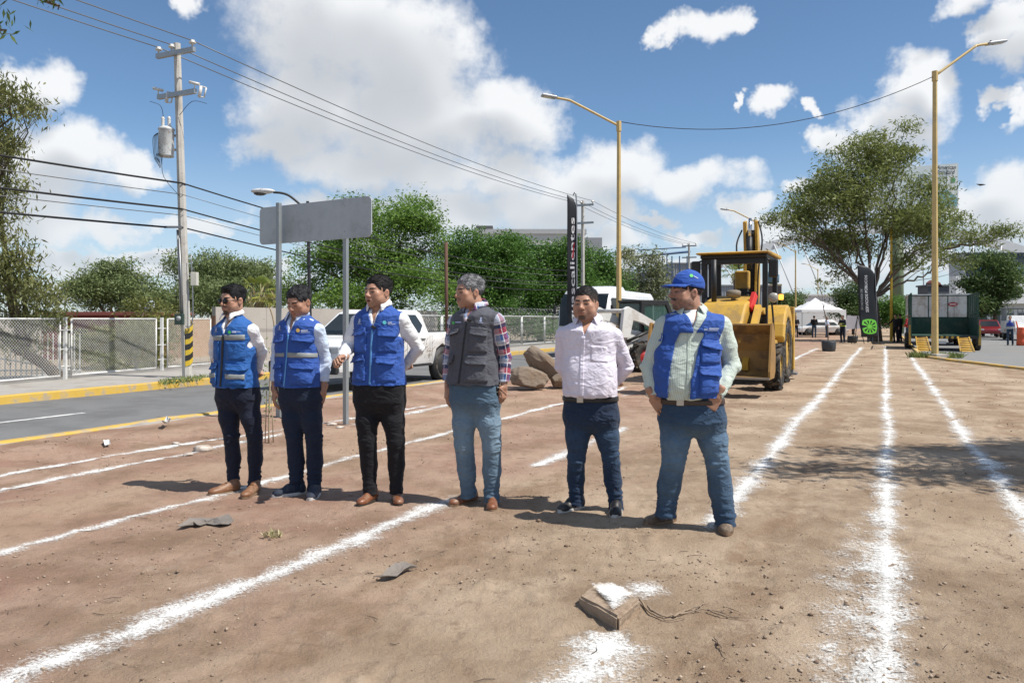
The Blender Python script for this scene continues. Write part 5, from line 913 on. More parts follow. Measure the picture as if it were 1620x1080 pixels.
Fs = [(i*10+j, i*10+(j+1) % 10, (i+1)*10+(j+1) % 10, (i+1)*10+j) for i in range(len(secs)-1) for j in range(10)]+[tuple(range(10))[::-1], tuple((len(secs)-1)*10+j for j in range(10))]; mb = MB(); mb.add(V, Fs, True); bb_ = mb.build('body', M('bus_white', (.68, .69, .70), .3, var=.05, coat=.3), t)
mb = MB(); mb.add([(-.93, -.005, 1.28), (.93, -.005, 1.28), (1.0, .27, 2.10), (.98, .62, 2.58), (-.98, .62, 2.58), (-1.0, .27, 2.10)], [(0, 1, 2, 5), (5, 2, 3, 4)]); ws = mb.build('windscreen', GLS, t); md = ws.modifiers.new('s', 'SOLIDIFY'); md.thickness = .03; md.offset = 1
for x in (-1, 1):
    for (y0, y1) in ((.62, 1.55), (1.66, 2.9), (2.96, 4.2), (4.26, 5.5), (5.56, 6.8)): mb = MB(); mb.box((x*1.105, (y0+y1)/2, 2.0), (.03, y1-y0, .85), bev=.01); mb.build('side_window', M('bus_glass', (.045, .055, .06), .12, var=.02), t)
    for y in (1.2, 5.4): wheel(t, (x*.98, y, .42), .42, .26, RIM)
    mb = MB(); mb.box((x*.72, -.03, .75), (.36, .1, .2), bev=.03); mb.build('headlight', HEADL, t); mb = MB(); mb.box((x*1.24, .25, 1.95), (.12, .12, .36), bev=.03); mb.build('wing_mirror', PLAST, t)
mb = MB(); mb.box((0, -.05, .52), (1.8, .12, .2), bev=.03); mb.build('bumper', PLAST, t)
# ---- green trailer with yellow ramps, white truck body behind
GRN = M('trailer_green', (.012, .055, .035), .55, var=.15, vs=3, dirt=(.16, .14, .1), dirt_amt=.3, dirt_s=2); TY = 37.5; tb = Vector((at(1494, 0, TY).x, TY, -.06)); t = thing('utility_trailer', 'dark green cage trailer with two yellow loading ramps', 'trailer', tb, ZROT); hw_ = 1.40; zf = .66
mb = MB(); mb.box((0, 2.4, zf), (2.8, 4.9, .14)); mb.build('deck', GRN, t)
for x in (-hw_, hw_):
    mb = MB(); mb.box((x, 2.4, zf+.50), (.05, 4.9, .95)); mb.build('side_panel', GRN, t)
    for y in np.linspace(.05, 4.8, 6): mb = MB(); mb.box((x, y, zf+1.35), (.06, .06, 1.5)); mb.build('cage_post', GRN, t)
    for z in (zf+1.05, zf+2.1): mb = MB(); mb.box((x, 2.4, z), (.05, 4.9, .05)); mb.build('cage_rail', GRN, t)
    mb = MB()
    for y in np.linspace(.05, 4.75, 30): mb.tube([(x, y, zf+1.0), (x, y, zf+2.1)], .006, 3, caps=False)
    for z in np.linspace(zf+1.1, zf+2.05, 8): mb.tube([(x, .05, z), (x, 4.8, z)], .006, 3, caps=False)
    o = mb.build('cage_mesh', GRN, t); o['kind'] = 'stuff'; wheel(t, (x*1.08, 2.6, .42), .42, .26, RIM); wheel(t, (x*1.08, 1.7, .42), .42, .26, RIM); mb = MB(); mb.box((x*1.04, 0.05, zf+.1), (.10, .10, .95)); mb.build('corner_post', CATY, t)
mb = MB(); mb.box((0, 4.85, zf+.5), (2.8, .05, .95)); mb.build('front_panel', GRN, t)
for x in np.linspace(-1.35, 1.35, 4): mb = MB(); mb.box((x, 4.85, zf+1.5), (.05, .05, 1.2)); mb.build('cage_post', GRN, t)
mb = MB(); mb.box((0, 4.85, zf+2.1), (2.8, .05, .05)); mb.build('cage_rail', GRN, t)
mb = MB(); mb.box((0, -.08, zf), (2.7, .06, .14)); tbr = mb.build('tail_beam', CATB, t)
for k in range(6): mb = MB(); mb.box((-.55+k*.22, -.12, zf), (.11, .02, .12), (0, R(18), 0)); mb.build('warning_stripe', CATY, tbr)
for x0 in (-.98, .78):
    mb = MB(); zt_ = zf+.02; y1 = -.95
    for sx_ in (-.25, .25): mb.tube([(x0+sx_*.9, -.12, zt_), (x0+sx_*1.1+.10, y1, .03)], .035, 4, smooth=False)
    rp_ = mb.build('ramp', CATY, t)
    mb = MB(); mb.add([(x0-.2, -.14, zt_-.03), (x0+.2, -.14, zt_-.03), (x0+.33, y1+.03, .03), (x0-.13, y1+.03, .03)], [(0, 1, 2, 3)]); mb.build('ramp_plate', CATY, rp_)
    for k in range(6): f_ = (k+.7)/6.5; mb = MB(); mb.tube([(x0-.22+.10*f_, -.12+(y1+.12)*f_, zt_*(1-f_)+.03), (x0+.22+.12*f_, -.12+(y1+.12)*f_, zt_*(1-f_)+.03)], .022, 4); mb.build('ramp_rung', CATY, rp_)
mb = MB(); mb.box((-.1, -.14, .42), (.34, .02, .14)); mb.build('number_plate', M('plate', (.55, .56, .55), .5), t)
# white truck body
TB = Vector((at(1488, 0, 46).x, 46, -.06)); t = thing('box_truck', 'white high sided truck standing in front of the green trailer', 'truck', TB, ZROT); TWH = M('truck_white', (.58, .57, .54), .6, var=.12, vs=2, dirt=(.30, .22, .16), dirt_amt=.6, dirt_s=1.5, streak=True)
mb = MB(); mb.box((0, 2.8, 1.95), (3.4, 5.6, 1.9)); body = mb.build('load_body', TWH, t); mb = MB(); mb.box((0, 2.8, 2.93), (3.55, 5.75, .10)); mb.build('top_rail', WPAINT, t); mb = MB(); mb.box((0, 3, .75), (2.4, 7.5, .4)); mb.build('chassis', CATB, t)
for x in (-1.5, -.75, 0, .75, 1.5): mb = MB(); mb.box((x, -.03, 1.95), (.08, .06, 1.86)); mb.build('rib', TWH, t)
mb = MB(); mb.box((0, -.03, 1.45), (3.3, .06, .07)); mb.build('rib', TWH, t)
for x in (-.95, .95):
    for y in (.9, 2.0, 6.4): wheel(t, (x, y, .5), .5, .3, RIM)
mb = MB(); mb.box((0, 7.0, 1.6), (2.3, 1.9, 2.0), bev=.1); mb.build('cab', CARW, t)
mb = MB(); pts = [(.62+.26*math.cos(a), 2.38+.12*math.sin(a)) for a in np.linspace(0, 6.283, 9)[:-1]]; mb.prism(pts, 'y', -.075, -.065); lg = mb.build('badge', M('badge_red', (.38, .02, .02), .5, var=0), t); mb = MB(); mb.box((.62, -.08, 2.38), (.32, .006, .05)); mb.build('badge_mark', WPAINT, lg)
# ------------------------------------------------------------------ banners, tent, easel, pots, barrier, stones, debris
BNR = M('banner_black', (.008, .010, .014), .55, var=.1, vs=3)
def feather(label, base, h, w, side, lean, texts, emb=None, bottom=.45, name='feather_flag', top_curve=.28):
    """a sail flag: pole on one side, curved top; texts: (string, size, u, v0, width_along)"""
    t = thing(name, label, 'flag', base); nv = 40; nu = 8; V = []; P = lambda u, v: None
    def pos(u, v):
        z = bottom+(h-bottom)*v; wid = w*(1 if v < 1-top_curve else math.sqrt(max(0, 1-((v-(1-top_curve))/top_curve)**2))*.98+.02); x = side*w*(1-(1-u)*(wid/w)); return Vector((x+lean*z, -.05*math.sin(v*7+u*2)*(.4+u)-.03*u*math.sin(v*15), z))
    for j in range(nv+1):
        for i in range(nu+1): V.append(pos(i/nu, j/nv))
    Fs = [(j*(nu+1)+i, j*(nu+1)+i+1, (j+1)*(nu+1)+i+1, (j+1)*(nu+1)+i) for j in range(nv) for i in range(nu)]; o = MB().add(V, Fs, True).build('sail', BNR, t); md = o.modifiers.new('s', 'SOLIDIFY'); md.thickness = .008; md.offset = 0
    mb = MB(); mb.tube(curve([(0, 0, 0), (lean*h*.5, 0, h*.5), (lean*h, 0, h*.97), (lean*h+side*w*.35, 0, h*1.0)], 6), [.022]*25 if False else .018, 6); mb.build('pole', STEEL, t); mb = MB(); mb.tube([(-.35, 0, .03), (.35, 0, .03)], .03, 6); mb.tube([(0, -.35, .03), (0, .35, .03)], .03, 6); mb.build('base', DARK, t)
    for (sx_, size, u, v, wl, mat, bold, flip) in texts:
        mb = MB(); Vt, Ft = text_geo(sx_, 1.0, bold); mn, mx_ = min(p.x for p in Vt), max(p.x for p in Vt); k = wl/(mx_-mn); pts = []
        for p in Vt:
            a = (p.x-(mn+mx_)/2)*k; b = p.y*size; z = bottom+(h-bottom)*v+(a if not flip else -a); uu = u+(-b if not flip else b)/w*side; q = pos(uu, (z-bottom)/(h-bottom)); pts.append(q+Vector((0, -.012, 0)))
        mb.add(pts, Ft); mb.build('lettering', mat, o)
    return t, o, pos
WT = M('print_pure_white', (.74, .74, .76), .6, var=0)
b = gp(908, 590); t, sail, pos = feather('tall black feather flag reading aguascalientes left of the lilac shirt', Vector((at(913, 0, 21).x, 21, 0)), 4.75, .25, -1, -.004, [('aguascalientes', .17, .42, .50, 3.0, WT, True, False)], bottom=.55, top_curve=.10)
mb = MB(); mb.add([pos(.35, .60)+Vector((0, -.013, 0)), pos(.50, .60)+Vector((0, -.013, 0)), pos(.30, .70)+Vector((0, -.013, 0)), pos(.20, .70)+Vector((0, -.013, 0))], [(0, 1, 2, 3)]); mb.build('red_mark', M('print_red', (.55, .02, .04), .6, var=0), sail)
mb = MB(); mb.box((-.02, -.06, at(0, 503, 21).z-.04), (.16, .02, .22), (0, R(15), 0)); o = mb.build('tag', M('lime_tag', (.40, .75, .12), .6), t)
fb = Vector((at(1390, 0, 46).x, 46, 0)); t, sail, pos = feather('black feather banner with green wheel mark in front of the big tree', fb, 4.62, 1.02, -1, -.055, [('SECRETARÍA DE', .17, .80, .52, 1.22, M('print_grey', (.35, .36, .38), .6, var=0), False, False), ('SERVICIOS PÚBLICOS', .22, .52, .60, 2.15, WT, True, False)], bottom=.42, top_curve=.16)
GM = M('print_lime', (.17, .60, .06), .5, var=0); mb = MB(); cu, cv = .48, .145; hh_ = 4.62-.42
def pp(a, r, ry=1.0): return pos(cu+r*math.cos(a)/1.02*-1*-1, cv+r*math.sin(a)/hh_)+Vector((0, -.014, 0))
def rr_(a): return .44/max(abs(math.cos(a)), abs(math.sin(a)))**.45
n = 40; A = [R(14)+k*R(332)/n for k in range(n+1)]
for k in range(n):
    a0, a1 = A[k], A[k+1]; mb.add([pp(a0, rr_(a0)*.80), pp(a1, rr_(a1)*.80), pp(a1, rr_(a1)), pp(a0, rr_(a0))], [(0, 1, 2, 3)])
for k in range(10):
    a = R(24+k*35)-R(14)+R(14); d = R(12); mb.add([pp(a-d, .10), pp(a+d, .10), pp(a+d*.75, rr_(a)*.84), pp(a-d*.75, rr_(a)*.84)], [(0, 1, 2, 3)])
mb.add([pp(2*math.pi*k/12, .13) for k in range(12)], [tuple(range(12))]); mb.build('wheel_mark', GM, sail)
# canopy tent
Y = 66; t = thing('canopy_tent', 'white pop-up canopy tent in the background', 'tent', (at(1290, 0, Y).x, Y, 0)); zc_, zp = at(0, 493, Y).z, at(0, 472, Y).z; q = 1.8; n = 8; V, Fs = [], []; TW = M('tent_white', (.70, .71, .72), .8, var=.05, vs=2)
for j in range(n+1):
    for i in range(n+1):
        x, y = -q+2*q*i/n, -q+2*q*j/n; m_ = max(abs(x), abs(y))/q; V.append((x, y, zc_+.15+(zp-zc_-.1)*((1-m_)**1.25)))
Fs = [(j*(n+1)+i, j*(n+1)+i+1, (j+1)*(n+1)+i+1, (j+1)*(n+1)+i) for j in range(n) for i in range(n)]; cn = MB().add(V, Fs, True).build('canopy', TW, t)
for (a, b) in (((-q, -q), (q, -q)), ((q, -q), (q, q)), ((q, q), (-q, q)), ((-q, q), (-q, -q))):
    V, Fs = [], []
    for i in range(13): f_ = i/12; x, y = a[0]+(b[0]-a[0])*f_, a[1]+(b[1]-a[1])*f_; drop = .22+.03*math.sin(i*2.1)+(.85*max(0, (f_-.86)/.14) if b == (q, -q) else 0); V += [(x*1.003, y*1.003, zc_+.15), (x*1.01, y*1.01, zc_+.15-drop)]
    MB().add(V, [(2*i, 2*i+2, 2*i+3, 2*i+1) for i in range(12)], True).build('valance', TW, cn)
for x in (-q, q):
    for y in (-q, q): mb = MB(); mb.box((x*.98, y*.98, zc_/2+.07), (.04, .04, zc_+.14)); mb.build('leg', STEEL, t)
# easel with board
Y = 47; b0 = Vector((at(1357, 0, Y).x, Y, 0)); t = thing('easel', 'black tripod easel standing before the white board', 'easel', b0)
top = Vector((0, 0, at(0, 499, Y).z)); 
for e in ((-.42, -.1, 0), (.34, -.1, 0), (.05, .55, 0)): mb = MB(); mb.tube([top, e], .022, 6); mb.build('leg', DARK, t)
mb = MB(); mb.box((0, -.06, top.z), (.85, .03, .05)); mb.build('top_bar', DARK, t)
b1 = Vector((at(1354, 0, Y+.3).x, Y+.35, 0)); mb = MB(); z0, z1 = at(0, 520, Y).z, at(0, 498.5, Y).z; mb.prism([(-.55, z0-.02), (.68, z0+.02), (.68, z1), (-.50, z1)], 'y', -.015, .015); o = mb.build('display_board', M('board_pale', (.50, .49, .54), .7, var=.06)); o.location = b1; tag(o, 'pale blank display board resting on the easel', 'board')
# potted sapling, bagged tree
BAG = M('bag_dark', (.035, .042, .05), .55, var=.3, vs=9, bump=.6, bs=16)
def bag_pot(label, loc, r, h, lean=0, seed=0):
    t = thing('plant_bag', label, 'plant pot', loc); V, Fs = [], []; n = 22
    for k, (rr, z) in enumerate(((.80, 0), (.90, .1), (1.0, .5), (1.03, .92), (.98, 1.0), (.90, .96), (.86, .88))):
        for j in range(n): a = 6.283*j/n; f_ = 1+.05*math.sin(j*2.3+seed)+.03*math.sin(j*5.1+k); V.append((r*rr*f_*math.cos(a)+lean*z*h, r*rr*f_*math.sin(a), z*h+(.04*math.sin(j*1.7+seed)*h if z > .9 else 0)))
    Fs = [(i*n+j, i*n+(j+1) % n, (i+1)*n+(j+1) % n, (i+1)*n+j) for i in range(6) for j in range(n)]+[tuple(range(n))[::-1]]; MB().add(V, Fs, True).build('bag', BAG, t); MB().add([(r*.86*math.cos(6.283*j/n)+lean*.88*h, r*.86*math.sin(6.283*j/n), h*.86) for j in range(n)], [tuple(range(n))]).build('soil', DIRT, t); return t
Y = gp(1311, 556).y; pb = Vector((at(1311, 0, Y).x, Y, 0)); bag_pot('dark plastic plant bag holding a sapling beside the backhoe', pb, .30, .48)
L = [(at(1297, 447, Y), (.34, .3, .22), 1), (at(1306, 452, Y), (.22, .2, .16), .6), (at(1284, 448, Y), (.18, .2, .10), .25), (at(1312, 462, Y), (.16, .2, .14), .4), (at(1298, 462, Y), (.25, .2, .14), .5)]
tree('sapling', 'thin leafless looking sapling growing from the dark plant bag', pb+Vector((-.02, 0, .35)), L, 'olive', 190, .11, .024, at(1303, 488, Y), seed=61, clump=.10, per=5, droop=.4, aspect=.5, cat='sapling', twigs=3)
Y = 48.5; bag_pot('second dark plant bag lying by the easel', Vector((at(1348, 0, Y).x, Y, 0)), .30, .44, .1, 2)
# orange water barrier, traffic worker's flag handled with people
Y = 45.5; t = thing('traffic_barrel', 'orange plastic traffic barrier at the right edge', 'barrier', (at(1617, 0, Y).x, Y, -.06)); ORG = M('barrier_orange', (.62, .095, .03), .5, var=.12, vs=3); mb = MB(); mb.lathe([(.27, 0), (.29, .06), (.28, .30), (.265, .32), (.265, .50), (.275, .52), (.27, .78), (.255, .80), (.255, .98), (.24, 1.04), (.02, 1.06)], (0, 0, 0), n=24); mb.build('barrel', ORG, t)
# boulders
RK = M('boulder', (.21, .165, .125), .95, var=.3, vs=3.5, bump=.6, bs=14, dirt=(.17, .115, .075), dirt_amt=.7, dirt_s=2.5)
def facet(V, seed, n, lo, hi):
    r = np.random.default_rng(seed)
    for k in range(n):
        d = r.normal(size=3); d /= np.linalg.norm(d); q = np.maximum(V @ d-r.uniform(lo, hi), 0); V = V-q[:, None]*d[None]*.92
    return V
def boulder(label, c, r, rot, seed, chalk=None):
    V, Fs = blob((0, 0, 0), (1, 1, 1), 5, .16, 1.5, seed); V = facet(V, seed, 16, .62, .92); V = V*np.array(r)*(1+.07*(fbm(V*4+seed, 3, seed)[:, None]-.5)*2+.045*(fbm(V*13+seed, 2, seed+2)[:, None]-.5)*2); m_ = np.array(Euler(rot).to_matrix()); V = V @ m_.T
    me = npmesh('boulder', V, np.array(Fs), True); o = link('boulder', me, RK); o.location = c; return tag(o, label, 'boulder', 'boulders beside the road')
Yb = gp(840, 616).y; s_ = Yb/F
boulder('squat brown boulder lying flat beside the grey vest', (at(836, 598, Yb).x, Yb, .24), (.42, .34, .27), (0, .05, .2), 3)
boulder('long tilted boulder leaning on the flat one', (at(858, 577, Yb).x, Yb+.35, .50), (.62, .30, .27), (0, R(38), .15), 5)
boulder('small boulder half hidden behind the lilac shirt', (at(884, 596, Yb).x, Yb+.25, .18), (.22, .24, .22), (0, .3, .2), 7)
# concrete block sunk in the soil
cb0 = gp(962, 972); blk = thing('concrete_block', 'broken concrete block half buried in the dirt, dusted with chalk', 'concrete block', (cb0.x, cb0.y, 0)); 
def bp_(px, py, z): g = gp(px, py, z); return Vector((g.x-cb0.x, g.y-cb0.y, z))
zt1 = .06; T1, T2, T3, T4 = bp_(915, 941, zt1), bp_(978, 975, zt1+.012), bp_(1014, 946, zt1-.02), bp_(948, 918, zt1-.035)
bm = bmesh.new(); tv = [bm.verts.new(p) for p in (T1, T2, T3, T4)]; bv = [bm.verts.new((p.x*1.02, p.y*1.02, -.08)) for p in (T1, T2, T3, T4)]; bm.faces.new(tv); bm.faces.new(bv[::-1])
for i in range(4): bm.faces.new((tv[i], bv[i], bv[(i+1) % 4], tv[(i+1) % 4]))
bmesh.ops.recalc_face_normals(bm, faces=bm.faces); bmesh.ops.bevel(bm, geom=bm.edges[:], offset=.012, segments=2, affect='EDGES'); bmesh.ops.triangulate(bm, faces=bm.faces); bmesh.ops.subdivide_edges(bm, edges=bm.edges[:], cuts=5, use_grid_fill=True)
V = np.array([v.co for v in bm.verts]); d_ = (fbm(V*22+3, 3, 5)-.5)*.026
bm.normal_update()
for v, k in zip(bm.verts, d_): v.co += v.normal*k
me = bpy.data.meshes.new('block'); bm.to_mesh(me); bm.free(); link('block', me, M('block_concrete', (.33, .25, .18), .95, var=.2, vs=10, bump=.5, bs=60, dirt=(.17, .11, .07), dirt_amt=.5, dirt_s=9), blk)
# chalk dust lying on the block top
dv = [T1.lerp(T4, .55)+Vector((0, 0, .022)), T2.lerp(T1, .12)+Vector((0, 0, .022)), T3+Vector((0, 0, .022)), T4.lerp(T3, .3)+Vector((0, 0, .022))]; N_ = 14; V, E, Fs = [], [], []
for j in range(N_+1):
    for i in range(N_+1):
        u, v = i/N_, j/N_; p = (dv[0]*(1-u)+dv[1]*u)*(1-v)+(dv[3]*(1-u)+dv[2]*u)*v; V.append(p); E.append(min(min(u, 1-u), min(v, 1-v))*2.6+.55)
Q = [(j*(N_+1)+i, j*(N_+1)+i+1, (j+1)*(N_+1)+i+1, (j+1)*(N_+1)+i) for j in range(N_) for i in range(N_)]; me = npmesh('chalk_dust', np.array(V), np.array(Q)); setflt(me, 'edge', E); link('chalk_dust', me, CH, blk)
# roots and sticks
RT = M('root', (.27, .20, .14), .95, var=.3, vs=20, bump=.5, bs=50)
t = thing('root', 'dry branching root lying right of the concrete block', 'root', gp(1060, 970)); o0 = gp(1060, 970)
def gpz(px, py, dz=.012): p = gp(px, py); return Vector((p.x, p.y, gz(p.x, p.y)+dz))-Vector((o0.x, o0.y, 0))
for k, (pts, r0) in enumerate((([(1025, 962), (1045, 975), (1075, 972), (1100, 965), (1130, 966), (1170, 978)], .006), ([(1012, 952), (1030, 972), (1060, 982), (1085, 976)], .006), ([(1065, 976), (1090, 962), (1108, 958), (1114, 950)], .006), ([(1120, 966), (1150, 975), (1190, 978)], .005), ([(1130, 1005), (1142, 1030), (1150, 1045)], .004))):
    q = curve([gpz(*p) for p in pts], 5, .004, rng); MB().tube(q, list(np.linspace(r0, r0*.3, len(q))), 6).build('strand', RT, t)
def scrap(label, pts, dz, mat, seed, name='scrap', cat='debris', curl=.03):
    o0 = gp(*pts[0]); cx_ = sum(p[0] for p in pts)/len(pts); cy_ = sum(p[1] for p in pts)/len(pts); V, Fs = [], []; n = len(pts); r = random.Random(seed); rings = 2; pts = [q for i in range(n) for q in (pts[i], tuple((pts[i][k]+pts[(i+1) % n][k])/2+r.uniform(-2.5, 2.5) for k in (0, 1)))]; n = len(pts)
    for k in range(rings+1):
        f_ = k/rings
        for (px, py) in pts: p = gp(cx_+(px-cx_)*f_, cy_+(py-cy_)*f_); V.append(Vector((p.x-o0.x, p.y-o0.y, gz(p.x, p.y)+dz+r.uniform(0, curl)*f_*f_)))
    for k in range(rings):
        for j in range(n): Fs.append((k*n+j, k*n+(j+1) % n, (k+1)*n+(j+1) % n, (k+1)*n+j))
    o = MB().add(V, Fs, False).build(name, mat); o.location = (o0.x, o0.y, 0); md = o.modifiers.new('s', 'SOLIDIFY'); md.thickness = .004; return tag(o, label, cat)
FELT = M('felt_grey', (.20, .175, .155), .9, var=.3, vs=14, bump=.4, bs=60)
scrap('ragged grey roofing felt scrap lying in front of the first man', [(280, 838), (300, 829), (318, 822), (340, 821), (362, 819), (370, 829), (350, 834), (338, 826), (322, 828), (312, 836), (296, 837)], .012, FELT, 1); scrap('small dark felt scrap in the foreground', [(590, 921), (612, 908), (640, 900), (660, 902), (640, 910), (615, 918)], .012, FELT, 2)
PAP = M('paper', (.66, .66, .65), .8, var=.08, vs=12); scrap('crumpled white paper near the left kerb', [(256, 680), (264, 675), (271, 681), (263, 685)], .05, PAP, 3, 'paper_scrap', 'litter', .08); scrap('tiny white litter scrap left of the broken chalk line', [(163, 709), (172, 707), (175, 711), (166, 713)], .02, PAP, 4, 'paper_scrap', 'litter', .04)
STN = M('stone_pale', (.40, .33, .27), .95, var=.25, vs=9, bump=.5, bs=30, dirt=(.66, .64, .60), dirt_amt=.6, dirt_s=6)
for k, (px, py, r, lab) in enumerate(((322, 712, .13, 'flat pale stone on the broken chalk line'), (297, 719, .07, 'small pale stone left of the flat stone'), (278, 703, .06, 'small whitish stone on the thin chalk line'), (538, 676, .08, 'brown stone at the foot of the sign post'), (524, 672, .09, 'chalky stone beside the sign post'))):
    p = gp(px, py); V, Fs = blob((0, 0, 0), (1, 1, 1), 3, .2, 1.6, k+20); V = facet(V, k+3, 10, .6, .9)*np.array((r*.85, r*.7, r*.36)); me = npmesh('stone', V, np.array(Fs), True); o = link('stone', me, STN); o.location = (p.x, p.y, gz(p.x, p.y)+r*.15); tag(o, lab, 'stone', 'loose stones')
# staked sapling between the first two men
p = gp(425, 700); t = thing('sapling', 'staked young sapling between the two leftmost men', 'sapling', (p.x, p.y, gz(p.x, p.y))); mb = MB(); mb.tube(curve([(0, 0, 0), (.02, 0, .8), (.06, .02, 1.35), at(427, 485, p.y)-Vector((p.x, p.y, 0))+Vector((0, 0, 0))], 6), .011, 6); mb.build('stem', M('stake_pale', (.36, .29, .19), .9, var=.2), t)
for x in (-.05, .05): mb = MB(); mb.tube([(x, .02, -.05), (x*.6, .02, .62)], .007, 6); mb.build('stake', M('stake_pale'), t)
P_ = rng.normal(size=(130, 3))*np.array([.10, .10, .28])+np.array([.01, 0, .75]); v, q, rv = leaf_cloud(P_, .05, rng.random(130), .2, .4); me = npmesh('foliage', v, q, False); setflt(me, 'rnd', rv); link('foliage', me, LF['pepper'], t)
# grass and weeds
grass_tuft('dry_grass_tuft', 'small dry grass tuft in front of the men', (gp(432, 848).x, gp(432, 848).y, gz(gp(432, 848).x, gp(432, 848).y)), .06, .045, 45, 'dry', cat='grass tuft', seed=1)
for k, (dx, dy, n, h_) in enumerate(((-.50, .1, 260, .26), (.60, .05, 240, .24))): grass_tuft('grass_tuft', ['green grass tuft left of the tall lamp post foot', 'green grass tuft right of the tall lamp post foot'][k], lp2+Vector((dx, dy, .0)), .42, h_, n, 'grass', cat='grass tuft', seed=5+k)
kp = onw(285, -14.75, .05); grass_tuft('kerb_weeds', 'weeds growing along the far kerb near the concrete pole', uw(kp.x*DU.x+kp.y*DU.y, -14.62, .03), .45, .11, 420, 'grass', cat='weeds', seed=9, spread=(.8, 2.6))
mb = MB(); mb.box(lp2+Vector((0, 0, .06)), (.7, .7, .2), (0, 0, .4), .03); o = mb.build('lamp_footing', CONC); tag(o, 'square concrete footing under the tall yellow lamp post', 'footing')
# loose crumbs of soil, gravel and twigs
def scatter():
    r = np.random.default_rng(3); n = 15000; Yv = 1.9*np.exp(r.random(n)**1.0*math.log(30/1.9)); X = Yv*r.uniform(-.75, .75, n); w = X*DW.x+Yv*DW.y; u = X*DU.x+Yv*DU.y; ok = (w > -9.0) & (w < right_kerb_w(u)-.3); dn = fbm(np.stack([X, Yv, X*0], 1)*1.3, 3, 9); ok &= r.random(n) < np.clip((dn-.47)*7, .02, 1); X, Yv, w = X[ok], Yv[ok], w[ok]; m_ = 520; u2 = r.uniform(1.8, 5, m_); w2 = r.normal(-.1, .42, m_); X = np.append(X, DU.x*u2+DW.x*w2); Yv = np.append(Yv, DU.y*u2+DW.y*w2); n = len(X)
    size = .003+.008*r.random(n)**3.5+.0006*Yv*r.random(n); size *= np.where(r.random(n) < .02, 1.9, 1); size[-m_:] = .005+.011*r.random(m_)**2
    b = np.array([(1, 0, 0), (-1, 0, 0), (0, 1, 0), (0, -1, 0), (0, 0, 1), (0, 0, -1)], float); tri = np.array([(0, 2, 4), (2, 1, 4), (1, 3, 4), (3, 0, 4), (2, 0, 5), (1, 2, 5), (3, 1, 5), (0, 3, 5)])
    jt = r.uniform(.55, 1.25, (n, 6, 1)); V = b[None]*jt*size[:, None, None]*np.array([1.2, 1, .7]); a = r.random(n)*6.283; c, s_ = np.cos(a), np.sin(a); V = np.stack([V[..., 0]*c[:, None]-V[..., 1]*s_[:, None], V[..., 0]*s_[:, None]+V[..., 1]*c[:, None], V[..., 2]], -1); V += np.stack([X, Yv, gheight(X, Yv)+size*.35], 1)[:, None]
    me = npmesh('soil_crumbs', V.reshape(-1, 3), (tri[None]+6*np.arange(n)[:, None, None]).reshape(-1, 3), True); setflt(me, 'rnd', np.repeat(r.random(n), 6)); m, nt, bs, out = newmat('crumb'); at_ = N(nt, 'ShaderNodeAttribute', attribute_name='rnd'); rp_ = nt.nodes.new('ShaderNodeValToRGB'); e = rp_.color_ramp.elements; e[0].color = (.15, .095, .062, 1); e[1].color = (.46, .36, .27, 1); nt.links.new(at_.outputs['Fac'], rp_.inputs[0]); nt.links.new(rp_.outputs[0], bs.inputs['Base Color']); bs.inputs['Roughness'].default_value = .95
    o = link('soil_crumbs', me, m); tag(o, 'loose soil crumbs and gravel scattered over the dirt', 'gravel', None, 'stuff')
    n = 170; Yv = 2.0*np.exp(r.random(n)*math.log(16/2.0)); X = Yv*r.uniform(-.7, .7, n); w = X*DW.x+Yv*DW.y; ok = w > -9; X, Yv = X[ok], Yv[ok]; n = len(X); mb = MB()
    for x, y in zip(X, Yv):
        a = r.random()*6.283; l_ = r.uniform(.02, .10); z = gz(x, y)+.006; p = [Vector((x+math.cos(a+k*.25*r.normal())*l_*(k-1)*.5, y+math.sin(a+k*.2)*l_*(k-1)*.5, z+.004*r.random())) for k in range(3)]; mb.tube(p, [.0015, .002, .001], 4, caps=False)
    o = mb.build('twigs', M('twig_dark', (.085, .06, .045), .95)); tag(o, 'dry twigs and straw strewn over the dirt', 'twigs', None, 'stuff')
scatter()
mb = MB(); bp0 = at(1552, 292, 60); mb.add([bp0+Vector(v) for v in ((-.35, 0, .05), (0, 0, 0), (0, .1, -.05), (.38, .05, .03), (.1, -.05, .04), (-.05, .15, .03))], [(0, 1, 2), (1, 3, 2), (0, 4, 1), (1, 4, 3), (0, 2, 5)]); o = mb.build('bird', M('bird_dark', (.03, .03, .03), .8)); tag(o, 'small dark bird flying right of the billboard', 'bird'); md = o.modifiers.new('s', 'SOLIDIFY'); md.thickness = .04
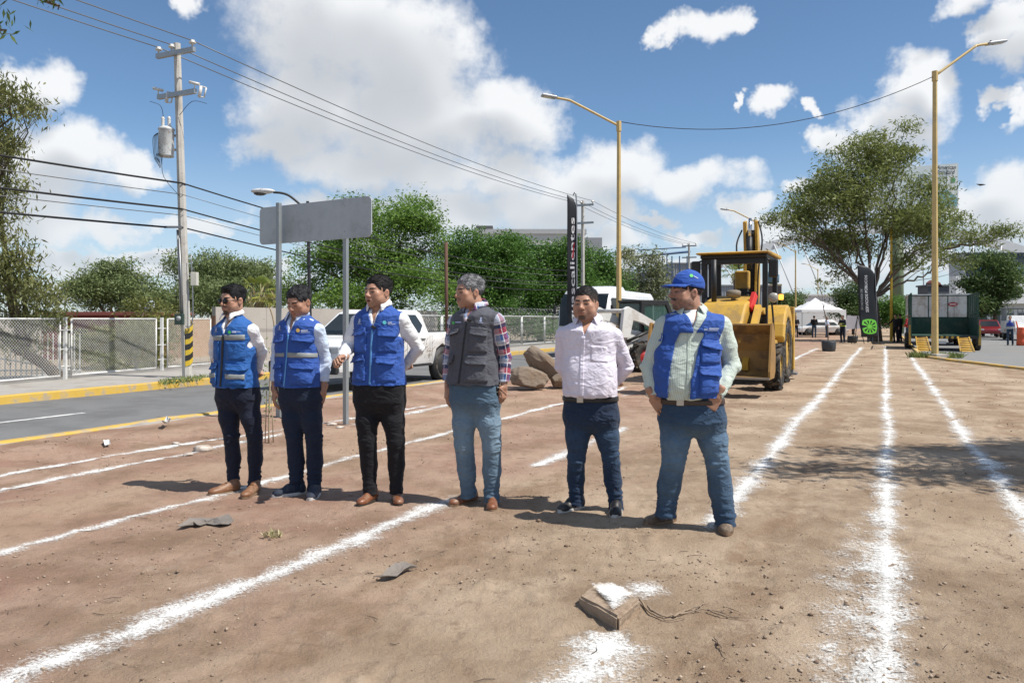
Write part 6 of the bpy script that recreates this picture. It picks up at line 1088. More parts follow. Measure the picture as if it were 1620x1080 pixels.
# ------------------------------------------------------------------ people: bodies and clothes grown from distance fields
import openvdb, time as _t
class SDF:
    def __init__(s, lo, hi, h):
        s.h = h; s.lo = np.array(lo, np.float32)-3*h; s.n = (np.ceil((np.array(hi)-np.array(lo))/h)+7).astype(int)
        s.g = np.full(s.n, .2, np.float32)
    def block(s, lo, hi):
        a = np.maximum(np.floor((np.array(lo)-s.lo)/s.h).astype(int), 0); b = np.minimum(np.ceil((np.array(hi)-s.lo)/s.h).astype(int)+1, s.n)
        if (b <= a).any(): return None, None
        ax = [s.lo[i]+s.h*np.arange(a[i], b[i], dtype=np.float32) for i in range(3)]
        P = np.meshgrid(*ax, indexing='ij'); return tuple(slice(a[i], b[i]) for i in range(3)), P
    def put(s, sl, d, k, op='u'):
        g = s.g[sl]
        if op == 'i':
            s.g[sl] = np.maximum(g, d)
        elif op == 'u':
            if k > 0: hh = np.maximum(k-np.abs(g-d), 0)/k; s.g[sl] = np.minimum(g, d)-hh*hh*k*.25
            else: s.g[sl] = np.minimum(g, d)
        else:
            d = -d
            if k > 0: hh = np.maximum(k-np.abs(g-d), 0)/k; s.g[sl] = np.maximum(g, d)+hh*hh*k*.25
            else: s.g[sl] = np.maximum(g, d)
    def cone(s, a, b, ra, rb=None, k=.0, op='u', sq=None):
        a, b = np.array(a, np.float32), np.array(b, np.float32); rb = ra if rb is None else rb; m = max(ra, rb)+k+3*s.h
        sl, P = s.block(np.minimum(a, b)-m, np.maximum(a, b)+m)
        if sl is None: return s
        ba = b-a; L = max(float(ba @ ba), 1e-9); X = [P[i]-a[i] for i in range(3)]
        t = np.clip((X[0]*ba[0]+X[1]*ba[1]+X[2]*ba[2])/L, 0, 1)
        d = np.sqrt(sum((X[i]-t*ba[i])**2 for i in range(3)))-(ra+(rb-ra)*t); s.put(sl, d, k, op); return s
    def ell(s, c, r, k=.0, rot=None, op='u'):
        c = np.array(c, np.float32); r = np.array(r, np.float32); m = r.max()+k+3*s.h; sl, P = s.block(c-m, c+m)
        if sl is None: return s
        X = [P[i]-c[i] for i in range(3)]
        if rot is not None: Rm = np.array(rot); X = [Rm[0, i]*X[0]+Rm[1, i]*X[1]+Rm[2, i]*X[2] for i in range(3)]
        k0 = np.sqrt(sum((X[i]/r[i])**2 for i in range(3))); k1 = np.sqrt(sum((X[i]/(r[i]**2))**2 for i in range(3)))
        d = k0*(k0-1)/np.maximum(k1, 1e-6); s.put(sl, d, k, op); return s
    def box(s, c, hd, r, k=0., rot=None, op='u'):
        c = np.array(c, np.float32); m = float(np.linalg.norm(hd))+k+3*s.h; sl, P = s.block(c-m, c+m)
        if sl is None: return s
        X = [P[i]-c[i] for i in range(3)]
        if rot is not None: Rm = np.array(rot); X = [Rm[0, i]*X[0]+Rm[1, i]*X[1]+Rm[2, i]*X[2] for i in range(3)]
        q = [np.abs(X[i])-(hd[i]-r) for i in range(3)]
        d = np.sqrt(sum(np.maximum(x, 0)**2 for x in q))+np.minimum(np.maximum(np.maximum(q[0], q[1]), q[2]), 0)-r; s.put(sl, d, k, op); return s
    def fn(s, f, k=0., op='u', lo=None, hi=None):
        sl, P = s.block(s.lo if lo is None else lo, s.lo+s.h*s.n if hi is None else hi); s.put(sl, f(*P).astype(np.float32), k, op); return s
    def mesh(s):
        g = openvdb.FloatGrid(.2); g.copyFromArray(np.ascontiguousarray(np.clip(s.g, -.19, .2))); p, q = g.convertToQuads()
        return p.astype(np.float32)*s.h+s.lo, q[:, ::-1].astype(np.int32)
def vnormals(V, Q):
    n = np.cross(V[Q[:, 2]]-V[Q[:, 0]], V[Q[:, 3]]-V[Q[:, 1]]); N_ = np.zeros_like(V)
    for i in range(4): np.add.at(N_, Q[:, i], n)
    return N_/np.maximum(np.linalg.norm(N_, axis=1, keepdims=True), 1e-9)
def joinVQ(parts):
    V, Q, b = [], [], 0
    for v, q in parts: V.append(v); Q.append(q+b); b += len(v)
    return np.vstack(V), np.vstack(Q)
def rotz(a): c, s_ = math.cos(a), math.sin(a); return np.array([[c, -s_, 0], [s_, c, 0], [0, 0, 1]])
def rotx(a): c, s_ = math.cos(a), math.sin(a); return np.array([[1, 0, 0], [0, c, -s_], [0, s_, c]])
def roty(a): c, s_ = math.cos(a), math.sin(a); return np.array([[c, 0, s_], [0, 1, 0], [-s_, 0, c]])
def sstep(x, a, b): t = np.clip((x-a)/(b-a), 0, 1); return t*t*(3-2*t)

SKIN = None
def skin_mat():
    m, nt, b, out = newmat('skin'); a = N(nt, 'ShaderNodeAttribute', attribute_name='col'); tc = nt.nodes.new('ShaderNodeTexCoord')
    nz = N(nt, 'ShaderNodeTexNoise'); nz.inputs['Scale'].default_value = 55; nz.inputs['Detail'].default_value = 5; nt.links.new(tc.outputs['Object'], nz.inputs['Vector'])
    f = mth(nt, 'MULTIPLY_ADD', nz.outputs[0], .35, .82); mu = nt.nodes.new('ShaderNodeVectorMath'); mu.operation = 'SCALE'; nt.links.new(a.outputs['Color'], mu.inputs[0]); nt.links.new(f, mu.inputs['Scale'])
    nt.links.new(mu.outputs[0], b.inputs['Base Color']); b.inputs['Roughness'].default_value = .48; b.inputs['Specular IOR Level'].default_value = .42
    b.inputs['Subsurface Weight'].default_value = .12; b.inputs['Subsurface Radius'].default_value = (.012, .005, .003); b.inputs['Subsurface Scale'].default_value = .6
    return m
SKIN = skin_mat()
def cloth(name, col, rough=.85, var=.12, vs=9, weave=.25, bs=320, stripes=None, plaid=False, attr=None, fold=(9, 9, 15)):
    if name in _M: return _M[name]
    m, nt, b, out = newmat(name); _M[name] = m; tc = nt.nodes.new('ShaderNodeTexCoord'); vec = tc.outputs['Object']; col = rgb(col)
    rg = nt.nodes.new('ShaderNodeRGB'); rg.outputs[0].default_value = (*col, 1); c = rg.outputs[0]
    def mixc(f, c1, c2):
        n = nt.nodes.new('ShaderNodeMixRGB'); nt.links.new(f, n.inputs[0]) if not isinstance(f, float) else None
        nt.links.new(c1, n.inputs[1]); n.inputs[2].default_value = (*rgb(c2), 1); return n.outputs[0]
    if attr: a = N(nt, 'ShaderNodeAttribute', attribute_name=attr); c = a.outputs['Color']
    if stripes or plaid:
        a = N(nt, 'ShaderNodeAttribute', attribute_name='uvw'); sp = nt.nodes.new('ShaderNodeSeparateXYZ'); nt.links.new(a.outputs['Vector'], sp.inputs[0])
    def band(x, period, width, off=0.0):
        t = mth(nt, 'FRACT', mth(nt, 'DIVIDE', mth(nt, 'ADD', x, off+50*period), period)); d = mth(nt, 'ABSOLUTE', mth(nt, 'SUBTRACT', t, .5))
        return smooth(nt, d, width/2/period+.02, width/2/period-.02)
    if stripes: c = mixc(mth(nt, 'MULTIPLY', band(sp.outputs[0], stripes[0], stripes[1]), stripes[3]), c, stripes[2])
    if plaid:
        S_, T_ = sp.outputs[1], sp.outputs[0]
        h = .75
        c = mixc(mth(nt, 'MULTIPLY', band(S_, .17, .05, .01), .9), c, (.33, .05, .07)); c = mixc(mth(nt, 'MULTIPLY', band(S_, .17, .045, .085), .6), c, (.55, .57, .62))
        c = mixc(mth(nt, 'MULTIPLY', band(T_, .13, .04, .02), .55), c, (.30, .04, .07)); c = mixc(mth(nt, 'MULTIPLY', band(T_, .13, .04, .085), .35), c, (.55, .57, .62))
        c = mixc(mth(nt, 'MULTIPLY', band(S_, .17, .03, .05), .8), c, (.02, .025, .07))
        c = mixc(mth(nt, 'MULTIPLY', band(S_, .085, .007, .03), .85), c, (.75, .73, .74)); c = mixc(mth(nt, 'MULTIPLY', band(T_, .065, .006, .03), .85), c, (.75, .73, .74))
    nz = N(nt, 'ShaderNodeTexNoise'); nz.inputs['Scale'].default_value = vs; nz.inputs['Detail'].default_value = 6; nz.inputs['Roughness'].default_value = .65; nt.links.new(vec, nz.inputs['Vector'])
    f = mth(nt, 'MULTIPLY_ADD', nz.outputs[0], 2*var, 1-var); mu = nt.nodes.new('ShaderNodeVectorMath'); mu.operation = 'SCALE'; nt.links.new(c, mu.inputs[0]); nt.links.new(f, mu.inputs['Scale'])
    nt.links.new(mu.outputs[0], b.inputs['Base Color']); b.inputs['Roughness'].default_value = rough; b.inputs['Specular IOR Level'].default_value = .25
    b.inputs['Sheen Weight'].default_value = .08
    nb = N(nt, 'ShaderNodeTexNoise'); nb.inputs['Scale'].default_value = bs; nb.inputs['Detail'].default_value = 2; nt.links.new(vec, nb.inputs['Vector'])
    fv = vmth(nt, 'MULTIPLY', vec, fold)
    nw = N(nt, 'ShaderNodeTexNoise'); nw.inputs['Scale'].default_value = 1; nw.inputs['Detail'].default_value = 3; nw.inputs['Roughness'].default_value = .45; nw.inputs['Distortion'].default_value = .6; nt.links.new(fv, nw.inputs['Vector'])
    rid = mth(nt, 'SUBTRACT', 1, mth(nt, 'ABSOLUTE', mth(nt, 'MULTIPLY_ADD', nw.outputs[0], 3.2, -1.6)), clamp=True)
    hh = mth(nt, 'ADD', mth(nt, 'MULTIPLY', nb.outputs[0], .06), rid)
    bp = nt.nodes.new('ShaderNodeBump'); bp.inputs['Strength'].default_value = weave; bp.inputs['Distance'].default_value = .03; nt.links.new(hh, bp.inputs['Height']); nt.links.new(bp.outputs[0], b.inputs['Normal'])
    return m
# denim: worn pale on the thigh, knee and seat is real fading, carried by the attribute "col"
HAIRM = {}
def hair_mat(name, attr='col'):
    m, nt, b, out = newmat(name); a = N(nt, 'ShaderNodeAttribute', attribute_name=attr); nt.links.new(a.outputs['Color'], b.inputs['Base Color'])
    b.inputs['Roughness'].default_value = .62; b.inputs['Specular IOR Level'].default_value = .22; tc = nt.nodes.new('ShaderNodeTexCoord'); nb = N(nt, 'ShaderNodeTexNoise'); nb.inputs['Scale'].default_value = 260; nb.inputs['Detail'].default_value = 3; nt.links.new(tc.outputs['Object'], nb.inputs['Vector'])
    bp = nt.nodes.new('ShaderNodeBump'); bp.inputs['Strength'].default_value = .6; bp.inputs['Distance'].default_value = .005; nt.links.new(nb.outputs[0], bp.inputs['Height']); nt.links.new(bp.outputs[0], b.inputs['Normal']); return m
HAIR = hair_mat('hair')

# ---- canonical head: face towards -Y, eye line at z = 0, chin at -.115, crown at +.115
def head_mesh(P, h=.0034):
    """P: dict with widths and features; returns verts, quads, colours in head space (neck included down to z=-.2)."""
    jw, fat = P.get('jaw', 1.0), P.get('fat', 0.0); nl = P.get('nose', 1.0)
    s = SDF((-.115, -.14, -.24), (.115, .14, .14), h)
    s.ell((0, .018, .038), (.075, .095, .080), 0); s.ell((0, -.012, .012), (.068, .082, .078), .02)
    s.ell((0, -.018, -.042), (.058*jw+fat*.5, .066, .070), .03)
    for x in (-1, 1):
        s.ell((x*.047*jw+x*fat*.4, -.004, -.068), (.020+fat*.6, .034, .030), .03)
        s.ell((x*.044, -.058, -.016), (.024+fat*.3, .020, .020), .02)
        s.ell((x*.036, -.050, -.052), (.024+fat, .026, .030), .025)
    s.ell((0, -.066, -.096), (.026*jw, .022, .020), .025)
    s.cone((-.034, -.076, .021), (.034, -.076, .021), .0125, .0125, .014)
    s.cone((0, -.082, .012), (0, -.104*nl, -.026), .0085, .0125, .012)
    s.ell((0, -.106*nl, -.030), (.0125, .011, .010), .008)
    for x in (-1, 1): s.ell((x*.0125, -.094, -.033), (.0085, .011, .0085), .006)
    for x in (-1, 1): s.ell((x*.033, -.100, -.002), (.0185, .020, .0125), .012, op='s')
    for x in (-1, 1): s.ell((x*.0325, -.0715, -.002), (.0155, .0135, .0125), .004)
    for x in (-1, 1): s.cone((x*.019, -.086, .0085), (x*.046, -.077, .0065), .0042, .0042, .005)
    for x in (-1, 1): s.cone((x*.020, -.083, -.0115), (x*.045, -.075, -.0095), .003, .003, .006)
    # mouth
    s.ell((0, -.078, -.064), (.030, .016, .022), .015)
    s.cone((-.020, -.0885, -.0595), (.020, -.0885, -.0595), .0058, .0058, .006); s.cone((0, -.094, -.0585), (0, -.094, -.0585), .0045, .0045, .006)
    s.cone((-.016, -.0885, -.0715), (.016, -.0885, -.0715), .0068, .0068, .006)
    op_ = P.get('open', 0.0)
    if op_: s.ell((0, -.098, -.066), (.017, .014, .0045+op_), .003, op='s')
    else: s.cone((-.021, -.0965, -.0655), (.021, -.0965, -.0655), .0026, .0026, .003, op='s')
    # ears
    for x in (-1, 1):
        s.ell((x*.079, .014, -.010), (.0075, .019, .031), .008, rot=rotz(-x*.35) @ rotx(-.15)); s.ell((x*.086, .010, -.008), (.005, .010, .017), .005, op='s', rot=rotz(-x*.35))
    # neck
    nk = P.get('neck', (0, .035, -.20)); nr = P.get('neckr', .056)
    s.cone((0, .030, -.045), nk, nr*.96, nr*1.04, .025); s.ell((0, -.015, -.135), (.014, .014, .02), .02)
    V, Q = s.mesh()
    x, y, z = V[:, 0], V[:, 1], V[:, 2]; base = np.array(rgb(P['skin'])); C = np.tile(base, (len(V), 1))
    def mixm(m, col): C[:] = C*(1-m[:, None])+np.array(rgb(col))[None]*m[:, None]
    n = fbm(V*70, 3, 3)
    red = base*np.array([1.02, .78, .74])
    mixm(np.exp(-((np.abs(x)-.042)**2+(z+.03)**2)/.0006)*.35*(y < -.02), tuple(red)); mixm(np.exp(-(x**2+(z+.03)**2)/.0003)*.35*(y < -.085), tuple(red)); mixm((np.abs(x) > .078)*.4, tuple(red))
    bc = P.get('brow', (.012, .009, .008))
    for sx in (-1, 1):
        bx = x*sx; zc = .0205+.004*np.sin(np.clip((bx-.012)/.042, 0, 1)*2.2); mixm(sstep(bx, .008, .014)*sstep(bx, .056, .048)*sstep(np.abs(z-zc), .0075, .0045)*(y < -.05)*.95, bc)
        if not P.get('shut'):
            ex = (bx-.0325)/.0135; ez = (z+.0025)/.0046; e = ex**2+ez**2
            mixm(sstep(e, 2.3, 1.0)*(y < -.06)*.85, (.05, .028, .02)); mixm(sstep(e, .55, .35)*(y < -.06), (.38, .33, .30)); ir = ((bx-.0325-P.get('gaze', 0)*sx)**2+(z+.002)**2)/.0050**2; mixm(sstep(ir, 1.2, .8)*(e < 1.0)*(y < -.06), (.018, .012, .010))  # dark lash ring, widened into a smudge that paints in eye socket shade
        else: mixm(sstep(np.abs(z+.006), .004, .0015)*sstep(np.abs(bx-.0325), .016, .012)*(y < -.06)*.85, (.03, .02, .018))
        mixm(np.exp(-((bx-.0325)**2/.0003+(z+.011)**2/.00008))*.25*(y < -.06), tuple(base*.55))
    lip = P.get('lip', tuple(base*np.array([.85, .58, .55])))
    lx = np.abs(x)/.025; lz = (z+.0655)/.0115; mixm(sstep(lx**2+lz**2, 1.1, .8)*(y < -.075)*.8, lip)
    mixm(sstep(np.abs(z+.0655), .0022+op_, .0008+op_)*sstep(np.abs(x), .023, .02)*(y < -.075)*.85, (.03, .012, .012))
    bd = P.get('beard')
    if bd:
        bcol = P.get('beardcol', (.016, .013, .012)); dn = .55+.9*(n-.35)
        must, goat, stub = bd
        lipm = sstep(lx**2+lz**2, .9, 1.2)
        if must: mixm(np.clip(sstep(np.abs(z+.0485+np.abs(x)*.12), .0105, .006)*sstep(np.abs(x), .034, .027)*(y < -.07)*must*lipm, 0, 1), bcol)
        if goat:
            g1 = sstep((x/.030)**2+((z+.094)/.020)**2, 1.15, .7)*(y < -.045); mixm(np.clip(g1*goat*lipm, 0, 1), bcol)
        if stub:
            line = -.032-.020*sstep(np.abs(x), .02, .06)+.055*sstep(y, -.03, .01); g2 = sstep(z, line+.012, line-.006)*sstep(z, -.128, -.112)*sstep(y, .028, .008)
            g3 = sstep(z, -.038, -.046)*(y < -.06); mixm(np.clip(np.maximum(g2, g3)*stub*dn*1.5*lipm, 0, 1), bcol)
    hl = P.get('scalp'); 
    return V, Q, C
def hairline(y, lo=-.062, front=.068):
    return np.interp(y, [-.12, -.075, -.050, -.030, -.012, .004, .030, .060, .10, .14], [front, front-.004, front-.010, .040, -.004, -.006, .016, lo+.012, lo, lo])
def hair_mesh(P, h=.0038):
    sd, top = P.get('hair_t', (.012, .020)); s = SDF((-.12, -.13, -.10), (.12, .15, .17), h)
    s.ell((0, .018, .038), (.075, .095, .080), 0); s.ell((0, -.012, .012), (.068, .082, .078), .02)
    fr = P.get('front', .066); lo_ = P.get('hair_lo', -.055)
    sl, G = s.block(s.lo, s.lo+s.h*s.n); X, Y, Z = G
    hl = hairline(Y, lo_, fr)-.034*sstep(np.abs(X), .040, .062)*(Y < -.03)*(Y > -.080)+P.get('recede', 0)*sstep(np.abs(X), .012, .035)*sstep(np.abs(X), .058, .045)*(Y < -.03)
    e = Z-hl; t = (sd+(top-sd)*sstep(Z, .035, .095))*sstep(e, -.004, .024+.5*top); t = np.where(e < 0, -.012*sstep(-e, 0, .006)-.0, t+.0012)
    s.g = (s.g-t).astype(np.float32)
    for lump in P.get('tuft', []): s.ell(lump[0], lump[1], .02)
    nz = (fbm(np.stack([X.ravel(), Y.ravel(), Z.ravel()], 1)*np.array(P.get('hair_f', (110, 40, 110))), 2, 5)-.5).reshape(X.shape)
    s.g = s.g+(nz*P.get('hair_n', .010)).astype(np.float32)
    V, Q = s.mesh(); c0, c1 = P['hair_c']; n = fbm(V*np.array([90, 30, 90]), 3, 9); k = np.clip((n-.35)*3, 0, 1); C = np.array(rgb(c0))[None]*(1-k[:, None])+np.array(rgb(c1))[None]*k[:, None]
    fd = P.get('fade')
    if fd: m = sstep(V[:, 2], fd[0], fd[1])[:, None]; C = C*m+np.array(rgb(fd[2]))[None]*(1-m)
    return V, Q, C
# ---- hand: wrist at origin, fingers along +X, palm facing -Z, thumb towards +Y (mirrored with side=-1)
def hand_mesh(curl=.5, side=1, size=1.0, h=.0030, spread=.02, thumb=.5, fist=False):
    s = SDF((-.07, -.075, -.10), (.22, .095, .05), h)
    s.cone((-.06, 0, 0), (.0, 0, 0), .027, .024, .0); s.box((.045, .0, -.002), (.048, .041, .0145), .013, .02)
    s.ell((.03, .026, -.012), (.032, .018, .014), .015)
    base = [(.086, .030, .0), (.091, .010, .002), (.088, -.011, .001), (.080, -.030, -.002)]; Ls = [(.043, .026, .021), (.047, .030, .022), (.044, .028, .022), (.034, .021, .019)]; rs = [.0088, .0090, .0086, .0078]
    for i in range(4):
        p = np.array(base[i]); a = 0; yaw = (1.5-i)*spread
        cs = curl if not isinstance(curl, (list, tuple)) else curl[i]
        for j in range(3):
            a += cs*(.75 if j == 0 else 1.0)*(1.55 if fist else 1.0)*(1.0 if j < 2 else .75)
            d = np.array([math.cos(a)*math.cos(yaw), math.cos(a)*math.sin(yaw), -math.sin(a)]); q = p+d*Ls[i][j]
            s.cone(p, q, rs[i]*(1-.06*j), rs[i]*(.94-.07*j), .004); p = q
    p = np.array((.022, .036, -.006)); t1 = np.array((.058, .062-.022*thumb, -.016-.020*thumb)); t2 = np.array((.086, .066-.050*thumb, -.020-.032*thumb)); t3 = np.array((.108, .064-.064*thumb, -.022-.034*thumb))
    s.cone(p, t1, .0125, .0105, .012); s.cone(t1, t2, .0102, .0095, .004); s.cone(t2, t3, .0095, .0075, .004)
    V, Q = s.mesh(); V = V*np.array([1, side, 1])*size
    if side < 0: Q = Q[:, ::-1]
    return V, Q
def place_hand(V, wrist, fdir, pnorm):
    f = np.array(fdir, float); f /= np.linalg.norm(f); n = np.array(pnorm, float); n -= f*(n @ f); n /= np.linalg.norm(n); z = -n; y = np.cross(z, f)
    return V @ np.stack([f, y, z], 0)+np.array(wrist)
def shoe_mesh(kind='dress', L=.285, h=.0052):
    # heel at origin, toe towards -Y, sole on z = 0
    s = SDF((-.08, -.26, 0), (.08, .10, .22), h); k = L/.285
    w = {'dress': .042, 'sneaker': .046, 'boot': .050}[kind]
    s.ell((0, -.135*k, .028), (w, .085*k, .035 if kind == 'dress' else .040), 0); s.ell((0, -.04*k, .045), (w*.86, .09*k, .045), .03); s.ell((0, -.175*k, .026), (w*.88, .045*k, .030 if kind != 'dress' else .024), .02)
    s.cone((0, .002, .05), (0, .004, .088 if kind != 'boot' else .13), .040, .036, .035)
    if kind == 'sneaker': s.ell((0, -.08*k, .070), (.032, .045, .030), .03)
    s.fn(lambda X, Y, Z: Z-.012, 0, 's')
    V, Q = s.mesh(); return V, Q
def sole_mesh(kind, L=.285, grow=.004):
    k = L/.285; w = {'dress': .044, 'sneaker': .048, 'boot': .052}[kind]; th = {'dress': .016, 'sneaker': .026, 'boot': .024}[kind]; pts = []
    for i in range(28):
        a = 2*math.pi*i/28; c, s_ = math.cos(a), math.sin(a); y = -.087*k+s_*(.140*k+grow); ww = w*(1-.16*(1 if y > -.03 else 0)*min(1, (y+.03)/.05))*(1-.10*math.exp(-((y+.07)/.035)**2)); pts.append((c*(ww+grow), y))
    mb = MB(); V = []
    for z, g in ((0, -.003), (.004, 0), (th-.003, .001), (th, -.002)): V += [(x*(1+g*10), y, z) for x, y in pts]
    n = 28; Fs = [(i*n+j, i*n+(j+1) % n, (i+1)*n+(j+1) % n, (i+1)*n+j) for i in range(3) for j in range(n)]+[tuple(range(n))[::-1], tuple(3*n+j for j in range(n))]
    mb.add(V, Fs); return mb

class Person:
    """Joints come from the photo as (px, py, depth offset); everything is stored in metres about the person's base."""
    def __init__(s, label, px, py, detail=1.0, group=None, Y=None, name='person'):
        s.Y = F*H/(py-HY) if Y is None else Y; s.s = s.Y/F; s.base = Vector(((px-CX)/F*s.Y, s.Y, 0)); s.d = detail
        s.o = thing(name, label, 'person', s.base, group=group); s.k = {}
    def p(s, px, py, dy=0.0): v = at(px, py, s.Y+dy)-s.base; return np.array(v, np.float32)
    def z(s, py): return H+(HY-py)*s.s
    def x(s, px): return (px-CX)*s.s-s.base.x
    def emit(s, name, VQ, mat, parent=None, col=None, smooth=True, uvw=None):
        V, Q = VQ; me = npmesh(name, V, Q, smooth); 
        if col is not None: setcol(me, 'col', col)
        if uvw is not None: a = me.attributes.new('uvw', 'FLOAT_VECTOR', 'POINT'); a.data.foreach_set('vector', np.asarray(uvw, np.float32).ravel())
        return link(name, me, mat, parent or s.o)
    def torso_rows(s, rows, yaw, ratio=.68, belly=None):
        """rows: (py, xl, xr[, ratio, fwd]); gives loft tables over z."""
        T = []
        for r in rows:
            py, xl, xr = r[:3]; ra = r[3] if len(r) > 3 else ratio; fw = r[4] if len(r) > 4 else 0.0
            Wd = (xr-xl)/2*s.s; a = Wd/math.sqrt(math.cos(yaw)**2+(ra*math.sin(yaw))**2); T.append((s.z(py), s.x((xl+xr)/2), a, a*ra, fw))
        T.sort(); A = np.array(T); s.T = A; s.yaw = yaw; return A
    def torso_field(s, X, Y, Z, grow=0.0, pw=2.4):
        A = s.T; f = lambda i: np.interp(Z, A[:, 0], A[:, i]).astype(np.float32); c, s_ = math.cos(s.yaw), math.sin(s.yaw)
        cx, a, b, fw = f(1), f(2)+grow, f(3)+grow, f(4)
        x, y = X-cx, Y; xr = c*x+s_*y; yr = -s_*x+c*y+fw          # front is -y in the turned frame
        q = (np.abs(xr/a)**pw+np.abs(yr/b)**pw)**(1/pw); return (q-1)*np.minimum(a, b)*.9
    def front(s, x, z):       # turned-frame x (m) to local: used for patches
        c, s_ = math.cos(s.yaw), math.sin(s.yaw); return c*x, s_*x
def wrinkle(V, Q, fields, seed=0):
    """fields: list of (mask array, amplitude, (fx,fy,fz)); ridged folds pushed along the normal."""
    Nn = vnormals(V, Q); D = np.zeros(len(V))
    for i, (m, amp, fr) in enumerate(fields):
        n = fbm(V*np.array(fr)+seed*13.7+i*5, 3, seed+i, .45); D += m*amp*((1-np.abs(n*2-1)*1.6)-.35)
    return (V+Nn*D[:, None]).astype(np.float32)
def seg_param(V, pts):
    """closest point parameter along a polyline: returns s (m), distance, frame angle coordinate"""
    best = np.full(len(V), 1e9); S_ = np.zeros(len(V)); Tt = np.zeros(len(V)); acc = 0
    for a, b in zip(pts[:-1], pts[1:]):
        a, b = np.array(a), np.array(b); ba = b-a; L = np.linalg.norm(ba); t = np.clip(((V-a) @ ba)/L**2, 0, 1); q = V-a-t[:, None]*ba; d = np.linalg.norm(q, axis=1)
        up = np.cross(ba/L, [0, 1, 0]); up /= np.linalg.norm(up); bt = np.cross(ba/L, up); ang = np.arctan2(q @ bt, q @ up)
        m = d < best; best[m] = d[m]; S_[m] = acc+t[m]*L; Tt[m] = ang[m]; acc += L
    return S_, best, Tt
def loft_table(s, rows, yaw, ratio=.68):
    T = []
    for r in rows:
        py, xl, xr = r[:3]; ra = r[3] if len(r) > 3 else ratio; fw = r[4] if len(r) > 4 else 0.0
        Wd = (xr-xl)/2*s.s; a = Wd/math.sqrt(math.cos(yaw)**2+(ra*math.sin(yaw))**2); T.append((s.z(py), s.x((xl+xr)/2), a, a*ra, fw))
    T.sort(); return np.array(T)
def loft_field(A, yaw, X, Y, Z, grow=0.0, pw=2.4, y0=0.0):
    f = lambda i: np.interp(Z, A[:, 0], A[:, i]).astype(np.float32); c, s_ = math.cos(yaw), math.sin(yaw)
    a, b = np.maximum(f(2)+grow, .02), np.maximum(f(3)+grow, .02); x, y = X-f(1), Y-y0
    xr = c*x+s_*y; yr = -s_*x+c*y+f(4); q = (np.abs(xr/a)**pw+np.abs(yr/b)**pw)**(1/pw); return (q-1)*np.minimum(a, b)*.9
def bvh_of(V, Q): return BVHTree.FromPolygons([Vector(v) for v in V.tolist()], Q.tolist())
def patch(s, name, bvh, quad, mat, off=.004, lift=0.0, nx=10, ny=8, chamfer=0.0, parent=None, bulge=0.0):
    """A sewn-on piece: pixel corners TL,TR,BR,BL dropped on the garment from the front, with its own thickness."""
    TL, TR, BR, BL = [np.array(q, float) for q in quad]; V = []; ok = True
    for j in range(ny+1):
        v = j/ny; k = chamfer*max(0, (v-.7)/.3)
        for i in range(nx+1):
            u = i/nx; u = .5+(u-.5)*(1-k); p = (TL*(1-u)+TR*u)*(1-v)+(BL*(1-u)+BR*u)*v
            o = Vector((s.x(p[0]), -1.2, s.z(p[1]))); hit = bvh.ray_cast(o, Vector((0, 1, 0)))
            if hit[0] is None: V.append(None); continue
            V.append((hit[0], hit[1]))
    last = next((h for h in V if h is not None), None)
    if last is None: return None
    pts = []
    for idx, h in enumerate(V):
        if h is None: h = (Vector((s.x(0), last[0].y, last[0].z)), last[1]); h = last
        last = h; v = (idx//(nx+1))/ny; u = (idx % (nx+1))/nx; n = h[1]; n = n if n.y < 0 else -n
        pts.append(h[0]+n*(off+lift*v*v+bulge*math.sin(math.pi*u)*math.sin(math.pi*v)))
    mb = MB(); W1 = nx+1
    bot = [p+Vector((0, off+lift+bulge+.004, 0)) for p in pts]
    top = [(j*W1+i, j*W1+i+1, (j+1)*W1+i+1, (j+1)*W1+i) for j in range(ny) for i in range(nx)]
    n0 = len(pts); rim = [i for i in range(W1)]+[j*W1+nx for j in range(1, ny+1)]+[ny*W1+i for i in range(nx-1, -1, -1)]+[j*W1 for j in range(ny-1, 0, -1)]
    V2 = pts+[bot[i] for i in rim]; m = len(rim); side = [(rim[i], rim[(i+1) % m], n0+(i+1) % m, n0+i) for i in range(m)]
    mb.add(V2, top, True); mb.add(V2, side); mb.v = mb.v[:len(V2)]; mb.f = [tuple(x % len(V2) for x in f) for f in mb.f]
    return mb.build(name, mat, parent or s.o)
def blobpatch(s, name, bvh, polys, mat, off=.006, parent=None):
    """flat print: list of pixel polygons dropped on the garment"""
    mb = MB()
    for P in polys:
        pts = []
        for p in P:
            h = bvh.ray_cast(Vector((s.x(p[0]), -1.2, s.z(p[1]))), Vector((0, 1, 0)))
            if h[0] is None: pts = []; break
            pts.append(h[0]+Vector((0, -off, 0)))
        if pts: mb.poly(pts)
    return mb.build(name, mat, parent or s.o) if mb.f else None
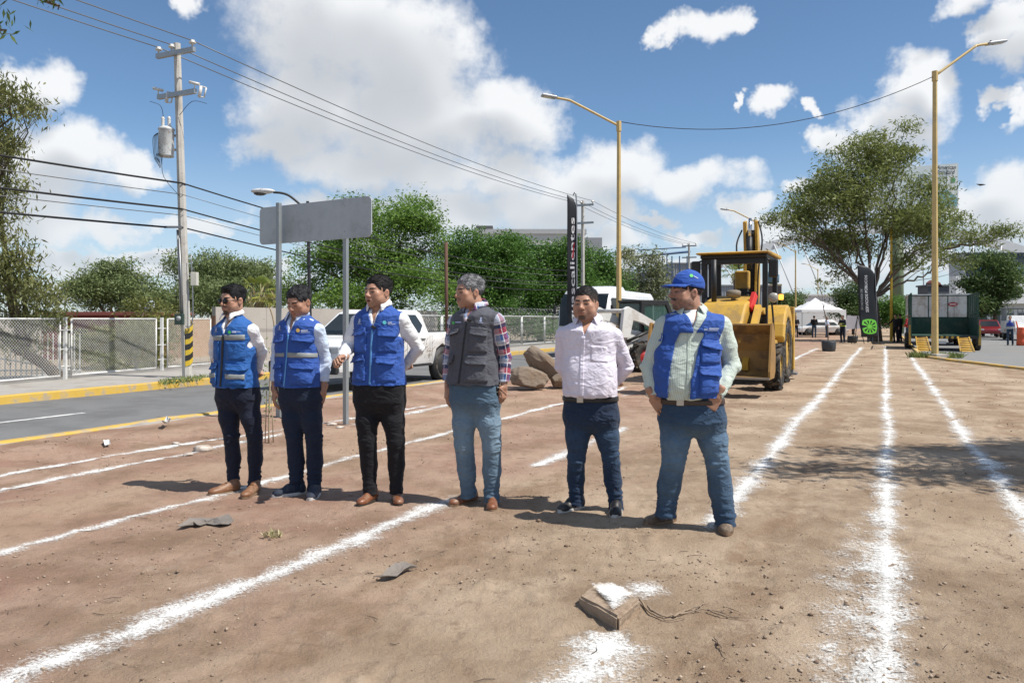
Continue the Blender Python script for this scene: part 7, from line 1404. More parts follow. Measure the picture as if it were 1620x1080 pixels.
def collar(s, c, yaw, r, mat, stand=.018, fall=.034, gap=.55, spread=.026, tip=.03, name='collar', ry=None, tilt=.35):
    ry = ry or r*1.0; n = 36; rows = 5; V = []; cy, sy = math.cos(yaw), math.sin(yaw)
    for k in range(n+1):
        th = -math.pi+gap+(2*math.pi-2*gap)*k/n      # 0 at the back
        fr = max(0, -math.cos(th)); e = sstep(np.array(abs(th)), math.pi-gap-.5, math.pi-gap).item()
        prof = [(0.0, -.012), (-.002, stand), (.006, stand+.006), (.014+spread*.4, stand-fall*.45), (.016+spread*(.6+.7*e), stand-fall-tip*e)]
        for (dr, dz) in prof:
            x = math.sin(th)*(r+dr); y = math.cos(th)*(ry+dr); z = dz-tilt*(-math.cos(th)*.5+.5)*.11+.02
            V.append((c[0]+cy*x-sy*y, c[1]+sy*x+cy*y, c[2]+z))
    Fs = [(k*rows+j, k*rows+j+1, (k+1)*rows+j+1, (k+1)*rows+j) for k in range(n) for j in range(rows-1)]
    o = MB().add(V, Fs, True).build(name, mat, s.o); md = o.modifiers.new('s', 'SOLIDIFY'); md.thickness = .003; md.offset = 0
    a = o.data.attributes.new('uvw', 'FLOAT_VECTOR', 'POINT'); a.data.foreach_set('vector', np.array([(v[0]+v[1]*.5, v[2]*1.3, 0) for v in V], np.float32).ravel()); return o

MATS = dict(
    white=cloth('shirt_white', (.74, .75, .77), .8, .05, weave=.32), paleblue=cloth('shirt_pale_blue', (.56, .66, .82), .8, .06, weave=.32),
    lilac=cloth('shirt_lilac', (.71, .67, .77), .75, .05, weave=.36), sage=cloth('shirt_sage', (.46, .53, .47), .8, .06, weave=.25, stripes=(.011, .0038, (.62, .68, .62), .75)),
    plaid=cloth('shirt_plaid', (.035, .10, .27), .8, .08, weave=.22, plaid=True),
    royal=cloth('vest_royal', (.030, .088, .345), .68, .10, vs=6, weave=.38), blue1=cloth('vest_mid_blue', (.022, .105, .34), .68, .12, vs=6, weave=.38), grey=cloth('vest_grey', (.085, .088, .105), .72, .12, vs=6, weave=.3),
    navy=cloth('jeans_navy', (.012, .016, .032), .85, .18, weave=.3), navy2=cloth('jeans_dark', (.014, .022, .045), .85, .18, weave=.3), black=cloth('trousers_black', (.008, .008, .011), .75, .12, weave=.32),
    denim=cloth('denim_faded', (.12, .2, .3), .88, .10, vs=14, weave=.45, attr='col'),
    tee=cloth('tee_white', (.78, .78, .78), .8, .04), tape=M('reflective_tape', (.25, .27, .265), .55, .0, var=.12, vs=40), zipb=M('zip_black', (.012, .012, .014), .5), zipl=M('zip_blue', (.10, .30, .62), .55), bag=M('lace', (.02, .015, .01), .8),
    brown=M('leather_brown', (.19, .068, .030), .38, var=.3, vs=18, bump=.15, bs=90, dirt=(.36, .28, .2), dirt_amt=.35, dirt_s=14), tan=M('leather_tan', (.20, .088, .040), .5, var=.25, vs=18, bump=.15, bs=90, dirt=(.4, .3, .2), dirt_amt=.4, dirt_s=14), darkbrown=M('leather_dark_brown', (.085, .040, .024), .45, var=.25, vs=18, bump=.15, dirt=(.36, .28, .2), dirt_amt=.35, dirt_s=14),
    boot=M('boot_suede', (.115, .082, .058), .8, var=.25, vs=22, bump=.25, bs=120, dirt=(.36, .28, .2), dirt_amt=.5, dirt_s=12), blk=M('leather_black', (.012, .012, .014), .5, var=.2, vs=20, dirt=(.3, .25, .2), dirt_amt=.15, dirt_s=16), knit=M('sneaker_navy', (.018, .026, .048), .75, var=.2, vs=20, bump=.3, bs=200, dirt=(.3, .25, .2), dirt_amt=.2, dirt_s=14),
    solew=M('sole_white', (.58, .56, .53), .7, var=.15, dirt=(.33, .26, .2), dirt_amt=.5, dirt_s=16), soleb=M('sole_dark', (.03, .025, .02), .7), solet=M('sole_tan', (.20, .13, .08), .7), belt=M('belt_black', (.014, .012, .012), .42, var=.1), beltb=M('belt_brown', (.05, .028, .018), .45, var=.1), buckle=M('buckle', (.45, .43, .40), .3, 1.0),
    logow=M('print_white', (.33, .38, .55), .7, var=0), logog=M('print_green', (.06, .50, .08), .6, var=0), logoy=M('print_gold', (.72, .47, .12), .6, var=0), logoc=M('print_cyan', (.12, .55, .62), .6, var=0), lens=M('lens_black', (.004, .004, .005), .22, var=0, spec=.35), frame=M('frame_black', (.006, .006, .007), .3, var=0), cap=cloth('cap_blue', (.026, .085, .36), .8, .08, weave=.3), mic=M('mic_black', (.01, .01, .01), .5))

def build_man(c):
    c['arms'] = {k: [(v[0][0], v[0][1]+4, v[0][2])]+list(v[1:]) for k, v in c['arms'].items()}
    s = Person(c['label'], *c['base'], group=c.get('group'), Y=c.get('Y')); hd = c.get('h', 1.0); yaw = -R(c['yaw'])     # yaw > 0 turns towards the left of the picture
    T = loft_table(s, c['torso'], yaw, c.get('ratio', .66)); hips = loft_table(s, c['hips'], yaw*.8, c.get('hratio', .70)); vest = c.get('vest')
    J = {k: [s.p(*q) for q in v] for k, v in c['arms'].items()}; Lg = {k: [s.p(*q) for q in v] for k, v in c['legs'].items()}
    under = -.014 if vest else 0.0
    for k, v in J.items():
        cxs = np.interp(v[0][2], T[:, 0], T[:, 1]); ny = float(np.clip(math.tan(yaw)*(v[0][0]-cxs)*.92, -.13, .13)); dd = ny-v[0][1]; v[0][1] = ny; v[1][1] += dd*.4
    lo = np.minimum.reduce([p for v in list(J.values())+list(Lg.values()) for p in v])-.16; hi = np.maximum.reduce([p for v in list(J.values())+list(Lg.values()) for p in v])+.16
    lo[1] = min(lo[1], -.32); hi[1] = max(hi[1], .32); zmin = s.z(c['hips'][-1][0]); zneck = T[-1, 0]
    # ---------------- legs / trousers
    h = .0088*hd; g = SDF((lo[0], lo[1], 0), (hi[0], hi[1], s.z(c['waist'])+.03), h)
    zc = hips[0, 0]; g.fn(lambda X, Y, Z: np.maximum(loft_field(hips, yaw*.8, X, Y, Z, -.07*np.clip((zc+.09-Z)/.10, 0, 1.2)**2), zc-.02-Z), 0, lo=(lo[0], -.32, zc-.10), hi=(hi[0], .32, hi[2]))
    for k in ('L', 'R'):
        hip, knee, ank = Lg[k]; rh, rk, ra = c['legr']
        mid = knee*.45+ank*.55+np.array([0, .022, 0]); th = hip*.5+knee*.5+np.array([0, -.012, 0])
        g.cone(hip, th, rh, (rh*.72+rk*.28), .05); g.cone(th, knee, (rh*.72+rk*.28), rk, .02); g.cone(knee, mid, rk, (rk*.45+ra*.55)*1.03, .02); g.cone(mid, ank, (rk*.45+ra*.55)*1.03, ra, .02); g.cone(ank, ank+np.array([0, 0, -.055]), ra, ra*1.06, .01)
    zw = s.z(c['waist']); g.fn(lambda X, Y, Z: zw-Z, 0, 's'); hems = {k: Lg[k][2][2]-.058+c.get('hem', 0) for k in 'LR'}
    hz = min(hems.values()); g.fn(lambda X, Y, Z: np.where((X < (Lg['L'][2][0]+Lg['R'][2][0])/2) == (Lg['L'][2][0] < Lg['R'][2][0]), Z-hems['L'], Z-hems['R']), 0, 's', hi=(hi[0], hi[1], .4))
    V, Q = g.mesh(); fl = []; col = np.zeros((len(V), 3)); wr = c.get('wr', 1.0)
    fade = np.zeros(len(V)); nn = fbm(V*np.array([30, 30, 14]), 4, 3)
    for k in ('L', 'R'):
        S_, d, Tt = seg_param(V, Lg[k]); m = (d < .17)*(V[:, 2] < zc+.08); Lk = np.linalg.norm(Lg[k][1]-Lg[k][0]); La = Lk+np.linalg.norm(Lg[k][2]-Lg[k][1])
        mine = np.linalg.norm(V[:, :2]-Lg[k][1][:2], axis=1) < np.linalg.norm(V[:, :2]-Lg['R' if k == 'L' else 'L'][1][:2], axis=1); m = m*mine
        fl += [(m*np.exp(-((S_-Lk)/.10)**2), .013*wr, (9, 9, 26)), (m*sstep(S_, La-.22, La-.02), .017*wr, (8, 8, 34)), (m*np.exp(-((S_-.04)/.10)**2), .009*wr, (14, 14, 16)), (m*.6, .006*wr, (10, 10, 5))]
        mc = mine*sstep(V[:, 2], zc+.16, zc-.06); fade = np.maximum(fade, mc*(np.exp(-((S_-Lk*.50)/.17)**2)+.7*np.exp(-((S_-Lk-.02)/.09)**2)+.45*np.exp(-((S_-Lk-.22)/.12)**2))*(V[:, 1] < Lg[k][1][1]+.03))
    V = wrinkle(V, Q, fl, c['seed'])
    if c['trousers'] == 'denim':
        a, b = np.array(rgb(c['denim'][0])), np.array(rgb(c['denim'][1])); f = np.clip(fade*(.55+.5*nn)*c.get('fade_amt', 1)*.8, 0, 1)[:, None]; col = a*(1-f)+b*f
    tro = s.emit('trousers', (V, Q), MATS[c['trousers']], col=col); tb = bvh_of(V, Q)
    # ---------------- shirt
    g = SDF((lo[0], lo[1], s.z(c['shirt_hem'])-.02), (hi[0], hi[1], zneck+.05), h)
    zh = s.z(c['shirt_hem'])
    g.fn(lambda X, Y, Z: np.maximum(loft_field(T, yaw, X, Y, Z, under), Z-zneck), 0)
    ar = c.get('armr', (.066, .052, .040))
    for k in ('L', 'R'):
        sh, elb, wri = J[k]; inn = np.array([(T[-2, 1]-sh[0])*.30, -sh[1]*.3, .004]); cu = wri+(wri-elb)/max(np.linalg.norm(wri-elb), 1e-6)*.0
        mu = sh*.5+elb*.5
        g.cone(sh+inn, sh, ar[0]*.84, ar[0]*.94, .03); g.cone(sh, mu, ar[0]*.96, ar[0]*.94, .02); g.cone(mu, elb, ar[0]*.92, ar[1], .02); g.cone(elb, elb*.45+wri*.55, ar[1]*1.0, (ar[1]+ar[2])/2, .02); g.cone(elb*.45+wri*.55, cu, (ar[1]+ar[2])/2, ar[2], .012)
    g.fn(lambda X, Y, Z: np.where(np.abs(X-np.interp(Z, T[:, 0], T[:, 1])) < .5, Z-zh, Z-zh)*1.0 if True else 0, 0, 's') if not c.get('noshirtcut') else None
    for k in ('L', 'R'):     # clip the sleeve end square
        sh, elb, wri = J[k]; d = (wri-elb)/np.linalg.norm(wri-elb); g.fn(lambda X, Y, Z: np.maximum(-((X-wri[0])*d[0]+(Y-wri[1])*d[1]+(Z-wri[2])*d[2]), np.sqrt((X-wri[0])**2+(Y-wri[1])**2+(Z-wri[2])**2)-.10), 0, 's', lo=wri-.13, hi=wri+.13)
    cs, sn = math.cos(yaw), math.sin(yaw)
    def turned(X, Y, Z): x = X-np.interp(Z, T[:, 0], T[:, 1]); return cs*x+sn*Y, -sn*x+cs*Y
    def vcut(zv, ztop, half, sub, rnd=.0):
        def f(X, Y, Z):
            xt, yt = turned(X, Y, Z); hw = np.clip((Z-zv)/(ztop-zv), -.5, 1.6)*half; return np.maximum(np.maximum(np.abs(xt-sub)-hw, yt-.0), zv-Z)
        return f
    vz = s.z(c['shirt_v'][0]); g.fn(vcut(vz, zneck, c['shirt_v'][1], c['shirt_v'][2] if len(c['shirt_v']) > 2 else 0), .004, 's')
    V, Q = g.mesh(); fl = []; uv = np.zeros((len(V), 3)); xt, yt = turned(V[:, 0], V[:, 1], V[:, 2]); uv[:, 0] = np.where(np.abs(xt) > .0, np.arctan2(xt, -yt)*.16, 0); uv[:, 1] = V[:, 2]
    body = np.ones(len(V)); wr2 = c.get('wr_shirt', 1.0)
    for k in ('L', 'R'):
        S_, d, Tt = seg_param(V, J[k]); Lk = np.linalg.norm(J[k][1]-J[k][0]); tf = loft_field(T, yaw, V[:, 0], V[:, 1], V[:, 2], under); m = (d < .085)*sstep(tf, -.01, .02)
        uv[:, 0] = np.where(m > .5, Tt*.055, uv[:, 0]); uv[:, 1] = np.where(m > .5, S_, uv[:, 1]); body = body*(1-m)
        fl += [(m*np.exp(-((S_-Lk)/.09)**2), .012*wr2, (13, 13, 22)), (m*sstep(S_, Lk+.05, Lk+.2), .009*wr2, (12, 12, 26)), (m*.7, .006*wr2, (12, 12, 9)), (m*np.exp(-(S_/.07)**2), .008*wr2, (14, 14, 14))]
    fl += [(body, .010*wr2, (8, 8, 5)), (body*sstep(V[:, 2], zh+.16, zh), .010*wr2, (11, 11, 14))]
    V = wrinkle(V, Q, fl, c['seed']+3); s.emit('shirt', (V, Q), MATS[c['shirt']], uvw=uv); sb = bvh_of(V, Q)
    # ---------------- body (one skin surface under the clothes, finer at head and hands)
    g = SDF((lo[0], lo[1], 0), (hi[0], hi[1], zneck+.1), .013)
    g.fn(lambda X, Y, Z: np.maximum(np.maximum(loft_field(T, yaw, X, Y, Z, under-.024), Z-zneck-.01), s.z(c['waist'])+.01-Z), 0); g.fn(lambda X, Y, Z: np.maximum(np.maximum(loft_field(hips, yaw*.8, X, Y, Z, -.03-.07*np.clip((zc+.11-Z)/.10, 0, 1.2)**2), zc+.01-Z), Z-s.z(c['waist'])-.1), .0)
    for k in ('L', 'R'):
        hip, knee, ank = Lg[k]; g.cone(hip, knee, c['legr'][0]-.034, c['legr'][1]-.024, .0); g.cone(knee, ank, c['legr'][1]-.022, c['legr'][2]-.02, .02); g.cone(ank, ank+np.array([0, 0, -.04]), .034, .03, .01)
        sh, elb, wri = J[k]; g.cone(sh, elb, ar[0]-.02, ar[1]-.016, .03); g.cone(elb, wri, ar[1]-.016, .026, .015)
    parts = [g.mesh()]; cols = [np.tile(np.array(rgb(c['head']['skin'])), (len(parts[0][0]), 1))]
    Hc = c['head']; hp = s.p(*Hc['pos']); hs = Hc.get('size', 1.0)
    Rm = rotz(-R(Hc['yaw'])) @ rotx(R(Hc.get('pitch', 0))) @ roty(R(Hc.get('roll', 0)))
    nb = np.array([np.interp(zneck-.03, T[:, 0], T[:, 1]), .0, zneck-.05]); nloc = Rm.T @ ((nb-hp)/hs); Hc2 = dict(Hc); Hc2['neck'] = tuple(nloc*np.array([1, 1, 1]))
    hv, hq, hc = head_mesh(Hc2, .0034*hd); toW = lambda v: (v*hs) @ Rm.T+hp
    parts.append((toW(hv), hq)); cols.append(hc)
    for k in ('L', 'R'):
        hh = c['hands'][k]; v, q = hand_mesh(hh.get('curl', .45), hh.get('side', 1), hh.get('size', 1.0), .0031*hd, thumb=hh.get('thumb', .5), fist=hh.get('fist', False)); v = place_hand(v, J[k][2]+np.array(hh.get('off', (0, 0, 0))), hh['f'], hh['n'])
        parts.append((v, q)); sk = np.array(rgb(hh.get('skin', c['head']['skin']))); nz = fbm(v*60, 2, 4); cols.append(sk[None]*(.80+.35*nz[:, None]))
    VV, QQ = joinVQ(parts); s.emit('body', (VV, QQ), SKIN, col=np.vstack(cols)); bb = bvh_of(VV, QQ)
    if Hc.get('hair', True):
        v, q, cc = hair_mesh(Hc, .0038*hd); r_ = np.random.default_rng(c['seed']); nn_ = vnormals(v, q); ok = np.where((v[:, 2] > hairline(v[:, 1], Hc.get('hair_lo', -.055), Hc.get('front', .066))+.006) & (np.linalg.norm(v-np.array([0, .01, .03]), axis=1) > .07))[0]; id_ = r_.choice(ok, 1500); n_ = nn_[id_]; d_ = np.array(Hc.get('comb', (.15, .8, .25)))+r_.normal(size=(1500, 3))*.45; d_ -= n_*(d_*n_).sum(1, keepdims=True)*.75; d_ /= np.linalg.norm(d_, axis=1, keepdims=True); L_ = (Hc.get('strand', .018)*(.5+r_.random(1500)))[:, None]; p_ = v[id_]-n_*.002; sd_ = np.cross(d_, n_)*.0011
        sv = np.stack([p_-sd_, p_+sd_, p_+d_*L_*.6+n_*.004+sd_*.7, p_+d_*L_+n_*.003], 1).reshape(-1, 3); cc = np.vstack([cc, np.repeat(cc[id_]*(.6+.9*r_.random((1500, 1))), 4, 0)]); q = np.vstack([q, np.arange(6000).reshape(-1, 4)+len(v)]); v = np.vstack([v, sv]); s.emit('hair', (toW(v), q), HAIR, col=cc)
    # ---------------- vest
    vb = None
    if vest:
        zv = s.z(vest['hem']); g = SDF((lo[0], -.32, zv-.02), (hi[0], .32, zneck+.04), h*.92)
        g.fn(lambda X, Y, Z: np.maximum(loft_field(T, yaw, X, Y, Z, .012*np.clip((zv+.14-Z)/.14, 0, 1)), np.maximum(Z-zneck-.004, zv-Z)), 0)
        for k in ('L', 'R'):
            sh, elb, _ = J[k]; g.cone(sh+np.array([(T[-2, 1]-sh[0])*.30, -sh[1]*.3, .004]), sh, ar[0]*.84+.017, ar[0]*.94+.013, .025)
        zs = (J['L'][0][2]+J['R'][0][2])/2; Lm = {k: abs(cs*(J[k][0][0]-np.interp(zs, T[:, 0], T[:, 1]))+sn*J[k][0][1])+vest.get('sh', .006) for k in 'LR'}
        def armcut(X, Y, Z):
            xt, yt = turned(X, Y, Z); lm = np.where(xt > 0, Lm['R'], Lm['L']); ex = np.interp(Z, [zs-.24, zs-.20, zs-.12, zs-.04], [.30, .05, -.012, 0.0]); return -(np.abs(xt)-(lm+ex))*1.0
        g.fn(lambda X, Y, Z: armcut(X, Y, Z)*-1.0, .006, 'i')
        g.fn(vcut(s.z(vest['v'][0]), zneck, vest['v'][1], vest['v'][2] if len(vest['v']) > 2 else 0), .004, 's')
        nc = np.array([np.interp(zneck, T[:, 0], T[:, 1]), 0.0, zneck]); g.ell(nc+np.array([0, 0, .01]), (.066, .066, .05), .006, op='s')
        if vest.get('open'):
            xa, xb, xc, xd = vest['open']; z0, z1 = zv-.05, s.z(vest['v'][0])+.0
            def gap(X, Y, Z):
                xt, yt = turned(X, Y, Z); t = np.clip((Z-z0)/(z1-z0), 0, 1); a_, b_ = xa+(xc-xa)*t, xb+(xd-xb)*t; return np.maximum(np.maximum(a_-xt, xt-b_), np.maximum(yt, Z-z1-.02))
            g.fn(gap, .004, 's')
        V, Q = g.mesh(); o1 = np.ones(len(V)); V = wrinkle(V, Q, [(o1, .012, (7, 7, 6)), (sstep(V[:, 2], zv+.2, zv), .010, (12, 12, 9)), (o1*.7, .006, (18, 18, 22))], c['seed']+9)
        vo = s.emit('vest', (V, Q), MATS[vest['mat']]); vb = bvh_of(V, Q)
    # ---------------- shoes
    for i, k in enumerate(('L', 'R')):
        (hx, hy), (tx, ty) = c['feet'][k]; a = gp(hx, hy)-s.base; b = gp(tx, ty)-s.base; ang = math.atan2((b-a).x, -(b-a).y); kind = c['shoe'][0]; Ls = c['shoe'][3] if len(c['shoe']) > 3 else .295
        wb = s.base+Vector((a.x, a.y, 0)); zg = (gz(wb.x, wb.y)+gz(wb.x+math.sin(ang)*.18, wb.y-math.cos(ang)*.18))/2-.001
        v, q = shoe_mesh(kind, Ls); m = rotz(ang); v = v @ m.T+np.array([a.x, a.y, zg]); so = s.emit('shoe', (v, q), MATS[c['shoe'][1]])
        sm = sole_mesh(kind, Ls); sm.v = [tuple(m @ np.array(p)+np.array([a.x, a.y, zg])) for p in sm.v]; sm.build('sole', MATS[c['shoe'][2]], so)
        if kind != 'boot':
            lb = MB(); ky = Ls/.285
            for j in range(4):
                y = -.075-.018*j; p = [np.array([x, y*ky, .088-.010*j-abs(x)*.25]) for x in (-.020, 0, .020)]; lb.tube([tuple(m @ q_+np.array([a.x, a.y, zg])) for q_ in p], .0028, 5)
            lb.build('lace', MATS['solew' if kind == 'sneaker' and c['shoe'][1] == 'blk' else 'bag'], so)
    return s, dict(tb=tb, sb=sb, vb=vb, bb=bb, toW=toW, T=T, yaw=yaw, zneck=zneck, hips=hips, J=J, Rm=Rm, hs=hs)
def belt(s, D, py0, py1, mat, grow=.006, buckle=None):
    z0, z1 = s.z(py1), s.z(py0); yw = D['yaw']*.8; g = SDF((s.x(0) if False else -.4, -.32, z0-.01), (.4, .32, z1+.01), .006)
    g.fn(lambda X, Y, Z: np.maximum(np.maximum(loft_field(D['hips'], yw, X, Y, Z, grow), -loft_field(D['hips'], yw, X, Y, Z, grow-.022)), np.maximum(Z-z1, z0-Z)), 0)
    V, Q = g.mesh(); o = s.emit('belt', (V, Q), mat); b = bvh_of(V, Q)
    if buckle:
        hh = b.ray_cast(Vector((s.x(buckle), -1, (z0+z1)/2)), Vector((0, 1, 0)))
        if hh[0]:
            mb = MB(); mb.box(hh[0]+Vector((0, -.004, 0)), (.05, .010, .040), bev=.004); mb.build('buckle', MATS['buckle'], o)
    return o
def circ(cx, cy, r, n=14, ry=None): return [(cx+r*math.cos(2*math.pi*i/n), cy+(ry or r)*math.sin(2*math.pi*i/n)) for i in range(n)]
def rect(x0, y0, x1, y1): return [(x0, y0), (x1, y0), (x1, y1), (x0, y1)]
def emblem(s, bvh, cx, cy, k, mat, parent, sh=.72):        # small embroidered coat of arms: a seated outline over two lines of lettering too small to read
    k *= sh; P = [[(cx-2.2*k, cy+3.5*k), (cx-2.6*k, cy+1*k), (cx-1.2*k, cy-1.5*k), (cx-1.2*k, cy-4*k), (cx+.6*k, cy-5.2*k), (cx+2.2*k, cy-4.2*k), (cx+2.0*k, cy-2*k), (cx+2.5*k, cy+.5*k), (cx+2.0*k, cy+3.5*k)]]
    return blobpatch(s, 'emblem', bvh, P+[rect(cx-4.5*k, cy+4.6*k, cx+4.5*k, cy+5.6*k)], mat, .005, parent)
SK1, SK2, SK3 = (.47, .265, .18), (.40, .215, .142), (.44, .245, .165)
MEN = {}
# ---- man 1: sunglasses, mid-blue reflective vest, hands behind the back
c = dict(label='man in dark sunglasses and blue reflective vest, leftmost of the standing men', base=(375, 776), seed=1, yaw=24, ratio=.70,
    torso=[(492, 357, 380), (503, 352, 390), (509, 345, 399), (516, 338, 405), (530, 337, 406), (550, 337, 406), (575, 337, 406), (600, 335, 409), (613, 338, 410), (630, 341, 411)],
    hips=[(596, 340, 407), (612, 341, 411), (630, 342, 411), (646, 343, 411)], waist=607, shirt_hem=604, shirt_v=(528, .030), legr=(.090, .069, .057),
    arms=dict(L=[(342, 521, .06), (338, 558, .13), (358, 596, .20)], R=[(402, 519, -.02), (415, 558, .10), (404, 596, .17)]), armr=(.056, .048, .040),
    hands=dict(L=dict(f=(1, .3, -.3), n=(0, 1, 0), side=-1, curl=.6), R=dict(f=(-.8, .2, -.5), n=(0, 1, 0), side=1, curl=.6)),
    legs=dict(L=[(360, 632, .03), (366, 690, 0), (369, 757, .05)], R=[(393, 632, -.03), (403, 690, -.04), (402, 757, .0)]), feet=dict(L=((371, 775), (333, 781)), R=((404, 777), (383, 787))), hem=-.005,
    head=dict(pos=(368, 475, -.02), yaw=32, pitch=4, skin=SK1, size=1.03, hair_c=((.006, .006, .007), (.02, .02, .022)), hair_t=(.0025, .017), hair_n=.006, front=.064, beard=(.75, .9, .35), shut=True, tuft=[((.01, -.06, .10), (.05, .035, .022))]),
    trousers='navy', shirt='white', vest=dict(mat='blue1', hem=613, v=(530, .062)), shoe=('dress', 'tan', 'solet', .29))
s, D = build_man(c); vb = D['vb']; vest = [o for o in s.o.children if o.name.startswith('vest')][0]
collar(s, np.array([np.interp(D['zneck'], D['T'][:, 0], D['T'][:, 1]), -.005, D['zneck']-.016]), D['yaw'], .064, MATS['white'], gap=.45, tip=.03)
patch(s, 'reflective_tape', vb, [(338, 531), (359, 530), (358, 538), (338, 538)], MATS['tape'], .003, 0, 8, 3); patch(s, 'reflective_tape', vb, [(363, 529), (396, 529), (396, 537), (363, 537)], MATS['tape'], .003, 0, 10, 3)
patch(s, 'pocket', vb, [(341, 541), (354, 540), (354, 568), (341, 566)], MATS['blue1'], .007, .0, 8, 8, bulge=.004); patch(s, 'pocket', vb, [(366, 540), (396, 541), (396, 568), (368, 568)], MATS['blue1'], .007, .0, 8, 8, bulge=.004)
for q in ([(337, 575), (351, 574), (350, 607), (337, 605)], [(367, 576), (397, 577), (397, 608), (366, 606)]):
    po = patch(s, 'pocket', vb, q, MATS['blue1'], .010, .008, 8, 8, bulge=.008)
patch(s, 'pocket_flap', vb, [(368, 574), (397, 575), (398, 586), (366, 584)], MATS['blue1'], .020, .014, 10, 6, .12); patch(s, 'pocket_flap', vb, [(338, 574), (352, 573), (352, 583), (337, 584)], MATS['blue1'], .020, .014, 8, 6, .12)
patch(s, 'reflective_tape', vb, [(338, 590), (350, 589), (350, 596), (338, 597)], MATS['tape'], .024, 0, 8, 3); patch(s, 'reflective_tape', vb, [(368, 590), (396, 591), (396, 598), (368, 597)], MATS['tape'], .024, 0, 10, 3)
patch(s, 'zip', vb, [(359, 530), (363, 530), (359, 613), (356, 613)], MATS['zipb'], .005, 0, 3, 24)
blobpatch(s, 'emblem', vb, [circ(373, 525, 2.6)], MATS['logog'], .005, vest); blobpatch(s, 'lettering', vb, [rect(377, 523, 384, 526), rect(385, 523.5, 390, 524.6)], MATS['logow'], .005, vest); emblem(s, vb, 347, 521, 1.0, MATS['logow'], vest)
# sunglasses
mb = MB()
for x in (-1, 1): mb.lathe([(.001, -.0015), (.0275, -.001), (.0275, .001), (.001, .0015)], (x*.033, -.100, -.002), 'y', 20)
for i, v in enumerate(mb.v): mb.v[i] = (v[0], v[1], (v[2]+.002)*.86-.004)
gl = MB(); gl.v = [tuple(D['toW'](np.array(v))) for v in mb.v]; gl.f = mb.f; gl.sm = mb.sm; go = gl.build('sunglasses', MATS['lens'], s.o)
mb = MB(); mb.tube([(-.012, -.101, .004), (.012, -.101, .004)], .003, 6)
for x in (-1, 1): mb.tube([(x*.056, -.098, .004), (x*.068, -.07, .004), (x*.080, .01, .002)], .0026, 6)
mb.v = [tuple(D['toW'](np.array(v))) for v in mb.v]; mb.build('frame', MATS['frame'], go)

# ---- man 2: looking down, royal vest with one grey band
c = dict(label='man looking down in royal blue vest with one grey chest band and navy trainers', base=(480, 780), seed=2, yaw=20, ratio=.70,
    torso=[(493, 457, 486), (503, 448, 496), (508, 441, 505), (515, 436, 510), (530, 434, 508), (550, 434, 507), (575, 435, 508), (595, 434, 510), (612, 437, 509), (630, 441, 510)],
    hips=[(598, 439, 508), (614, 441, 511), (632, 442, 511), (648, 443, 510)], waist=607, shirt_hem=604, shirt_v=(526, .030), legr=(.092, .073, .063),
    arms=dict(L=[(442, 519, .05), (438, 568, .08), (434, 616, .02)], R=[(505, 518, -.03), (516, 568, .03), (511, 620, -.03)]), armr=(.058, .049, .040),
    hands=dict(L=dict(f=(0, -.2, -1), n=(1, .5, 0), side=1, curl=.5, skin=SK2), R=dict(f=(-.25, -.2, -1), n=(-.8, .6, 0), side=-1, curl=.5, skin=SK2)),
    legs=dict(L=[(461, 634, .02), (466, 694, -.01), (469, 762, .02)], R=[(491, 634, -.02), (497, 694, -.03), (497, 764, .0)]), feet=dict(L=((474, 779), (433, 784)), R=((500, 780), (488, 792))),
    head=dict(pos=(473, 478, -.05), yaw=26, pitch=20, skin=SK2, size=1.04, jaw=1.06, fat=.004, hair_c=((.010, .010, .011), (.05, .05, .055)), hair_t=(.006, .016), hair_n=.013, hair_f=(70, 60, 70), front=.064, shut=True, beard=(0, 0, .12)),
    trousers='navy2', shirt='paleblue', vest=dict(mat='royal', hem=612, v=(528, .066)), shoe=('sneaker', 'knit', 'solew', .29))
s, D = build_man(c); vb = D['vb']; vest = [o for o in s.o.children if o.name.startswith('vest')][0]
collar(s, np.array([np.interp(D['zneck'], D['T'][:, 0], D['T'][:, 1]), -.005, D['zneck']-.016]), D['yaw'], .066, MATS['paleblue'], gap=.45, tip=.03)
for q in ([(437, 531), (455, 528), (455, 540), (437, 542)], [(468, 529), (500, 530), (500, 541), (468, 538)]): patch(s, 'pocket_flap', vb, q, MATS['royal'], .010, .016, 10, 6, .14)
for q in ([(437, 575), (452, 573), (452, 580), (437, 583)], [(464, 573), (502, 574), (502, 583), (464, 580)]): patch(s, 'pocket_flap', vb, q, MATS['royal'], .012, .014, 10, 6, .12)
patch(s, 'pocket', vb, [(464, 576), (502, 577), (501, 606), (466, 606)], MATS['royal'], .006, .004, 8, 8, bulge=.008); patch(s, 'pocket', vb, [(437, 578), (452, 576), (452, 606), (438, 606)], MATS['royal'], .006, .004, 8, 8, bulge=.008)
patch(s, 'reflective_tape', vb, [(438, 558), (456, 557), (456, 563), (438, 564)], MATS['tape'], .004, 0, 8, 3); patch(s, 'reflective_tape', vb, [(461, 556), (505, 558), (505, 565), (461, 564)], MATS['tape'], .004, 0, 12, 3)
patch(s, 'zip', vb, [(462, 529), (464, 529), (457, 612), (454.5, 612)], MATS['zipl'], .004, 0, 3, 24)
blobpatch(s, 'emblem', vb, [circ(479, 522, 3)], MATS['logoy'], .005, vest); blobpatch(s, 'lettering', vb, [rect(484, 521, 494, 524), rect(484, 524.6, 497, 525.6)], MATS['logow'], .005, vest); emblem(s, vb, 447, 518, 1.0, MATS['logow'], vest)

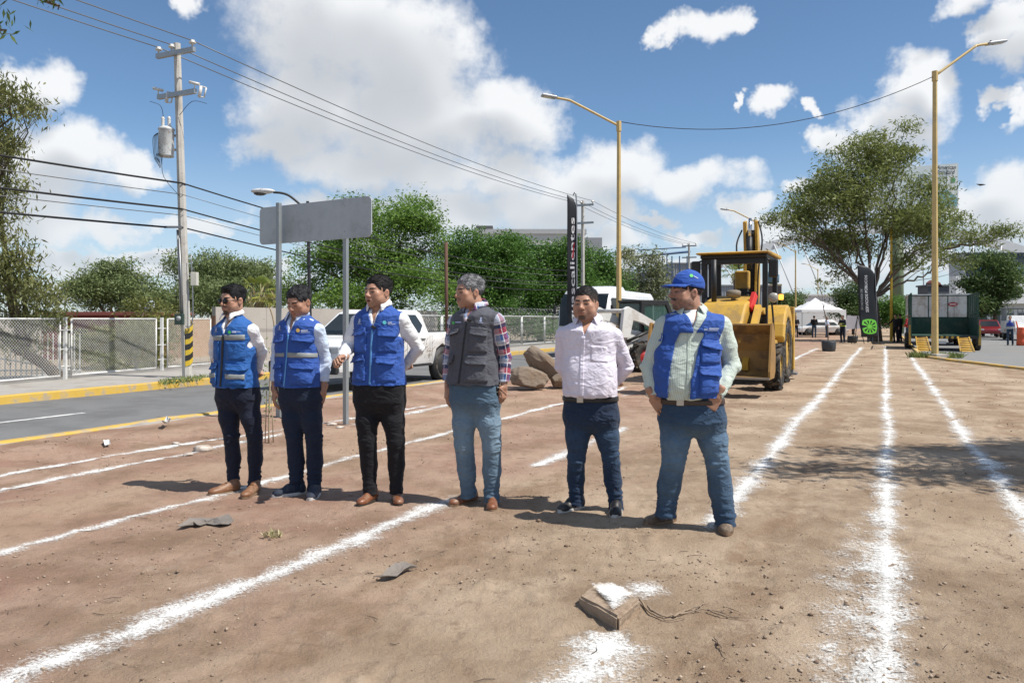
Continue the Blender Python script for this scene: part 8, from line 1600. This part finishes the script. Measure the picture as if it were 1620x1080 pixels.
# ---- man 3: speaking, royal vest, black trousers, raised fist
c = dict(label='man speaking with raised fist in plain royal blue vest and black trousers', base=(606, 791), seed=3, yaw=14, ratio=.68,
    torso=[(476, 585, 616), (486, 578, 622), (492, 568, 632), (499, 561, 639), (515, 560, 640), (535, 560, 640), (560, 559, 640), (585, 558, 641), (609, 556, 642), (630, 557, 643)],
    hips=[(596, 559, 640), (612, 557, 642), (632, 560, 641), (652, 563, 640)], waist=607, shirt_hem=604, shirt_v=(514, .040), legr=(.096, .076, .058),
    arms=dict(L=[(566, 505, .03), (549, 551, .0), (541, 566, -.26)], R=[(637, 503, -.01), (662, 551, .10), (638, 582, .21)]), armr=(.063, .054, .040),
    hands=dict(L=dict(f=(-.35, -1, -.12), n=(.7, -.1, -.9), side=-1, curl=.95, fist=True, thumb=.9), R=dict(f=(-1, .1, -.3), n=(0, 1, 0), side=1, curl=.6)),
    legs=dict(L=[(581, 636, .0), (581, 696, -.03), (585, 770, .0)], R=[(620, 636, .0), (626, 696, -.03), (627, 770, .0)]), feet=dict(L=((590, 789), (561, 802)), R=((628, 788), (632, 803))), wr=.7,
    head=dict(pos=(598, 462, -.03), yaw=38, pitch=0, skin=SK3, size=1.08, jaw=1.06, fat=.004, neckr=.062, hair_c=((.008, .007, .007), (.024, .022, .022)), hair_t=(.003, .015), hair_n=.009, front=.062, open=.003, beard=(.05, .05, .22)),
    trousers='black', shirt='white', vest=dict(mat='royal', hem=609, v=(517, .070)), shoe=('dress', 'brown', 'soleb', .30))
s, D = build_man(c); vb = D['vb']; vest = [o for o in s.o.children if o.name.startswith('vest')][0]
collar(s, np.array([np.interp(D['zneck'], D['T'][:, 0], D['T'][:, 1]), -.005, D['zneck']-.018]), D['yaw'], .072, MATS['white'], gap=.5, tip=.035)
for q in ([(562, 521), (583, 517), (584, 527), (561, 532)], [(602, 518), (632, 518), (630, 533), (602, 531)]): patch(s, 'pocket_flap', vb, q, MATS['royal'], .010, .020, 10, 6, .14)
for q in ([(559, 563), (580, 560), (582, 568), (558, 574)], [(599, 562), (630, 563), (628, 575), (599, 573)]): patch(s, 'pocket_flap', vb, q, MATS['royal'], .012, .018, 10, 6, .14)
for q in ([(560, 568), (582, 566), (582, 602), (559, 600)], [(599, 567), (630, 567), (630, 602), (600, 602)], [(563, 527), (584, 524), (584, 556), (562, 558)], [(602, 527), (631, 528), (630, 556), (602, 556)]): patch(s, 'pocket', vb, q, MATS['royal'], .005, .003, 8, 8, bulge=.007)
patch(s, 'zip', vb, [(592, 521), (595, 521), (591, 609), (588, 609)], MATS['zipl'], .004, 0, 3, 24)
hh = vb.ray_cast(Vector((s.x(596), -1, s.z(517))), Vector((0, 1, 0)))
if hh[0]: MB().box(hh[0]+Vector((0, -.012, 0)), (.038, .020, .020), (0, .5, 0), .004).build('lapel_microphone', MATS['mic'], s.o)
blobpatch(s, 'emblem', vb, [circ(613, 510, 3)], MATS['logoc'], .005, vest); blobpatch(s, 'lettering', vb, [rect(618, 509, 624, 511), rect(618, 511.8, 629, 513)], MATS['logow'], .005, vest); emblem(s, vb, 572, 508, 1.15, MATS['logow'], vest)

# ---- man 4: grey hair, grey vest, plaid shirt
c = dict(label='grey haired man in charcoal vest over a plaid shirt and faded jeans', base=(757, 797), seed=4, yaw=30, ratio=.74,
    torso=[(477, 739, 767), (485, 733, 772), (491, 724, 782), (498, 716, 789), (512, 712, 789), (530, 711, 787), (550, 711, 786), (575, 710, 788), (609, 709, 790), (630, 711, 790)],
    hips=[(596, 712, 788), (612, 711, 790), (632, 712, 791), (652, 714, 791)], waist=607, shirt_hem=604, shirt_v=(504, .026), legr=(.098, .080, .066),
    arms=dict(L=[(720, 505, .10), (711, 566, .15), (708, 612, .10)], R=[(787, 503, -.06), (800, 566, .0), (797, 612, -.06)]), armr=(.061, .053, .045),
    hands=dict(L=dict(f=(-.05, -.2, -1), n=(.9, .4, 0), side=1, curl=.45, skin=SK2, thumb=.3), R=dict(f=(-.1, -.2, -1), n=(-.75, .6, .0), side=-1, curl=.8, skin=SK2, thumb=.8)),
    legs=dict(L=[(734, 638, .03), (734, 702, .0), (741, 776, .04)], R=[(770, 638, -.03), (778, 702, -.05), (778, 782, -.03)]), feet=dict(L=((747, 791), (700, 801)), R=((780, 797), (776, 815))),
    head=dict(pos=(742, 462, -.03), yaw=58, pitch=2, skin=SK3, size=1.07, neckr=.060, jaw=1.04, hair_c=((.09, .09, .095), (.30, .30, .31)), hair_t=(.004, .016), hair_n=.009, front=.060, beard=(.45, .05, .15), beardcol=(.03, .025, .025), fade=(-.03, .05, (.05, .05, .055))),
    trousers='denim', denim=((.075, .125, .18), (.22, .31, .39)), shirt='plaid', vest=dict(mat='grey', hem=609, v=(508, .055)), shoe=('dress', 'brown', 'solet', .30))
s, D = build_man(c); vb = D['vb']; vest = [o for o in s.o.children if o.name.startswith('vest')][0]
collar(s, np.array([np.interp(D['zneck'], D['T'][:, 0], D['T'][:, 1]), -.005, D['zneck']-.018]), D['yaw'], .068, MATS['plaid'], gap=.42, tip=.025)
for q in ([(711, 524), (728, 519), (727, 527), (711, 532)], [(746, 516), (772, 519), (771, 532), (744, 528)]): patch(s, 'pocket_flap', vb, q, MATS['grey'], .010, .018, 10, 6, .14)
for q in ([(712, 562), (720, 560), (719, 572), (712, 576)], [(738, 561), (771, 562), (770, 576), (737, 574)]): patch(s, 'pocket_flap', vb, q, MATS['grey'], .012, .016, 10, 6, .12)
for q in ([(738, 566), (771, 568), (772, 602), (736, 602)], [(745, 525), (772, 527), (771, 556), (742, 556)]): patch(s, 'pocket', vb, q, MATS['grey'], .006, .004, 8, 8, bulge=.009)
patch(s, 'zip', vb, [(738.5, 508), (740.5, 508), (728, 609), (725.5, 609)], MATS['zipb'], .004, 0, 3, 24)
hh = vb.ray_cast(Vector((s.x(744), -1, s.z(506))), Vector((0, 1, 0)))
if hh[0]: MB().box(hh[0]+Vector((0, -.012, 0)), (.038, .020, .018), (0, .1, 0), .004).build('lapel_microphone', MATS['mic'], s.o)
blobpatch(s, 'emblem', vb, [rect(716, 508.5, 720, 512.5)], MATS['logog'], .005, vest); blobpatch(s, 'lettering', vb, [rect(721, 508.6, 731, 510.4)], MATS['logow'], .005, vest); emblem(s, vb, 762, 506, 1.15, MATS['logow'], vest)
w_ = D['J']['R'][2]; mb = MB(); mb.lathe([(.001, -.002), (.019, -.002), (.019, .002), (.001, .002)], (w_[0]-.052, w_[1]-.05, w_[2]-.012), 'y', 14); mb.lathe([(.001, -.002), (.019, -.002), (.019, .002), (.001, .002)], (w_[0]-.060, w_[1]-.05, w_[2]-.045), 'y', 14)
mb.tube([(w_[0]-.03, w_[1]-.05, w_[2]-.012), (w_[0]+.02, w_[1]-.05, w_[2]-.06)], .004, 6)
o = mb.build('sunglasses', MATS['lens'], None); o.location = s.base; tag(o, 'folded dark sunglasses held by the grey haired man', 'sunglasses')

# ---- man 5: lilac shirt, jeans
c = dict(label='stocky man in pale lilac shirt and dark jeans, hands behind his back', base=(940, 806), seed=5, yaw=14, ratio=.74, hratio=.76,
    torso=[(500, 914, 946), (508, 908, 953), (514, 895, 966), (522, 885, 975), (538, 886, 975), (560, 888, 974), (585, 889, 976, .80, .02), (605, 891, 977, .84, .03), (620, 892, 977, .84, .03), (632, 893, 976, .80, .02)],
    hips=[(612, 893, 975), (630, 892, 976), (652, 892, 978), (678, 893, 980)], waist=622, shirt_hem=627, shirt_v=(530, .042), legr=(.100, .072, .061), 
    arms=dict(L=[(892, 527, .04), (890, 580, .12), (908, 612, .24)], R=[(970, 527, -.01), (991, 580, .10), (970, 608, .24)]), armr=(.066, .059, .046),
    hands=dict(L=dict(f=(1, .1, -.2), n=(0, 1, 0), side=-1, curl=.6), R=dict(f=(-1, .1, -.2), n=(0, 1, 0), side=1, curl=.6)),
    legs=dict(L=[(914, 658, .0), (912, 722, -.02), (911, 788, .02)], R=[(955, 658, .0), (966, 722, -.04), (974, 794, -.02)]), feet=dict(L=((916, 802), (873, 812)), R=((975, 807), (972, 825))),
    head=dict(pos=(926, 481, -.04), yaw=22, pitch=0, skin=SK3, size=1.09, jaw=1.10, fat=.007, neckr=.064, hair_c=((.010, .009, .009), (.03, .028, .027)), hair_t=(.001, .009), hair_n=.006, front=.062, beard=(.28, .75, .22), fade=(.0, .085, (.10, .065, .05))),
    trousers='denim', denim=((.018, .032, .065), (.045, .085, .15)), fade_amt=.8, shirt='lilac', shoe=('sneaker', 'blk', 'solew', .285), wr_shirt=1.0)
s, D = build_man(c); sb = D['sb']
collar(s, np.array([np.interp(D['zneck'], D['T'][:, 0], D['T'][:, 1]), -.005, D['zneck']-.010]), D['yaw'], .070, MATS['lilac'], gap=.62, tip=.045, spread=.05)
belt(s, D, 626, 633, MATS['belt'], .010, 915)
patch(s, 'placket', sb, [(917, 531), (923, 531), (919, 625), (912, 625)], MATS['lilac'], .003, 0, 4, 24); patch(s, 'pocket', sb, [(931, 545), (957, 547), (957, 572), (931, 570)], MATS['lilac'], .001, 0, 8, 8)

# ---- man 6: cap, open vest, sage shirt
c = dict(label='man in blue cap and open royal vest over a pale green shirt', base=(1092, 836), seed=6, yaw=8, ratio=.72, hratio=.76,
    torso=[(484, 1075, 1112), (491, 1068, 1120), (497, 1054, 1138), (506, 1044, 1149), (520, 1040, 1148), (540, 1036, 1142), (565, 1033, 1139, .80, .02), (595, 1031, 1139, .84, .03), (615, 1033, 1139, .84, .03), (634, 1038, 1141, .80, .02)],
    hips=[(612, 1040, 1142), (632, 1041, 1143), (655, 1042, 1146), (684, 1044, 1147)], waist=624, shirt_hem=630, shirt_v=(520, .044, -.01), legr=(.110, .086, .075),
    arms=dict(L=[(1050, 512, .02), (1027, 582, .03), (1034, 628, -.06)], R=[(1141, 511, .0), (1157, 578, .0), (1134, 627, -.16)]), armr=(.069, .061, .046),
    hands=dict(L=dict(f=(.55, .05, -.85), n=(.2, 1, -.2), side=1, curl=.25, thumb=.3, skin=SK2), R=dict(f=(-.48, .02, -.88), n=(.0, 1, .1), side=-1, curl=.22, thumb=.2, skin=SK2, size=1.05)),
    legs=dict(L=[(1069, 668, .0), (1066, 726, -.02), (1054, 806, .05)], R=[(1121, 668, .0), (1134, 726, -.04), (1147, 818, -.05)]), feet=dict(L=((1060, 824), (1008, 833)), R=((1147, 833), (1150, 854))), hem=.0,
    head=dict(pos=(1085, 462, -.02), yaw=72, pitch=-2, skin=(.41, .225, .155), size=1.10, jaw=1.08, fat=.006, neckr=.064, nose=1.03, hair_c=((.012, .010, .010), (.035, .03, .03)), hair_t=(.002, .002), front=.05, beard=(.95, .55, .40), beardcol=(.022, .018, .017), fade=(-.02, .03, (.06, .045, .04))),
    trousers='denim', denim=((.030, .060, .11), (.13, .21, .30)), fade_amt=.9, shirt='sage', vest=dict(mat='royal', hem=628, v=(530, .085, .015), open=(-.150, -.020, -.085, .075)), shoe=('boot', 'boot', 'solet', .30), wr_shirt=1.1)
s, D = build_man(c); vb = D['vb']; sb = D['sb']; vest = [o for o in s.o.children if o.name.startswith('vest')][0]
collar(s, np.array([np.interp(D['zneck'], D['T'][:, 0], D['T'][:, 1]), -.005, D['zneck']-.012]), D['yaw'], .074, MATS['sage'], gap=.6, tip=.04, spread=.04)
belt(s, D, 629, 637, MATS['beltb'], .008, 1068)
patch(s, 'undershirt', D['bb'], [(1076, 490), (1098, 490), (1089, 514), (1086, 514)], MATS['tee'], .006, 0, 8, 8)
patch(s, 'placket', sb, [(1081, 520), (1086, 520), (1079, 628), (1073, 628)], MATS['sage'], .003, 0, 4, 24)
for q in ([(1098, 535), (1131, 538), (1131, 554), (1098, 548)], [(1095, 577), (1128, 577), (1128, 593), (1094, 590)], [(1034, 530), (1046, 527), (1046, 540), (1033, 547)]): patch(s, 'pocket_flap', vb, q, MATS['royal'], .010, .022, 10, 6, .12)
for q in ([(1098, 545), (1131, 546), (1130, 572), (1097, 572)], [(1095, 585), (1128, 586), (1127, 618), (1095, 620)]): patch(s, 'pocket', vb, q, MATS['royal'], .006, .004, 8, 8, bulge=.010)
blobpatch(s, 'lettering', vb, [rect(1104, 519, 1110, 522), rect(1112, 518, 1128, 521), rect(1110, 521.6, 1126, 522.8)], MATS['logow'], .006, vest)
# cap: crown, brim, button, green mark on the side
hw = D['toW']; g = SDF((-.12, -.13, 0), (.12, .15, .18), .004)
g.ell((0, .018, .045), (.086, .106, .098), 0); sl, G = g.block(g.lo, g.lo+g.h*g.n); g.g = np.maximum(g.g, (np.interp(G[1], [-.13, .15], [.042, .018])-G[2]).astype(np.float32)*1.0)
v, q = g.mesh(); cap = s.emit('cap', (hw(v), q), MATS['cap']); cb_ = bvh_of(hw(v), q)
V, Fs = [], []; nb_ = 18
for i in range(nb_+1):
    a = -1.25+2.5*i/nb_; x0, y0 = math.sin(a)*.086, .018-math.cos(a)*.106; L_ = .078*math.cos(a*.95)**.6 if abs(a) < 1.6 else 0; x1, y1 = x0+math.sin(a)*L_*.25, y0-L_
    for (tt) in (0, .5, 1): xx, yy = x0+(x1-x0)*tt, y0+(y1-y0)*tt; V.append((xx, yy, .043-.012*tt*tt-.35*xx*xx*4*tt*.5))
Fs = [(i*3+j, i*3+j+1, (i+1)*3+j+1, (i+1)*3+j) for i in range(nb_) for j in range(2)]
o = MB().add([tuple(hw(np.array(v))) for v in V], Fs, True).build('brim', MATS['cap'], cap); md = o.modifiers.new('s', 'SOLIDIFY'); md.thickness = .005; md.offset = 0
mb = MB(); mb.lathe([(.001, .006), (.008, .004), (.009, 0)], (0, .018, .142), 'z', 10); mb.v = [tuple(hw(np.array(v))) for v in mb.v]; mb.build('button', MATS['cap'], cap)
blobpatch(s, 'emblem', cb_, [circ(1089, 437, 3.0, ry=2.6)], MATS['logog'], .004, cap); blobpatch(s, 'lettering', cb_, [[(1093, 437), (1100, 440.5), (1099.5, 442), (1092.5, 438.6)]], MATS['logow'], .004, cap)
blobpatch(s, 'emblem', cb_, [[(1060.5, 433), (1066, 424.5), (1068, 425), (1064, 433)]], MATS['logog'], .006, cap)
# ---- people in the distance
def far_man(label, px, Y, yaw, shirt, trousers, h=1.74, arms='down', hat=None, vestc=None, stride=.0, zoff=0.0, skin=(.40, .225, .15), seed=0, band=None):
    k = h/1.75; base = Vector((at(px, 0, Y).x, Y, zoff)); o = thing('person', label, 'person', base, -R(yaw)); hh = .017
    P = lambda x, y, z: np.array((x*k, y*k, z*k), np.float32)
    hips = [P(-.09, 0, .90), P(.09, 0, .90)]; kn = [P(-.10, -.03-stride, .50), P(.11, -.02+stride, .50)]; an = [P(-.10, .02-stride, .09), P(.12, .02+stride, .09)]; sh = [P(-.18, 0, 1.42), P(.18, 0, 1.42)]
    el = {'down': [P(-.24, .02, 1.14), P(.24, .02, 1.14)], 'front': [P(-.25, -.03, 1.15), P(.25, -.03, 1.15)], 'crossed': [P(-.25, -.06, 1.17), P(.25, -.06, 1.17)], 'behind': [P(-.27, .08, 1.16), P(.27, .08, 1.16)], 'point': [P(-.36, -.05, 1.22), P(.24, .02, 1.14)]}[arms]
    wr = {'down': [P(-.25, -.06, .90), P(.25, -.06, .90)], 'front': [P(-.08, -.22, 1.05), P(.08, -.22, 1.05)], 'crossed': [P(.02, -.20, 1.15), P(-.02, -.22, 1.17)], 'behind': [P(-.08, .17, .98), P(.08, .17, .98)], 'point': [P(-.60, -.10, 1.16), P(.25, -.06, .90)]}[arms]
    g = SDF(P(-.4, -.4, 0), P(.4, .4, 1.1), hh); g.ell(P(0, 0, .95), P(.165, .115, .11), .02)
    for i in (0, 1): g.cone(hips[i], kn[i], .088*k, .066*k, .03); g.cone(kn[i], an[i], .066*k, .055*k, .02)
    V, Q = g.mesh(); me = npmesh('trousers', V, Q); link('trousers', me, trousers, o)
    g = SDF(P(-.8, -.45, .85), P(.5, .45, 1.6), hh); g.ell(P(0, 0, 1.20), P(.175, .118, .26), 0); g.ell(P(0, .005, 1.36), P(.19, .105, .10), .05); g.ell(P(0, -.01, 1.02), P(.172, .12, .10), .05)
    for i in (0, 1): g.cone(sh[i], el[i], .060*k, .047*k, .03); g.cone(el[i], el[i]*.4+wr[i]*.6, .047*k, .042*k, .02)
    V, Q = g.mesh(); me = npmesh('shirt', V, Q); link('shirt', me, shirt, o)
    g = SDF(P(-.8, -.45, 0), P(.5, .45, 1.8), hh*.8); g.cone(P(0, .01, 1.40), P(0, -.005, 1.54), .055*k, .052*k, 0); g.ell(P(0, -.01, 1.63), P(.076, .095, .115), .02); g.ell(P(0, -.10, 1.62), P(.015, .02, .02), .01); g.ell(P(0, 0, 1.15), P(.14, .09, .25), .02)
    for i in (0, 1):
        d = (wr[i]-el[i])/np.linalg.norm(wr[i]-el[i]); g.cone(sh[i], el[i], .04*k, .036*k, .01); g.cone(el[i], wr[i], .036*k, .028*k, .01); g.cone(wr[i], wr[i]+d*.09*k, .030*k, .022*k, .01); g.cone(hips[i], kn[i], .05, .04, .01); g.cone(kn[i], an[i], .04, .03, .01)
    V, Q = g.mesh(); me = npmesh('body', V, Q); setcol(me, 'col', np.tile(np.array(skin), (len(V), 1))); link('body', me, SKIN, o)
    g = SDF(P(-.15, -.15, 1.55), P(.15, .15, 1.8), .012); g.ell(P(0, .012, 1.665), P(.084, .10, .092), 0); g.fn(lambda X, Y_, Z: np.maximum(1.655*k-Z, 0*Z-.5)*1.0+(Y_ < -.03*k)*.0, 0, 'x') if False else None
    sl, G = g.block(g.lo, g.lo+g.h*g.n); g.g = np.maximum(g.g, (np.interp(G[1], [-.12*k, -.03*k, .1*k], [1.70*k, 1.64*k, 1.57*k])-G[2]).astype(np.float32)); V, Q = g.mesh(); me = npmesh('hair', V, Q); setcol(me, 'col', np.tile(np.array((.012, .011, .011)), (len(V), 1))); link('hair', me, HAIR, o)
    for i in (0, 1):
        v, q = shoe_mesh('dress', .28, .012); v = v+np.array([an[i][0], an[i][1]+.02, 0]); me = npmesh('shoe', v, q); link('shoe', me, MATS['blk'], o)
    if vestc is not None:
        g = SDF(P(-.3, -.3, .9), P(.3, .3, 1.6), hh); g.ell(P(0, 0, 1.20), P(.195, .138, .29), 0); sl, G = g.block(g.lo, g.lo+g.h*g.n); g.g = np.maximum(g.g, np.maximum(1.0*k-G[2], G[2]-1.47*k).astype(np.float32)); V, Q = g.mesh(); me = npmesh('vest', V, Q); link('vest', me, vestc, o)
    if band is not None:
        for z in (1.08, 1.22) if isinstance(band, tuple) else (1.1,):
            mb = MB(); mb.lathe([(1, -.03), (1, .03)], (0, 0, 0), n=24); mb.v = [(x*.205*k, y*.148*k, z*k+zz_) for x, y, zz_ in mb.v]; mb.f = [f for f in mb.f if len(f) == 4]; mb.sm = mb.sm[:len(mb.f)]; mb.build('reflective_band', band[0] if isinstance(band, tuple) else band, o)
    if hat is not None:
        mb = MB(); mb.lathe([(.001, .125), (.07, .12), (.09, .08), (.098, .02), (.105, .012), (.17, -.005), (.175, -.012), (.10, .0)], P(0, .01, 1.675), n=22); mb.build('hat', hat, o)
    return o
CB = cloth('far_black', (.010, .010, .012), .8); CN = cloth('far_navy', (.012, .016, .032), .85); CBL = cloth('far_blue_shirt', (.42, .50, .64), .8); CR = cloth('far_red_shirt', (.42, .045, .05), .8); CJ = cloth('far_jeans', (.035, .06, .10), .85); HV = M('hi_vis', (.50, .72, .08), .6, var=.05); HAT = M('hat_pale', (.46, .43, .37), .9, var=.1, vs=20)
ftrav = 1.0
far_man('person in black beside the yellow stabiliser under the tent', 1259, 62.5, 10, CB, CB, 1.72, 'front'); far_man('man in black shirt and blue jeans standing under the tent', 1288, 62, -150, CB, CJ, 1.74, 'front'); far_man('person in pale blue shirt under the right side of the tent', 1308, 63, -40, CBL, CJ, 1.66, 'front')
far_man('worker in navy with lime reflective bands left of the easel', 1333, 48.5, 60, CN, CN, 1.70, 'crossed', band=(HV,)); far_man('person in jeans half hidden behind the black banner', 1376, 49.5, 20, CB, CJ, 1.70, 'down')
far_man('man in black pointing left beside the slim yellow post', 1417, 49, 60, CB, CB, 1.76, 'point'); far_man('man in black with back turned beside the red shirt', 1424, 50.5, 150, CB, CN, 1.80, 'front'); far_man('man in red shirt and pale hat beside the trailer wheel', 1437, 44.0, 140, CR, CJ, 1.78, 'front', hat=HAT)
fl = far_man('traffic worker in blue vest beside the orange barrier', 1598, 46, 40, cloth('far_white', (.55, .56, .58), .8), CJ, 1.72, 'down', vestc=cloth('far_vest', (.03, .06, .32), .7), stride=.08, zoff=-.06, band=MATS['tape'])
p = fl.location; mb = MB(); V = [p+Vector(v) for v in ((.26, -.1, 1.42), (.32, -.1, 1.40), (.55, -.12, .62), (.42, -.12, .55))]; mb.add(V+[v+Vector((0, .02, 0)) for v in V], [(0, 1, 2, 3), (7, 6, 5, 4), (0, 4, 5, 1), (1, 5, 6, 2), (2, 6, 7, 3), (3, 7, 4, 0)]); o = mb.build('warning_flag', M('barrier_orange')); tag(o, 'orange warning flag carried by the traffic worker', 'flag')
